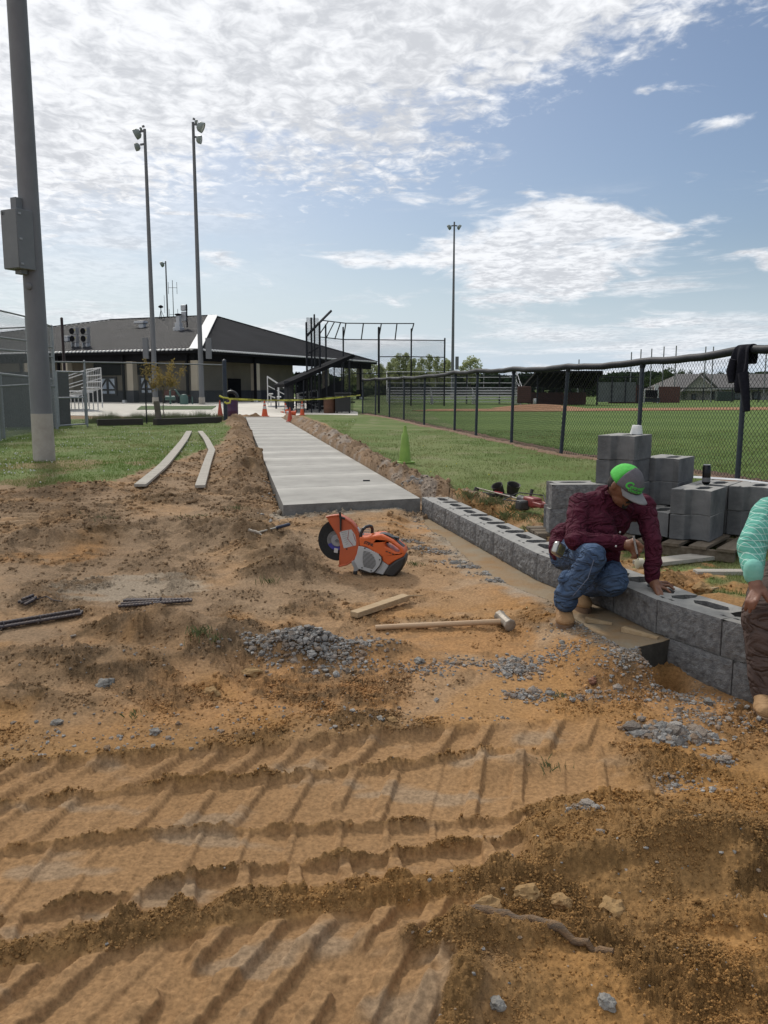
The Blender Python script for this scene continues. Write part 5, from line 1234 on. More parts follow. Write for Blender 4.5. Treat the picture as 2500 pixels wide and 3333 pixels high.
def smooth_block():
    w=BW/2-.002
    out=[(-w,.0),(w,.0),(w,.115),(.165,.150),(.165,.245),(.205,BD),(-.205,BD),(-.165,.245),(-.165,.150),(-w,.115)]
    hexh=[(-.128,.190),(-.075,.142),(.075,.142),(.128,.190),(.075,.238),(-.075,.238)][::-1]
    pins=[[(s*.185-.028,.075),(s*.185+.012,.067),(s*.185+.028,.080),(s*.185-.012,.090)][::-1] for s in(-1,1)]
    mb=MB(); mb.prism(out,0,BH-.002,Matrix.Translation((0,-BD/2,0)),[hexh]+pins); me=mb.mesh('block'); me.materials.append(m_sblock); me.materials.append(m_blocktop)
    for f in me.polygons:
        if f.normal.z>.8: f.material_index=1
    return me
SBM=smooth_block()
for (a,b,l,lb) in stack:
    p=Ob+E1*a+E2*b; o=obj('concrete_block',SBM,None,None,(p.x+random.uniform(-.006,.006),p.y+random.uniform(-.006,.006),.02+BH*l),(0,0,R(53+180+random.uniform(-1.2,1.2))))
    bv=o.modifiers.new('bevel','BEVEL'); bv.width=.006; bv.segments=2; bv.limit_method='ANGLE'
    tag(o,lb,'concrete block','blocks stacked on the pallet')
for l,lb in((0,'rough faced grey block at the bottom left of the stack'),(1,'rough faced grey block at the left, top of its pair')):
    p=(1.60,6.74); o=obj('concrete_block',BM[(l+2)%5],None,None,(p[0]-.015*(1-l),p[1],.02+BH*(l+1)),(0,0,R(4))); tag(o,lb,'concrete block','blocks stacked on the pallet')
m_oldwood=mat('old_wood',(.20,.165,.125),.9,(.12,.095,.07),5,1,bump=.5,bsc=80,stretch=(1,6,6),spec=.15)
pa=thing('pallet','weathered wooden pallet under the block stack','pallet',(2.42,6.93,0),R(53))
for k in range(7): MB().box((0,-.62+.205*k,.005),(1.25,.13,.022)).build('deck_board',m_oldwood,pa)
for s in(-.58,0,.58): MB().box((s,0,-.045),(.05,1.35,.075)).build('stringer',m_oldwood,pa)
p2=thing('pallet','small broken pallet piece under the rough blocks','pallet',(1.55,6.95,0),R(4))
for k in range(3): MB().box((0,-.14+.14*k,.005),(.6,.11,.022)).build('deck_board',m_oldwood,p2)
for s in(-.25,.25): MB().box((s,0,-.045),(.05,.4,.075)).build('stringer',m_oldwood,p2)
# white sheeting over the far end of the stack
m_sheet=mat('white_plastic',(.62,.63,.63),.45,(.50,.51,.52),6,1,bump=.2,bsc=30,trans=0.)
vs=[];fs=[]; path=[Vector((2.05,7.32,.425)),Vector((2.45,7.42,.432)),Vector((2.85,7.25,.432)),Vector((3.10,7.05,.43)),Vector((3.25,6.82,.425)),Vector((3.33,6.70,.36)),Vector((3.36,6.66,.2)),Vector((3.34,6.62,.08)),Vector((3.30,6.60,.0))]
nn_=Vector((.35,.85,0)).normalized(); nk=len(path)
for i_,q in enumerate(path):
    w=(.10,.13,.16,.2,.26,.26,.22,.16,.09)[i_]
    for j_ in range(7):
        s=j_/6-.5; d=Vector((.5,-.3,0)).normalized() if i_<4 else Vector((-.55,-.8,0)).normalized()
        dd=nn_ if i_<3 else Vector((-.75,.65,0)).normalized()
        vs.append(tuple(q+dd*s*w+Vector((0,0,.010*math.sin(i_*3+j_*1.7)+(-.02*abs(s) if i_<5 else 0)))))
for i_ in range(nk-1):
    for j_ in range(6): a=i_*7+j_; fs.append((a,a+1,a+8,a+7))
mb=MB(); mb.add(vs,fs); o=mb.build('plastic_sheeting',m_sheet,smooth=True); so=o.modifiers.new('t','SOLIDIFY'); so.thickness=.004; sb=o.modifiers.new('s','SUBSURF'); sb.levels=2; sb.render_levels=2
tag(o,'white plastic sheeting draped over the far end of the block stack','plastic sheet')
# cup and can
q=V(2072,1415,6.95); cu=thing('paper_cup','crumpled white cup lying upside down on the topmost block','cup',(q.x,6.95,.82))
mb=MB(); mb.lathe((0,0,0),[(.048,0),(.050,.004),(.042,.048),(.037,.074),(.034,.076),(.01,.073)],20); mb.v=[(v[0]*(1.06+.12*mnoise.noise(Vector((v[0]*30,v[1]*30,v[2]*18)))),v[1]*(1+.15*mnoise.noise(Vector((v[1]*30,v[0]*30,v[2]*18)))),v[2]+.008*mnoise.noise(Vector((v[0]*40,v[1]*40,1)))) for v in mb.v]; mb.build('cup_body',mat('cup_white',(.72,.72,.70),.6,(.62,.63,.62),20,1),cu,smooth=True)
can=thing('drink_can','tall black drink can standing on the grey block by the fence','can',(2.655,6.80,.42))
m_can=mat('can_black',(.010,.010,.012),.25,(.018,.018,.02),30,1,metal=.5)
MB().lathe((0,0,0),[(.024,0),(.031,.008),(.033,.016),(.033,.138),(.027,.155),(.026,.158)],28).build('can_body',m_can,can,smooth=True)
MB().lathe((0,0,0),[(.0265,.156),(.028,.158),(.0265,.161),(.022,.158),(.002,.158)],28).build('lid',m_galv,can,smooth=True)
MB().lathe((0,0,0),[(.0334,.02),(.0334,.055)],28,cap=False).build('label_band',mat('can_grey',(.16,.16,.17),.4),can,smooth=True)
# ------------------------------------------------------------------ timber lying about
m_wood=mat('fresh_wood',(.46,.345,.215),.8,(.36,.25,.14),4,1,bump=.3,bsc=90,stretch=(1.5,14,14),spec=.2)
m_greyw=mat('grey_board',(.47,.44,.385),.9,(.33,.30,.255),3,1,bump=.5,bsc=60,stretch=(1,7,7),spec=.15)
def board(name,pts,w,th,m,label,grp=None,up=None,cat='board'):
    """a plank following the ground through pts (centre line)"""
    vs=[];fs=[]; n=len(pts)
    for i_,p in enumerate(pts):
        d=(pts[min(i_+1,n-1)]-pts[max(i_-1,0)]); d.z=0; d.normalize(); s=Vector((-d.y,d.x,0))*w/2
        for q in(p-s,p+s,p+s+Vector((0,0,th)),p-s+Vector((0,0,th))): vs.append(tuple(q))
    for i_ in range(n-1):
        for k in range(4): fs.append((i_*4+k,i_*4+(k+1)%4,i_*4+4+(k+1)%4,i_*4+4+k))
    fs.append((3,2,1,0)); fs.append(tuple((n-1)*4+k for k in range(4)))
    mb=MB(); mb.add(vs,fs); o=mb.build(name,m,None,bevel=.003); tag(o,label,cat,grp); return o
def gpts(lst,z0,lift=.02,n=14):
    base=[on(a,b,z0) for a,b in lst]; out=[]
    for k in range(n+1):
        u=k/n*(len(base)-1); i_=min(int(u),len(base)-2); out.append(base[i_].lerp(base[i_+1],u-i_)+Vector((0,0,lift)))
    return out
board('long_plank',gpts([(457,1592),(530,1527),(570,1480),(600,1440),(616,1410)],-.06,.03),.15,.035,m_greyw,'long bowed grey plank lying from the dirt onto the grass, left of two','long planks on the left lawn')
board('long_plank',gpts([(652,1598),(678,1510),(690,1475),(672,1438),(652,1412)],-.06,.04),.125,.035,m_greyw,'long kinked grey plank lying from the dirt onto the grass, right of two','long planks on the left lawn')
a,b=G(2105,1842,-.08),G(2355,1811,-.08); board('plank',[a+Vector((-.05,0,.0)),b],.16,.03,m_greyw,'wide grey plank on the grass in front of the pallet')
a,b=G(2262,1874,-.1),G(2520,1874,-.1); board('plank',[a,b],.09,.04,m_greyw,'narrow pale plank on the grass left of the seated worker')
a,b=on(1152,2012,-.27,.015),on(1322,1962,-.27,.02)
o=board('wooden_stake',[a,b],.07,.036,m_wood,'short wooden stake offcut lying in the dirt above the sledgehammer',cat='stake')
mb=MB(); d=(b-a).normalized(); mb.tube([b+Vector((0,0,.02)),b+d*.07+Vector((.01,-.005,.01)),b+d*.16+Vector((.01,-.02,-.005))],[.012,.006,.002],6); t=mb.build('splinter',m_wood,o); 
for (x0,y0,x1,y1,lb,up) in((1905,2023,1992,2032,'cracked wood shim lying on the footing beside the boot',.0),(2027,2054,2142,2078,'wedge shaped wood shim poking under the near wall block',.0)):
    a,b=G(x0,y0,-.2),G(x1,y1,-.2); a.z=b.z=-.203; d=(b-a).normalized(); s=Vector((-d.y,d.x,0))
    mb=MB(); L_=(b-a).length; P=[a-s*.020,a+s*.020,a+s*.020+Vector((0,0,.03)),a-s*.020+Vector((0,0,.03)),b-s*.014,b+s*.014,b+s*.012+Vector((0,0,.012)),b-s*.012+Vector((0,0,.012))]
    mid=lambda p,q,t: p.lerp(q,t)
    mb.add(P,[(0,1,2,3),(7,6,5,4),(0,4,5,1),(1,5,6,2),(2,6,7,3),(3,7,4,0)]); o=mb.build('wood_shim',m_wood,bevel=.002); tag(o,lb,'shim','wood shims on the footing')
mb=MB(); a=G(2300,1930,-.1); mb.prism([(-.09,-.02),(.02,-.025),(.10,-.005),(.03,.025),(-.06,.03)],0,.012,Matrix.Translation(a+Vector((0,0,.02)))@Matrix.Rotation(R(25),4,'Z')); o=mb.build('wood_chip',m_wood,bevel=.002); tag(o,'flat pale wood chip on the grass behind the near wall block','wood chip')
# ------------------------------------------------------------------ sledgehammer
m_handle=mat('hickory',(.52,.36,.22),.45,(.44,.29,.17),5,1,stretch=(1,10,10),spec=.4); m_steel=mat('worn_steel',(.34,.30,.245),.55,(.20,.165,.13),18,1,bump=.3,metal=.3)
a=on(1222,2052,-.3,.018); b=on(1640,2046,-.3,.045); sh=thing('sledgehammer','sledgehammer with pale wooden handle lying on the dirt','sledgehammer')
d=(b-a).normalized()
pts_=[a,a+d*.02,a.lerp(b,.3),a.lerp(b,.7),b]
MB().tube(pts_,[.016,.0165,.0175,.0165,.018],14).build('handle',m_handle,sh,smooth=True)
hd_=Vector((.28,-.93,-.12)).normalized(); hc=b+d*.005+Vector((0,0,.004)); M=Matrix((d.cross(hd_).normalized(),(hd_).cross(d.cross(hd_)).normalized(),hd_)).transposed()
pf=lambda r: r
MB().lathe(hc,[(.018,-.085),(.036,-.083),(.040,-.076),(.036,-.058),(.033,-.045),(.033,.045),(.036,.058),(.041,.076),(.037,.083),(.018,.085)],8,M).build('hammer_head',m_steel,sh,bevel=.002)
# ------------------------------------------------------------------ claw hammer
a=on(830,1745,-.2,.02); b=on(943,1728,-.2,.02); ch=thing('claw_hammer','small claw hammer with dark blue grip lying in the dirt','hammer'); zz_=max(gz(a.lerp(b,t_).x,a.lerp(b,t_).y) for t_ in (0,.25,.5,.75,1)); a.z=b.z=zz_+.012; d=(b-a).normalized()
MB().tube([a,a.lerp(b,.5),a.lerp(b,.62)],[.010,.009,.010],10).build('shaft',mat('hammer_shaft',(.42,.38,.30),.5),ch,smooth=True)
MB().tube([a.lerp(b,.58),a.lerp(b,.62),a.lerp(b,.8),a.lerp(b,.97),b],[.012,.017,.016,.018,.012],12).build('grip',mat('grip_blue',(.02,.028,.06),.6),ch,smooth=True)
h0=a-d*.02+Vector((0,0,.01)); mb=MB(); mb.tube([h0+Vector((-.045,.02,.02)),h0+Vector((-.015,.01,.012)),h0+Vector((.02,-.005,.008)),h0+Vector((.06,-.03,-.004)),h0+Vector((.085,-.06,-.014))],[.016,.013,.015,.010,.004],12); mb.build('hammer_head',m_steel,ch,smooth=True)
# ------------------------------------------------------------------ rebar bundles
m_rebar=mat('rebar_steel',(.055,.050,.060),.5,(.10,.075,.06),25,1,metal=.5)
def rebar(a,b,r=.0108,parent=None):
    a=Vector(a);b=Vector(b); L_=(b-a).length; n=int(L_/.011); pts=[];rs_=[]
    for k in range(n+1): pts.append(a.lerp(b,k/n)); rs_.append(r*(1.0+(.16 if k%2 else -.08)))
    return MB().tube(pts,rs_,8).build('rebar',m_rebar,parent,smooth=False)
def bundle(ends,label,ties):
    t=thing('rebar_bundle',label,'rebar',(0,0,0),0,'cut rebar lying in the dirt')
    p0,q0=ends[0]; lift=max(0,max(gz(p0.lerp(q0,k/6).x,p0.lerp(q0,k/6).y)-(p0.lerp(q0,k/6).z-.014) for k in range(7)))*.6
    t.location=(0,0,lift)
    for (p,q) in ends: rebar(p,q,parent=t)
    for (c,dr) in ties:
        mb=MB(); 
        mb.lathe(c,[(.026,-.004),(.028,0),(.026,.004)],14,Matrix((Vector((0,0,1)).cross(dr).normalized(),Vector((0,0,1)),dr.normalized())).transposed(),cap=False); mb.tube([c+Vector((.0,-.02,.0)),c+Vector((.01,-.05,-.012)),c+Vector((.015,-.075,-.008))],.0025,5); mb.build('tie_wire',m_rebar,t)
    return t
up=lambda v,z: v+Vector((0,0,z))
a=on(-40,2058,-.28); b=on(268,2004,-.28); n_=Vector((.15,-1,0)).normalized()
bundle([(up(a+n_*-.028,.014),up(b+n_*-.026,.014)),(up(a,.014),up(b,.014)),(up(a+n_*.028,.014),up(b+n_*.028,.012)),(up(a-n_*.01,.031),up(b-n_*.010+(a-b)*.03,.031))],'long bundle of four rebar rods running out of the left edge',[(up(a.lerp(b,.54),.018),b-a),(up(a.lerp(b,.16),.018),b-a)])
a=on(398,1972,-.26); b=on(626,1964,-.26); c=a.lerp(b,.55)
bundle([(up(a+Vector((0,.085,0)),.014),up(b+Vector((-.05,.012,0)),.014)),(up(a+Vector((0,.03,0)),.02),up(b+Vector((-.02,-.005,0)),.020)),(up(a+Vector((0,-.030,0)),.014),up(b+Vector((0,.008,0)),.014)),(up(a+Vector((.0,-.085,0)),.012),up(b+Vector((0,-.012,0)),.012))],'fanned bundle of rebar rods tied near its middle, right of the other two',[(up(c,.016),b-a)])
a=on(53,1974,-.26); b=on(118,1960,-.26)
bundle([(up(a+Vector((0,.03,0)),.014),up(b+Vector((-.01,.035,0)),.014)),(up(a+Vector((.03,-.0,0)),.016),up(b+Vector((.0,.0,0)),.016)),(up(a+Vector((.07,-.035,0)),.014),up(b+Vector((.0,-.03,0)),.014)),(up(a+Vector((.03,.02,0)),.034),up(b+Vector((-.02,.01,0)),.034))],'short stubby bundle of rebar offcuts at the far left',[])
mb=MB(); q=on(118,1962,-.26,.01); mb.tube([q,q+Vector((.06,.03,.012)),q+Vector((.12,-.02,0)),q+Vector((.20,-.06,0))],.004,5); o=mb.build('tie_wire',m_rebar); tag(o,'bent tie wire beside the short rebar offcuts','wire')
# ------------------------------------------------------------------ cut off saw
SX=.000571*.98
sc_=on(1180,1864,-.22)
saw=thing('cutoff_saw','orange and white petrol cut off saw with black disc resting on the dirt','cut off saw',(sc_.x,sc_.y,sc_.z),R(-9))
sS=lambda u,v,: ((u-815)*SX,(1098-v)*SX)
MS=Matrix(((1,0,0,0),(0,0,1,0),(0,1,0,0),(0,0,0,1)))   # (a,b,c)->(x=a, y=c, z=b)
m_org=mat('saw_orange',(.66,.13,.028),.42,(.58,.11,.025),4,1,bump=.05,spec=.5); m_org2=mat('guard_orange',(.50,.105,.035),.5,(.40,.085,.035),5,1,spec=.45)
m_gry=mat('saw_grey',(.46,.47,.47),.5,(.38,.39,.39),6,1); m_bk=mat('saw_black',(.016,.016,.018),.5,(.03,.028,.026),14,1)
m_disc=mat('abrasive_disc',(.014,.015,.016),.9,(.024,.024,.024),60,1,bump=.5,bsc=300)
def P_(l): return [sS(*p) for p in l]
def dome(name,pts,y0,y1,m,inset=.012,parent=saw,holes=(),bev=.008):
    mb=MB(); mb.prism(P_(pts),y0,y1,MS,[P_(h) for h in holes]); return mb.build(name,m,parent,bevel=bev)
bc=sS(470,637)
MX=Matrix(((1,0,0),(0,0,1),(0,-1,0)))
RB_=.160; 
dk=MB(); dk.lathe((bc[0],-.035,bc[1]),[(.02,-.0017),(RB_,-.0017),(RB_,.0017),(.02,.0017)],56,MX); dk.v=[((v[0]-bc[0])*.93+bc[0],v[1],v[2]) for v in dk.v]; disc=dk.build('disc',m_disc,saw,smooth=True)
MB().lathe((bc[0],-.0375,bc[1]),[(.003,-.001),(.078,-.001),(.078,.001)],40,MX).build('disc_label',mat('label_grey',(.10,.10,.10),.6,(.2,.2,.2),30,1),disc)
MB().prism([( .078*math.cos(a),.078*math.sin(a)) for a in np.linspace(R(205),R(300),12)]+[( .05*math.cos(a),.05*math.sin(a)) for a in np.linspace(R(300),R(205),12)],-.0405,-.0385,Matrix.Translation((bc[0],0,bc[1]))@MS).build('disc_print',mat('print_blue',(.045,.045,.30),.5),disc)
MB().prism([(-.012,-.095),(.018,-.100),(.022,-.065),(-.008,-.060)],-.0435,-.0412,Matrix.Translation((bc[0]-.012,0,bc[1]))@MS).build('disc_sticker',mat('sticker_white',(.6,.6,.6),.5),disc)
MB().lathe((bc[0]+.002,-.042,bc[1]),[(.003,.014),(.014,.014),(.016,.005),(.044,.004),(.046,-.002),(.044,-.006)],32,MX).build('flange',m_galv,disc,smooth=True)
MB().lathe((bc[0]+.002,-.058,bc[1]),[(.0,.012),(.011,.012),(.011,-.002)],6,MX,cap=False).build('flange_nut',m_galv,disc)
# guard: half shroud with depth
gp_=[(338,305),(420,288),(510,280),(600,320),(690,378),(748,450),(782,540),(795,640),(785,745),(755,830),(700,905),(620,960),(508,988),(510,880),(520,790),(524,700),(510,620),(480,545),(430,470),(372,380)]
gd=dome('blade_guard',gp_,-.078,.030,m_org2,bev=.016)
# guard rim
rim=[(338,305),(420,288),(510,280),(600,320),(690,378),(748,450),(782,540),(795,640),(785,745),(755,830),(700,905),(620,960),(508,988)]
mb=MB(); mb.tube([(sS(*p)[0],-.076,sS(*p)[1]) for p in rim],.008,8); mb.build('guard_rim',m_org2,gd,smooth=True)
lb_=dome('warning_label',[(524,512),(560,492),(690,466),(740,540),(756,620),(750,686),(582,732)],-.0800,-.0785,mat('label_white',(.50,.50,.49),.5,(.42,.42,.42),40,1),parent=gd,bev=0)
mb=MB(); 
for (u0,v0,u1,v1) in((655,475,637,598),(637,598,715,695),(712,520,750,632)):
    a,b=sS(u0,v0),sS(u1,v1); mb.beam((a[0],-.0810,a[1]),(b[0],-.0810,b[1]),.0035,.001,(0,1,0))
mb.build('label_print',mat('print_red',(.30,.03,.03),.5),gd)
mb=MB()
for k in range(7):
    a,b=sS(548+k*10,515+k*28),sS(625+k*3,500+k*26); mb.beam((a[0],-.0808,a[1]),(b[0],-.0808,b[1]),.0016,.0006,(0,1,0))
o=mb.build('small_print',mat('print_grey',(.16,.16,.16),.6),gd); o['kind']='stuff'
c=sS(622,741); MB().lathe((c[0],-.079,c[1]),[(.001,.003),(.006,.003),(.006,-.002)],14,MX).build('screw',m_bk,gd)
mb=MB(); a,b,c=sS(533,225),sS(545,330),sS(543,485)
mb.tube([(a[0],-.090,a[1]),(b[0],-.092,b[1]),(c[0],-.088,c[1])],[.0095,.0085,.007],12); e_,f_=sS(545,300),sS(598,320); mb.tube([(e_[0],-.088,e_[1]),(f_[0],-.078,f_[1])],.009,10); mb.build('guard_lever',m_bk,gd,smooth=True)
# arm, body
dome('cutting_arm',[(690,380),(800,520),(870,600),(840,700),(700,720),(600,650)],-.02,.035,m_gry,bev=.01)
body=dome('engine_housing',[(800,560),(880,565),(1000,540),(1110,525),(1190,560),(1270,600),(1330,650),(1405,705),(1435,770),(1420,815),(1310,870),(1210,948),(1115,885),(1110,830),(900,705),(800,690)],-.095,.085,m_org,bev=.022,
   holes=[[(1150,640),(1180,615),(1240,640),(1300,680),(1360,725),(1355,770),(1300,755),(1230,710),(1170,690)]])
dome('grip_top',[(980,548),(1110,522),(1180,535),(1260,575),(1330,640),(1408,706),(1395,712),(1320,660),(1250,605),(1170,560),(1100,545)],-.045,.035,m_bk,parent=body,bev=.010)
dome('trigger',[(1150,635),(1185,612),(1262,655),(1250,660),(1195,635),(1185,665),(1165,668)],-.02,.012,m_bk,parent=body,bev=.003)
dome('throttle_tab',[(1240,565),(1325,580),(1330,612),(1300,600)],-.03,.02,m_bk,parent=body,bev=.003)
for k in range(3):
    dome('vent_slot',[(1170+k*42,742+k*16),(1200+k*42,752+k*16),(1196+k*42,764+k*16),(1166+k*42,754+k*16)],-.0972,-.0955,m_bk,parent=body,bev=0)
cv=dome('starter_cover',[(795,690),(850,695),(930,720),(1010,760),(1075,790),(1112,828),(1115,880),(1085,950),(1010,1040),(960,1050),(840,1010),(790,1000),(735,890),(775,790)],-.110,-.02,m_gry,bev=.014)
mb=MB()
for k in range(13):
    v0=752+k*17.5; uL=860+ (0 if k<9 else 3)*0+ (k-6)**2*.35-5; uR=1035-abs(k-6)**2*1.5+k*2-10
    if k==0: uR=960
    a,b=sS(uL,v0),sS(uR,v0+ (uR-uL)*.22); mb.beam((a[0],-.1112,a[1]),(b[0],-.1112,b[1]),.0042,.0016,(0,1,0))
o=mb.build('cooling_slits',m_bk,cv); o['kind']='stuff'
for (u,v) in((885,712),(1090,865),(972,1022),(845,985)): c=sS(u,v); MB().lathe((c[0],-.111,c[1]),[(.001,.003),(.0055,.003),(.0055,-.001)],12,MX).build('screw',m_bk,cv)
mb=MB(); mb.tube([(sS(*p)[0],-.106,sS(*p)[1]) for p in((1075,790),(1112,830),(1117,885),(1085,952),(1010,1042))],.0045,8); mb.build('cover_seam',m_bk,cv,smooth=True)
dome('lower_housing',[(1105,880),(1215,945),(1140,1080),(1000,1050),(1020,1035)],-.090,.08,m_gry,bev=.010)
dome('filter_cover',[(1210,948),(1310,868),(1420,806),(1437,850),(1425,920),(1390,1000),(1320,1080),(1230,1110),(1135,1080)],-.098,.09,m_bk,bev=.03)
dome('base_plate',[(760,1010),(800,1000),(900,1030),(1010,1045),(1140,1080),(1130,1095),(980,1068),(870,1060)],-.085,.08,m_bk,bev=.006)
for yy in(-.085,.075):
    mb=MB(); mb.tube([(sS(*p)[0],yy*.9,sS(*p)[1]) for p in((812,1010),(812,800),(812,640),(822,520),(850,462))],.0125,12)
    if yy<0: mb.tube([(sS(850,462)[0],yy*.9,sS(850,462)[1]),(sS(875,440)[0],-.055,sS(880,438)[1]),(sS(905,436)[0],0,sS(905,436)[1]),(sS(925,450)[0],.05,sS(930,455)[1]),(sS(935,500)[0],.0675,sS(935,500)[1]),(sS(930,560)[0],.0675,sS(930,560)[1])],.0125,12); mb.build('front_handle',m_bk,saw,smooth=True)
mb=MB(); mb.tube([(sS(*p)[0],-.078,sS(*p)[1]) for p in((812,1005),(850,1040),(920,1045),(1000,1050))],.013,12); mb.build('handle_foot',m_bk,saw,smooth=True)
for yy in(-.085,.06):
    w_=dome('front_foot',[(690,905),(730,890),(800,985),(790,1030),(765,1040),(765,1088),(712,1088),(714,1045),(722,1000),(690,950)],yy,yy+.028,m_galv if yy<0 else m_bk,bev=.005)
    dome('rubber_pad',[(712,1045),(765,1040),(765,1092),(712,1092)],yy-.004,yy+.032,m_bk,parent=w_,bev=.005)
mb=MB()
for k in range(5): a,b=sS(770,480+k*22),sS(905,478+k*22); mb.tube([(a[0],.02,a[1]),(b[0],.05,b[1])],.003,6)
o=mb.build('cooling_fins',m_galv,saw); o['kind']='stuff'
tm=text_mesh('STIHL',.030,.0008,shear=.25,bold=.0012); c=sS(932,652); obj('lettering',tm,m_bk,body,(c[0],-.0965,c[1]),(R(90),R(17),0))
# ------------------------------------------------------------------ rotary hammer with long bit, tool pouch, bag, bottle
m_red=mat('tool_red',(.24,.035,.028),.5,(.17,.035,.03),9,1); m_dk=mat('tool_dark',(.03,.03,.032),.6,(.05,.048,.045),12,1)
z_=-.06; a=on(1548,1604,-.05,.05); b=on(1686,1652,-.05,.075)
zz_=max(gz(a.lerp(b,k/8).x,a.lerp(b,k/8).y) for k in range(9)); b.z=max(b.z,zz_+.05); a.z=max(a.z,zz_+.0)
dr=thing('rotary_hammer','red rotary hammer drill with a very long bit behind the wall','drill')
pts=[];rs_=[]
for k in range(61): pts.append(a.lerp(b,k/60)); rs_.append(.0085*(1.25 if k%3==0 else .8) if k<26 else .0075)
MB().tube(pts,rs_,8).build('drill_bit',mat('bit_steel',(.34,.31,.28),.5,(.16,.12,.09),9,1,metal=.4),dr,smooth=False)
d=(b-a).normalized(); d2=Vector((.5,-.86,0)); d2.z=0; d2=d.lerp(d2.normalized(),.5).normalized()
c1=b; MB().tube([c1,c1+d*.04,c1+d*.045,c1+d*.09,c1+d*.10,c1+d*.20,c1+d*.215],[.018,.036,.045,.045,.038,.044,.052],16).build('chuck',m_dk,dr,smooth=True)
e=c1+d*.21; ux=d; uz=Vector((0,0,1)); uz=(uz-ux*uz.dot(ux)).normalized(); uy=uz.cross(ux); MR=Matrix((ux,uy,uz)).transposed()
MB().box(e+d*.10+uz*.005,(.22,.11,.10),MR).build('body',m_red,dr,bevel=.02)
MB().box(e+d*.06-uz*.03-uy*.09,(.11,.12,.10),MR).build('motor_housing',m_dk,dr,bevel=.02)
mb=MB(); h=e+d*.2; M4=Matrix.Translation(h)@MR.to_4x4()@MS
mb.prism([(0,-.06),(.19,-.07),(.20,.05),(0,.06)],-.022,.022,Matrix.Translation(h)@MR.to_4x4()@Matrix(((1,0,0,0),(0,1,0,0),(0,0,1,0),(0,0,0,1))),[[(.03,-.035),(.03,.035),(.16,.030),(.155,-.042)]]); mb.build('rear_handle',m_red,dr,bevel=.008)
MB().tube([e+uy*.03+uz*.05,e+uy*.05+uz*.12],[.014,.019],10).build('side_grip',m_dk,dr,smooth=True)
mb=MB(); q=h+d*.18; mb.tube([q+uz*.02,q+Vector((.02,.25,.07)),q+Vector((-.2,.4,.08)),q+Vector((-.38,.3,.02)),q+Vector((-.25,.1,.03))],.006,6); mb.build('cord',m_bk,dr,smooth=True)
q=V(1815,1700,7.25); z=gz(q.x,q.y); mb=MB(); mb.ball((q.x-.03,q.y,z+.02),(.13,.09,.07),3,jit=.35,seed=5); o=mb.build('plastic_bag',m_sheet,smooth=True); tag(o,'small crumpled white plastic bag beside the red drill','bag')
tpz=V(1640,1600,9.3); z=gz(tpz.x,tpz.y); po=thing('tool_pouch','black leather tool pouch with two open pockets lying on the grass','tool pouch',(tpz.x,tpz.y,z))
m_leath=mat('black_leather',(.022,.020,.019),.7,(.05,.045,.04),12,1,bump=.4,bsc=60)
for (dx_,rr_,tl) in((-.03,.065,-25),(.085,.075,8)):
    M=Matrix.Rotation(R(tl),3,'Y')@Matrix.Rotation(R(20),3,'X'); MB().lathe((dx_,0,.03),[(rr_*.6,-.01),(rr_*.85,.05),(rr_,.14),(rr_*1.04,.145),(rr_*.9,.14),(rr_*.7,.04),(.01,.03)],20,M,cap=False).build('pocket',m_leath,po,smooth=True)
mb=MB(); mb.tube([(-.33,.02,.03),(-.22,-.02,.05),(-.12,-.04,.035),(-.02,-.07,.04),(.10,-.09,.03)],[.02,.03,.026,.03,.02],8); mb.build('belt',m_leath,po,smooth=True)
MB().tube([(-.12,-.09,.085),(-.03,-.11,.07)],[.012,.013],10).build('pliers_grip',mat('grip_red',(.50,.03,.05),.4),po,smooth=True)
MB().tube([(-.33,.0,.05),(-.30,.0,.12)],[.028,.03],12).build('tape_holder',m_leath,po,smooth=True)
MB().tube([(-.33,-.06,.03),(-.27,-.07,.035)],[.008,.010],8).build('buckle',m_galv,po)
q=G(2070,1872,-.08); bo=thing('plastic_bottle','small white plastic bottle lying behind the kneeling worker','bottle',(q.x,q.y,-.03),R(12))
MY=Matrix.Rotation(R(90),3,'Y')
MB().lathe((0,0,.03),[(.012,-.0),(.036,.004),(.040,.014),(.038,.03),(.038,.11),(.036,.12)],20,MY).build('bottle_body',mat('bottle_white',(.60,.56,.42),.4,(.54,.5,.36),8,1),bo,smooth=True)
MB().lathe((0,0,.03),[(.0385,.045),(.0385,.09)],20,MY,cap=False).build('label_band',mat('label_green',(.10,.28,.10),.5,(.55,.42,.05),12,1),bo,smooth=True)
# drop of debris on the slab
q=G(1193,1566,0); o=MB().box((q.x,q.y,.008),(.09,.03,.016)).build('metal_clip',m_blk,bevel=.002); tag(o,'tiny black metal clip lying on the walk','clip')
q=G(1068,1740,-.2)
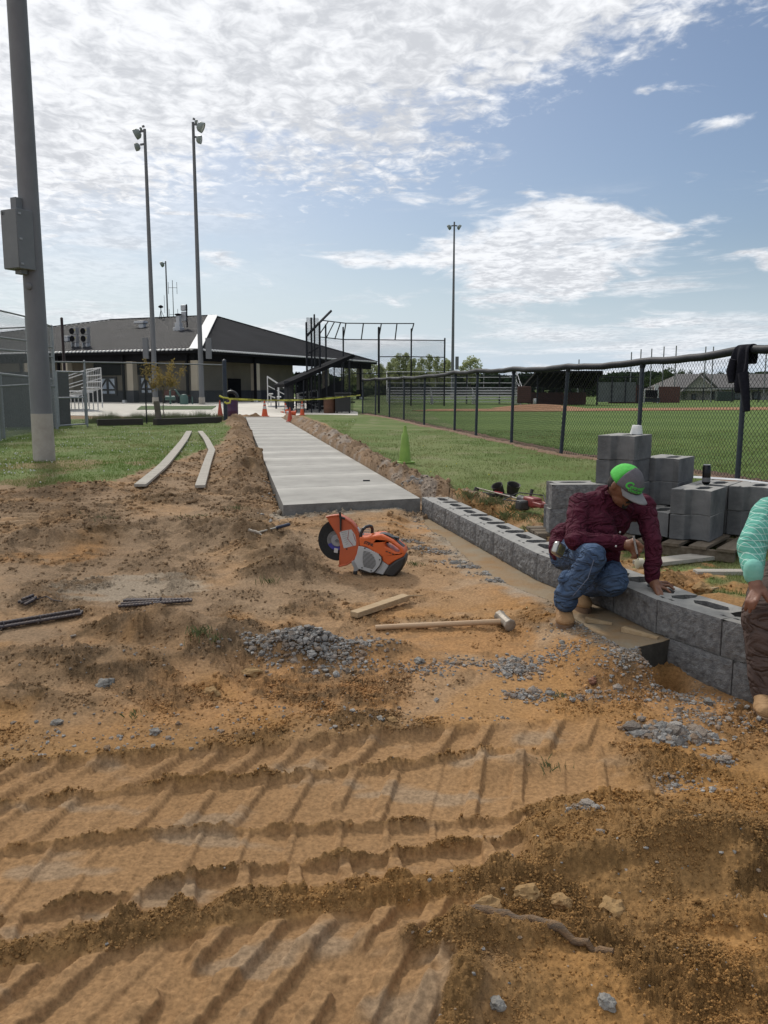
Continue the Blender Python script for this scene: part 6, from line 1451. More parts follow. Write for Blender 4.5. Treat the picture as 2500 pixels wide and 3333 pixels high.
# ------------------------------------------------------------------ buried root and stones
q0,q1=on(1512,2975,-.38),on(2000,3105,-.38); d=(q1-q0)
rp=[];rr2=[]
for k in range(24):
    t_=k/23; c=q0.lerp(q1,t_); c.z=gz(c.x,c.y)+.012-.012*t_; c+=Vector((0,.010*math.sin(t_*7),.006*mnoise.noise(Vector((t_*6,1,2))))); rp.append(c); rr2.append(max(.004,.020*(1-.55*t_)*(1+.35*mnoise.noise(Vector((t_*9,3,1))))*min(1,k/3+.25)))
mb=MB(); mb.tube(rp,rr2,10); o=mb.build('broken_root',mat('root_bark',(.10,.085,.07),.95,(.30,.18,.09),7,1,bump=1,bsc=60,stretch=(1,6,6)),smooth=True); tag(o,'dark broken root half buried in the tracked mud','root')
m_rock=mat('clay_rock',(.33,.215,.10),.95,(.28,.17,.08),9,1,bump=.7,bsc=60,spec=.15); m_grey=mat('mortar_lump',(.29,.275,.25),.95,(.18,.17,.15),22,1,bump=.9,bsc=90,spec=.15); m_redr=mat('red_rock',(.17,.07,.035),.9,(.12,.05,.03),9,1,bump=.6)
rocks=[(820,2195,.05,0,'brown lump of clay left of the grey gravel heap'),(690,2260,.045,0,'round brown clay lump below the gravel'),(340,2228,.045,1,'flat grey brown stone on the dark soil mound'),(1712,2905,.042,0,'yellow angular stone in the near right mud, left of three'),(1828,2940,.034,0,'yellow angular stone in the near right mud, middle of three'),(2000,2970,.045,0,'broad yellow stone in the near right mud, right of three'),(1590,2955,.04,0,'sandy stone at the thick end of the root'),(185,2355,.030,1,'grey mortar lump at the left of the tracks'),(505,2385,.028,1,'small grey mortar lump beside the tracks'),(1930,2215,.030,2,'red brown stone below the wood shims'),(1275,2345,.028,0,'tan stone right of the gravel trail'),(1240,2345,.022,1,'grey stone right of the gravel trail'),(2285,1925,.07,0,'orange clay lump on the grass behind the near wall block'),(1620,3270,.022,1,'pale grey pebble at the bottom of the picture'),(1975,3265,.026,1,'flat grey pebble near the bottom right'),(1365,2155,.035,1,'grey mortar lump right of the gravel heap'),(1670,2150,.035,1,'grey mortar lump below the sledgehammer head'),(1830,2092,.02,1,'grey mortar crumb below the tan boot'),(2390,2030,.0,0,'')]
for px,py,s,mi,lb in rocks:
    if s==0: continue
    q=on(px,py,-.35 if py>2100 else -.1); mb=MB(); mb.ball((0,0,0),(s,s*.8,s*.62),3,jit=.45,seed=px); o=mb.build('rock',(m_rock,m_grey,m_redr)[mi]); o.location=(q.x,q.y,q.z+s*.12); o.rotation_euler=(0,0,px); tag(o,lb,'stone','loose stones on the dirt')
# mortar crumbs heaped by the wall and in the gravel spots: uncountable gravel
m_gravel=mat('gravel',(1.15,1.15,1.15),.95,(.7,.7,.72),70,1,bump=1,bsc=150,vc='soil',spec=.12)
def scatter(name,kinds,n,m,seed,label=None):
    """kinds: list of (px,py,rx,ry,weight,size,heap)"""
    rs_=np.random.RandomState(seed); vs=[];fs=[];o_=0
    ico=bmesh.new(); bmesh.ops.create_icosphere(ico,subdivisions=1,radius=1); iv=np.array([v.co[:] for v in ico.verts]); jf=[[v.index for v in f.verts] for f in ico.faces]; ico.free()
    wts=np.array([k[4] for k in kinds],float); wts/=wts.sum(); ch_=rs_.choice(len(kinds),n,p=wts)
    X=[];Y=[];Sz=[];Hp=[]
    for c in ch_:
        px,py,rx,ry,w,s,hp=kinds[c]; q=P2(px,py,-.33) if py>2100 else P2(px,py,-.2)
        a=rs_.normal(size=2)*.5; X.append(q[0]+a[0]*rx); Y.append(q[1]+a[1]*ry); Sz.append(s*.62*np.exp(rs_.normal()*.5)); Hp.append(hp*np.exp(-(a**2).sum()*3)*rs_.uniform(0,1))
    X=np.array(X);Y=np.array(Y);Z,_d,_l,FLo,_m=height(X,Y); k=(FLo<.25); X=X[k];Y=Y[k];Z=Z[k];Sz=np.array(Sz)[k];Hp=np.array(Hp)[k]; n=len(X)
    V_=np.zeros((n,len(iv),3)); 
    for k in range(n):
        j_=iv*(1+rs_.uniform(-.38,.38,(len(iv),1))); s=Sz[k]*rs_.uniform(.7,1.2,3)*np.array([1,1,.75]); V_[k]=j_*s+np.array([X[k],Y[k],Z[k]+Sz[k]*.12+Hp[k]])
    F_=[]; m0=len(iv)
    F_=(np.array(jf)[None]+ (np.arange(n)*m0)[:,None,None]).reshape(-1,3)
    me=bpy.data.meshes.new(name); me.from_pydata(V_.reshape(-1,3).tolist(),[],F_.tolist()); 
    C_=soil_color(X,Y,*height(X,Y)[1:]); g_=np.array([.30,.29,.27])[None]*rs_.uniform(.7,1.35,(n,1)); f_=np.clip(rs_.uniform(-.35,.75,(n,1)),0,1)*(1-np.clip(np.array(Hp)*25,0,1)[:,None]*.7); C_=g_*(1-f_)+C_*f_
    cc=np.ones((n,m0,4),np.float32); cc[:,:,:3]=C_[:,None,:]; at=me.color_attributes.new('soil','FLOAT_COLOR','POINT'); at.data.foreach_set('color',cc.ravel())
    o=obj(name,me,m_gravel); o['kind']='stuff'
    return o
GK=[(1000,2150,.36,.17,9,.014,.045),(1100,2180,.2,.16,1.6,.010,.01),(1150,2120,.25,.12,1.2,.009,.01),(1360,2190,.22,.10,.9,.010,.01),(1500,2170,.28,.10,1.2,.010,.0),(1680,2185,.14,.12,3,.012,.02),(1720,2260,.12,.08,1.6,.010,.01),(1940,2265,.16,.06,1,.009,0),
 (2010,2150,.12,.2,4,.009,.01),(2090,2210,.3,.14,4,.009,.01),(2200,2250,.35,.12,3,.009,0),(2330,2310,.25,.12,2.5,.010,0),(1830,2090,.2,.1,2,.008,0),(1900,2110,.25,.12,2.5,.008,0),
 (1890+300,2365,.17,.085,6,.016,.04),(2350,2435,.05,.04,1,.012,.01),(2090,2360,.1,.05,.6,.010,0),(2080,2540,.4,.05,2,.007,0),(1900,2640,.06,.05,.8,.010,.01),(2170,2510,.2,.04,1,.007,0),
 (600,2370,1.2,.35,1.3,.009,0),(200,2420,.9,.3,.9,.009,0),(1300,2350,.9,.5,1.2,.008,0),(30,2520,.15,.08,1.2,.012,0),(1500,2700,2.0,1.5,1.6,.006,0),(2200,3000,1.0,.8,1,.006,0),(1100,3200,.9,.3,.5,.006,0),(470,2160,.8,.4,.6,.009,0)]
scatter('gravel',GK,8500,m_grey,3)
GF=[]
for k in range(40):
    t_=k/39; GF.append((922+446*t_,1655-24*t_,.10,.16,1,.014,0))
for (a,b) in((930,1700),(900,1650),(880,1600),(1380,1690),(1420,1720)): GF.append((a,b,.3,.4,1.2,.014,0))
for (a,b) in((1330,1770),(1380,1790),(1430,1800),(1480,1830),(1530,1845),(1600,1868),(1640,1890)): GF.append((a,b,.14,.07,4.2,.011,.012))
scatter('gravel',GF,3200,m_grey,4)
m_clod=mat('soil_clod',(1.22,1.2,1.18),.98,(.74,.72,.70),60,1,bump=.8,bsc=120,spec=.08,vc='soil',detail=8)
def clods(name,n,m,seed,smin,smax,box_,tries=5,sub=1):
    rs_=np.random.RandomState(seed); nn=n*tries
    r_=np.exp(rs_.uniform(math.log(box_[0]),math.log(box_[1]),nn)); th=rs_.uniform(-R(29),R(29),nn); X=r_*np.sin(th); Y=r_*np.cos(th)
    Z,D_,LO_,FL_,M_=height(X,Y); cluster=sst(fbm(X*5,Y*5,3,200),-.05,.3)
    keep=(FL_<.4)&(rs_.uniform(0,1,nn)<np.clip((LO_-.12)*1.8+M_*5,0.01,1)*(.12+.88*cluster))&(D_>.4)&(sdf(X,Y,SLAB)>.02)&(sdf(X,Y,FOOT_OUT+[FOOT_END]+list(reversed(BACK[:13])))>.02)&(Z>-.5)
    X=X[keep][:n];Y=Y[keep][:n]; n=len(X); Z,D_,LO_,FL_,M_=height(X,Y); C_=soil_color(X,Y,D_,LO_,FL_,M_)
    ico=bmesh.new(); bmesh.ops.create_icosphere(ico,subdivisions=sub,radius=1); iv=np.array([v.co[:] for v in ico.verts]); jf=np.array([[v.index for v in f.verts] for f in ico.faces]); ico.free()
    s=(np.exp(rs_.triangular(math.log(smin),math.log(smin)+.2,math.log(smax),n))*np.clip(np.hypot(X,Y)/3.2,.6,2.4))[:,None,None]
    j_=iv[None]*(1+rs_.uniform(-.30,.30,(n,len(iv),1)))*s*rs_.uniform(.6,1.25,(n,1,3)); V_=j_+np.stack([X,Y,Z],1)[:,None]+np.array([0,0,1.])*s*.05
    F_=(jf[None]+(np.arange(n)*len(iv))[:,None,None]).reshape(-1,3)
    me=bpy.data.meshes.new(name); me.from_pydata(V_.reshape(-1,3).tolist(),[],F_.tolist()); me.shade_smooth()
    cc=np.ones((n,len(iv),4),np.float32); cc[:,:,:3]=(C_*rs_.uniform(.85,1.3,(n,1)))[:,None,:]; at=me.color_attributes.new('soil','FLOAT_COLOR','POINT'); at.data.foreach_set('color',cc.ravel())
    o=obj(name,me,m); o['kind']='stuff'; return o
clods('soil_clods',22000,m_clod,11,.0025,.011,(1.7,14)); clods('soil_clods',30000,m_clod,12,.0024,.009,(1.7,4.2),tries=6)
clods('soil_clods',7000,m_clod,13,.005,.015,(8.5,28),tries=10)
# ------------------------------------------------------------------ people
def skin_union(name,parts,voxel,m,parent,smooth_it=6,wr=None,fac=.6):
    """parts: ('cap',[pts],[radii]) chains of round tapered limbs, ('ell',c,(r),M) ellipsoids. One continuous surface."""
    mb=MB()
    for p in parts:
        if p[0]=='cap':
            pts=[Vector(q) for q in p[1]]; rs_=p[2]; fl=p[3] if len(p)>3 else None
            # subdivide softly
            mb.tube(pts,rs_,16)
            for q,r in zip(pts,rs_): mb.ball(q,r*.995,2)
        elif p[0]=='ell': mb.ball(p[1],p[2],3,M=p[3] if len(p)>3 else None)
        elif p[0]=='box': mb.box(p[1],p[2],p[3] if len(p)>3 else None)
    me=bpy.data.meshes.new('tmp'); me.from_pydata(mb.v,[],mb.f); o=bpy.data.objects.new('tmp',me); COL.objects.link(o)
    r=o.modifiers.new('r','REMESH'); r.mode='VOXEL'; r.voxel_size=voxel
    s=o.modifiers.new('s','SMOOTH'); s.factor=fac; s.iterations=smooth_it
    dg=bpy.context.evaluated_depsgraph_get(); out=bpy.data.meshes.new_from_object(o.evaluated_get(dg)); bpy.data.objects.remove(o); out.name=name
    if wr:
        n=len(out.vertices); co=np.zeros(n*3); out.vertices.foreach_get('co',co); no=np.zeros(n*3); out.vertices.foreach_get('normal',no); co=co.reshape(-1,3); no=no.reshape(-1,3)
        co=co+no*wr(co)[:,None]; out.vertices.foreach_set('co',co.ravel()); out.update()
    out.shade_smooth(); return obj(name,out,m,parent)
def folds(amp,seed,sc=(9,9,5),zs=0.):
    def f(c):
        a=perlin(c[:,0]*sc[0]+c[:,2]*3+seed,c[:,2]*sc[2]*2.4+c[:,1]*6,seed); b=perlin(c[:,0]*22+seed,c[:,2]*17+c[:,1]*15,seed+1)
        rdg=1-np.abs(perlin(c[:,0]*8+c[:,1]*8,c[:,2]*13-c[:,0]*6,seed+2))*2
        return amp*(.7*a+.35*b+.5*rdg-.2)
    return f
m_skin=mat('skin_brown',(.21,.10,.058),.5,(.16,.072,.042),22,1,bump=.15,bsc=90,spec=.35)
m_skin2=mat('skin_tan',(.24,.115,.075),.5,(.18,.082,.052),18,1,bump=.25,bsc=80,spec=.35)
def weave(name,c,c2,line,sx,sz,lw,rough=.85,wob=.015):
    m=bpy.data.materials.new(name); m.use_nodes=True; t=m.node_tree; n=t.nodes; b=n['Principled BSDF']; b.inputs['Roughness'].default_value=rough; b.inputs['Specular IOR Level'].default_value=.15
    tc_=n.new('ShaderNodeTexCoord'); sp_=n.new('ShaderNodeSeparateXYZ')
    no=n.new('ShaderNodeTexNoise'); no.inputs['Scale'].default_value=5; no.inputs['Detail'].default_value=3; t.links.new(tc_.outputs['Object'],no.inputs['Vector'])
    wv=n.new('ShaderNodeVectorMath'); wv.operation='SCALE'; wv.inputs[3].default_value=wob
    t.links.new(no.outputs['Color'],wv.inputs[0]); ad=n.new('ShaderNodeVectorMath'); t.links.new(tc_.outputs['Object'],ad.inputs[0]); t.links.new(wv.outputs[0],ad.inputs[1]); t.links.new(ad.outputs[0],sp_.inputs[0])
    def ln(src,f):
        a=mth('MULTIPLY',src,f,tree=t); a=mth('FRACT',a,tree=t); a=mth('SUBTRACT',a,.5,tree=t); a=mth('ABSOLUTE',a,tree=t); return mth('LESS_THAN',a,lw,tree=t)
    u=mth('ADD',mth('MULTIPLY',sp_.outputs[0],.8,tree=t),mth('MULTIPLY',sp_.outputs[1],.6,tree=t),tree=t)
    l1=ln(u,sx); l2=ln(sp_.outputs[2],sz); l=mth('MAXIMUM',l1,mth('MULTIPLY',l2,.8,tree=t),tree=t)
    n2=n.new('ShaderNodeTexNoise'); n2.inputs['Scale'].default_value=14; t.links.new(tc_.outputs['Object'],n2.inputs['Vector'])
    mx=n.new('ShaderNodeMix'); mx.data_type='RGBA'; mx.inputs[6].default_value=(*c,1); mx.inputs[7].default_value=(*c2,1); t.links.new(n2.outputs['Fac'],mx.inputs[0])
    m2=n.new('ShaderNodeMix'); m2.data_type='RGBA'; t.links.new(l,m2.inputs[0]); t.links.new(mx.outputs[2],m2.inputs[6]); m2.inputs[7].default_value=(*line,1); t.links.new(m2.outputs[2],b.inputs['Base Color'])
    return m
m_maroon=weave('maroon_shirt',(.075,.012,.026),(.045,.007,.018),(.082,.015,.029),150,0,.2,wob=.004)
m_check=weave('teal_check_shirt',(.13,.40,.32),(.10,.33,.26),(.50,.66,.60),46,34,.045,wob=.006)
m_jean=mat('denim',(.080,.128,.215),.85,(.040,.066,.125),6,1,bump=.3,bsc=260,spec=.15,detail=5)
m_brownp=mat('work_trousers',(.115,.083,.072),.9,(.080,.056,.050),5,1,bump=.4,bsc=120,spec=.1)
crease(m_maroon,6.5,.035,.9); crease(m_check,4.5,.03,.5); crease(m_jean,7,.035,.9)
m_boot=mat('tan_boot',(.42,.26,.13),.75,(.30,.175,.085),9,1,bump=.3,bsc=60,spec=.25); m_sole=mat('boot_sole',(.20,.12,.065),.85,(.13,.08,.05),12,1)
crease(m_brownp,6,.035,.9); crease(m_boot,12,.006,.7)
m_hair=mat('black_hair',(.010,.008,.008),.7,(.02,.015,.013),30,1)
def hand(wrist,palm,knuck,tips,thumb,r=.010):
    """palm block from wrist to knuckles; each finger a bent tapered chain rooted in the palm"""
    out=[('cap',[wrist,palm],[.028,.036])]
    kc=sum((Vector(k) for k in knuck),Vector())/len(knuck)
    for k in knuck: out.append(('cap',[Vector(palm).lerp(Vector(k),.2),k],[.019,.0135]))
    for k,(mid,tip) in zip(knuck,tips): out.append(('cap',[k,mid,tip],[r*1.22,r*1.05,r*.80]))
    out.append(('cap',[Vector(wrist).lerp(Vector(palm),.6),thumb[0],thumb[1],thumb[2]],[.019,.015,.0125,.0095]))
    return out
def boot(name,heel,toe,ankle_top,parent,m=m_boot,zg=None,w=.052):
    heel=Vector(heel);toe=Vector(toe);d=toe-heel; d.z=0; L_=d.length; d.normalize(); s=Vector((-d.y,d.x,0)); up=Vector((0,0,1)); z0=heel.z
    at=Vector(ankle_top)
    P=[('cap',[heel+up*.075,heel+up*.085+d*.02],[.045,.048]),('cap',[heel+up*.09+d*.01,at],[.052,.060]),
       ('cap',[heel+up*.075+d*.04,heel+up*.065+d*L_*.45,heel+up*.050+d*L_*.72,toe+up*.046-d*.03],[.050,.052,.052,.042]),('ell',heel+d*L_*.70+up*.045,(.060,.060,.040)),('ell',heel+d*L_*.84+up*.045,(.050,.050,.036))]
    o=skin_union('boot',P,.008,m,parent,8,folds(.002,5))
    pr=[]; n=28
    for k in range(n):
        a=2*PI*k/n; lx=math.cos(a); ly=math.sin(a); ww=w*(1.0+ .12*lx); pr.append((L_/2+lx*(L_/2+.028),ly*ww*(1 if abs(lx)<.9 else .95)))
    M=Matrix.Translation(heel)@Matrix((( d.x,s.x,0,0),(d.y,s.y,0,0),(0,0,1,0),(0,0,0,1)))
    mb=MB(); mb.prism(pr,-.004,.028,M); mb.build('sole',m_sole,o,bevel=.005); return o
# ---- man in the maroon shirt, one knee on the wall, hand on a block
man=thing('person','man in maroon shirt, jeans and a lime and grey cap kneeling on the block wall','person',(0,0,0))
hipL=V(1862,1800,5.25); hipR=V(1940,1815,5.38)      # image-left hip (his right), image-right hip
knA=V(1932,1812,4.72); ankA=V(1842,1955,4.82)
knB=V(1996,1890,4.86); ankB=V(1900,1915,5.25)
pel=(hipL+hipR)/2
chest=V(1975,1690,5.20); shA=V(1888,1640,5.10); shB=V(2096,1642,5.22); neck=V(1998,1598,5.15); 
elA=V(1868,1760,4.86); wrA=V(2026,1768,4.84)
elB=V(2128,1775,4.98); wrB=V(2122,1884,4.90); hB=G(2148,1925,0.0)
headc=V(2032,1576,5.02)
parts=[('cap',[pel,chest],[.11,.12]),('cap',[chest,neck],[.10,.055]),('cap',[neck,headc+Vector((-.02,.02,-.04))],[.052,.055]),('cap',[shA,elA,wrA],[.045,.036,.027]),('cap',[shB,elB,wrB],[.045,.036,.027]),('cap',[shA,chest,shB],[.045,.08,.045]),
 ('cap',[hipL,knA,ankA],[.07,.05,.035]),('cap',[hipR,knB,ankB],[.07,.05,.035]),('cap',[hipL,hipR],[.09,.09])]
# head looks down to the right
look=Vector((.50,-.62,-.60)).normalized(); hu=Vector((.30,-.42,.86)); hu=(hu-look*hu.dot(look)).normalized(); hs=look.cross(hu).normalized()
MH=Matrix((look,hs,hu)).transposed()
H=lambda a,b,c: headc+MH@Vector((a,b,c))
parts+=[('ell',headc,(.098,.078,.105),MH),('ell',H(.035,0,-.075),(.062,.056,.055),MH),('ell',H(.060,0,-.105),(.032,.032,.024),MH),
 ('cap',[H(.088,0,.012),H(.112,0,-.028)],[.011,.016]),('ell',H(.084,0,-.068),(.022,.026,.008),MH),('ell',H(.083,0,-.082),(.020,.022,.008),MH),
 ('ell',H(.082,.032,.008),(.014,.018,.010),MH),('ell',H(.082,-.032,.008),(.014,.018,.010),MH),('ell',H(.086,0,.028),(.014,.050,.010),MH)]
for s in(-1,1): parts.append(('ell',H(-.010,s*.079,-.012),(.020,.008,.030),MH))
# right hand (image left arm) holding a marker in front of the chest
pa_=V(2050,1775,4.80)
kn=[V(2066,1762,4.76),V(2072,1775,4.765),V(2070,1790,4.77),V(2062,1803,4.78)]
tp1=[(V(2083,1775,4.735),V(2089,1787,4.74)),(V(2086,1793,4.735),V(2074,1806,4.745)),(V(2080,1808,4.745),V(2066,1811,4.755)),(V(2070,1816,4.76),V(2056,1814,4.77))]
parts+=hand(wrA,pa_,kn,tp1,(V(2062,1758,4.78),V(2078,1768,4.74),V(2093,1780,4.735)))
# left hand braced on the block, fingers into the core
pb_=V(2134,1903,4.87)
kb=[V(2147,1896,4.90),V(2153,1905,4.87),V(2152,1912,4.845),V(2146,1917,4.82)]
tb_=[(V(2170,1896,4.93),V(2190,1908,4.92)),(V(2178,1906,4.89),V(2194,1918,4.87)),(V(2170,1917,4.83),V(2182,1929,4.80)),(V(2154,1930,4.77),V(2158,1946,4.73))]
parts+=hand(wrB,pb_,kb,tb_,(V(2132,1916,4.82),V(2138,1930,4.77),V(2144,1943,4.73)))
body_=skin_union('body',parts,.0052,m_skin,man,4,None,.5)
# facial features as children of the body
for s in(-1,1):
    MB().ball(H(.0925,s*.031,.004),(.009,.011,.006),2,M=MH).build('eye',mat('eye_dark',(.03,.02,.018),.25),body_,smooth=True)
mo=skin_union('moustache',[('cap',[H(.094,-.026,-.062),H(.104,0,-.054),H(.094,.026,-.062)],[.006,.009,.006]),('cap',[H(.084,-.028,-.085),H(.090,-.014,-.108),H(.092,0,-.112),H(.090,.014,-.108),H(.084,.028,-.085)],[.005,.009,.011,.009,.005])],.004,m_hair,body_,2)
hr=skin_union('hair',[('ell',H(-.020,0,.0),(.084,.078,.085),MH),('ell',H(-.050,0,-.035),(.048,.062,.045),MH)],.006,m_hair,body_,3)
# cap: lime rear panels, grey front and bill
def capshell(name,m,keep,r=(.112,.090,.108),c=(0,0,.018)):
    bm=bmesh.new(); bmesh.ops.create_uvsphere(bm,u_segments=40,v_segments=24,radius=1)
    bmesh.ops.delete(bm,geom=[v for v in bm.verts if v.co.z<-.02 or not keep(v.co)],context='VERTS')
    me_=bpy.data.meshes.new(name)
    for v in bm.verts:
        k=1+.02*mnoise.noise(v.co*4); v.co=H(c[0]+v.co.x*r[0]*k,c[1]+v.co.y*r[1]*k,c[2]+v.co.z*r[2]*k)
    bm.to_mesh(me_); bm.free(); me_.shade_smooth(); o=obj(name,me_,m,None); so=o.modifiers.new('t','SOLIDIFY'); so.thickness=.003; return o
m_lc=mat('cap_lime',(.10,.62,.09),.8,(.08,.50,.07),60,1,bump=.5,bsc=500); m_gc=mat('cap_grey',(.13,.12,.135),.85,(.10,.095,.105),40,1,bump=.3,bsc=300)
cp=thing('cap','lime green and grey baseball cap worn by the man in maroon','cap'); del cp['category']; del cp['label']; cp.parent=man
for nm,m_,kf in(('rear_panel',m_lc,lambda c: c.x<.06),('front_panel',m_gc,lambda c: c.x>-.04)):
    o=capshell(nm,m_,kf,(.112,.090,.108) if nm=='rear_panel' else (.1135,.0912,.109)); o.parent=cp
MB().ball(H(0,0,.127),(.008,.008,.005),2,M=MH).build('button',m_gc,cp,smooth=True)
vs=[];fs=[]; nb=20
for r_ in range(7):
    for k in range(nb+1):
        a=-PI*.40+PI*.80*k/nb; ro=r_/6
        x_=.110*math.cos(a)*(1)+ro*.080*max(0,math.cos(a))**.6; y_=.089*math.sin(a)*(1-.02*ro); z_=.018-.012*ro-.020*(math.sin(a)**2)*ro*1.2
        vs.append(tuple(H(x_,y_,z_)))
for r_ in range(6):
    for k in range(nb): a=r_*(nb+1)+k; fs.append((a,a+1,a+nb+2,a+nb+1))
mb=MB(); mb.add(vs,fs); o=mb.build('bill',mat('bill_grey',(.22,.22,.225),.85,(.18,.18,.185),30,1),cp,smooth=True); so=o.modifiers.new('t','SOLIDIFY'); so.thickness=.004
def on_cap(txt,size,elev,az0,parent_,shear=0.,bold=0.):
    me_=text_mesh(txt,size,0,shear,bold); n=len(me_.vertices); c=np.zeros(n*3); me_.vertices.foreach_get('co',c); c=c.reshape(-1,3); out=[]
    for p in c:
        az_=az0-p[0]/.100; e_=elev+p[1]/.108; q=Vector((math.cos(e_)*math.cos(az_)*.1205,math.cos(e_)*math.sin(az_)*.0980,.018+math.sin(e_)*.1165)); out.append(tuple(H(*q)))
    me_.vertices.foreach_set('co',np.array(out).ravel()); me_.update(); return obj('lettering',me_,m_lc,parent_)
fp_=[c for c in cp.children if c.name.startswith('front_panel')][0]
sg=1 if hs.dot(Vector((-.35,-.93,.1)))>0 else -1
on_cap('C',.058,.36,sg*.98,fp_,.3,.0016); on_cap('ornerstone',.027,.37,sg*.98-.74,fp_,.3,.0011); on_cap('CONCRETE',.020,.16,sg*.98-.62,fp_,0,.0010)
for e in fp_.children: pass
# shirt
tail=[('cap',[V(1930,1760,5.0),V(2000,1830,4.98)],[.09,.04])]
shirt=[('cap',[pel+Vector((0,.02,.0)),chest+Vector((-.04,.04,0))],[.155,.165]),('cap',[chest+Vector((.0,.0,.02)),(shA+shB)/2+Vector((-.02,.05,-.02))],[.16,.115]),('cap',[shA+Vector((.03,.01,-.02)),(shA+shB)/2,shB+Vector((-.03,0,-.03))],[.085,.105,.082]),
 ('cap',[neck+Vector((-.03,.04,-.06)),neck+Vector((0,0,-.02))],[.10,.068]),
 ('cap',[shA,elA+Vector((.01,.02,0)),elA,wrA.lerp(elA,.35),wrA.lerp(elA,.06)],[.076,.062,.058,.050,.046]),('cap',[shB,shB.lerp(elB,.5),elB,elB.lerp(wrB,.55),wrB+Vector((0,0,.03))],[.074,.060,.054,.052,.042]),
 ('cap',[V(1935,1720,5.05),V(1968,1790,4.98),V(1998,1842,4.97)],[.13,.10,.035]),('cap',[V(1850,1760,5.3),V(1835,1785,5.25)],[.13,.10])]
sh_=skin_union('shirt',shirt,.0085,m_maroon,man,5,folds(.009,3,(14,9,11)))
col_=skin_union('collar',[('cap',[H(-.06,-.065,-.10),H(-.075,0,-.09),H(-.06,.065,-.10),H(.00,.078,-.150),H(.03,.05,-.19)],[.013,.015,.013,.012,.008]),('cap',[H(-.06,-.065,-.10),H(.00,-.078,-.150),H(.03,-.05,-.19)],[.013,.012,.008])],.006,m_maroon,sh_,3)
cuA=skin_union('cuff',[('cap',[wrA.lerp(elA,.20),wrA.lerp(elA,.0)],[.050,.047])],.006,m_maroon,sh_,2); cuB=skin_union('cuff',[('cap',[wrB+Vector((.0,0,.045)),wrB+Vector((0,0,.005))],[.049,.044])],.006,m_maroon,sh_,2)
mbut=mat('button_white',(.6,.6,.58),.4)
for px,py,Y in((2005,1778,4.775),(1993,1812,4.90),(2018,1732,5.0)):
    q=V(px,py,Y); MB().ball(q,(.0065,.003,.0065),2).build('button',mbut,sh_,smooth=True)
# jeans
jean=[('cap',[hipL+Vector((-.01,.03,.0)),hipR],[.138,.138]),('cap',[hipL+Vector((-.01,0,0)),hipL.lerp(knA,.5),knA],[.118,.098,.078]),('cap',[knA,knA.lerp(ankA,.35),ankA.lerp(knA,.30),ankA+Vector((0,0,.045))],[.078,.074,.068,.070]),('ell',knA.lerp(ankA,.55)+Vector((-.055,.03,.0)),(.055,.06,.06)),
 ('cap',[hipR,hipR.lerp(knB,.5),knB+Vector((0,0,.015))],[.118,.104,.092]),('cap',[knB+Vector((-.01,0,0)),knB.lerp(ankB,.45)+Vector((0,0,.02)),ankB],[.100,.09,.062])]
je=skin_union('jeans',jean,.0085,m_jean,man,4,folds(.008,8,(16,9,12)))
hem=skin_union('hem',[('cap',[ankA+Vector((0,0,.035)),ankA+Vector((0,0,.0))],[.071,.074])],.006,m_jean,je,2)
# stitched seam down the shin
mb=MB(); 
for s0 in(.0,): mb.tube([knA+Vector((-.02,-.088,0)),knA.lerp(ankA,.4)+Vector((.01,-.096,0)),ankA+Vector((.02,-.088,.05))],.0025,5)
mb.build('seam',mat('seam_thread',(.18,.22,.32),.8),je)
bA=G(1832,2052,-.215); boot('boot',(ankA.x+.01,ankA.y+.10,-.215),(bA.x+.02,bA.y+.02,-.215),ankA+Vector((.0,.0,.03)),man)
boot('boot',(ankB.x-.03,ankB.y+.06,-.20),(ankB.x-.02,ankB.y-.16,-.20),ankB+Vector((0,0,.0)),man)
# tape measure on his belt and the marker in his hand
q=V(1818,1788,4.98); tmz=thing('tape_measure','chrome tape measure clipped to the belt of the kneeling man','tape measure',(q.x,q.y,q.z),R(35)); Mt=Matrix.Rotation(R(28),3,'Y')
MB().box((0,0,0),(.085,.045,.085),Mt).build('case',mat('chrome_case',(.45,.45,.43),.3,(.35,.34,.30),8,1,metal=.8),tmz,bevel=.016)
MB().box((0,-.024,0),(.055,.004,.055),Mt).build('label_plate',mat('plate_yellow',(.42,.40,.12),.4,(.10,.10,.09),14,1),tmz,bevel=.002)
a,b=V(2062,1745,4.74),V(2078,1822,4.73); mk=thing('marker','thin pale marker held in the kneeling mans fist','marker'); MB().tube([a,a.lerp(b,.75)],.006,8).build('barrel',mat('marker_grey',(.35,.33,.32),.4),mk,smooth=True); MB().tube([a.lerp(b,.75),b],[.004,.002],8).build('tip',m_bk,mk)
# ---- second man at the right edge, seated on the wall, hand on his knee
m2=thing('person','man in green checked shirt and brown trousers sitting on the wall at the right edge','person')
kn1=V(2474,1992,4.02); an1=V(2484,2265,3.98); hp1=kn1+Vector((.30,.42,.04)); kn2=kn1+Vector((.42,-.02,.0)); hp2=hp1+Vector((.20,-.12,0)); an2=an1+Vector((.42,-.05,.0))
pel2=(hp1+hp2)/2+Vector((0,0,.03)); che2=pel2+Vector((-.05,-.10,.42)); sh1=V(2506,1668,4.25); sh2=sh1+Vector((.36,-.12,.02)); nk2=(sh1+sh2)/2+Vector((0,-.02,.14)); hd2=nk2+Vector((-.02,-.07,.15))
che2=(sh1+sh2)/2+Vector((.03,.04,-.18))
el1=V(2447,1782,4.10); wr1=V(2452,1878,3.98); el2=sh2+Vector((.10,-.12,-.28)); wr2=kn2+Vector((0,0,.12))
MH2=Matrix.Rotation(R(200),3,'Z')
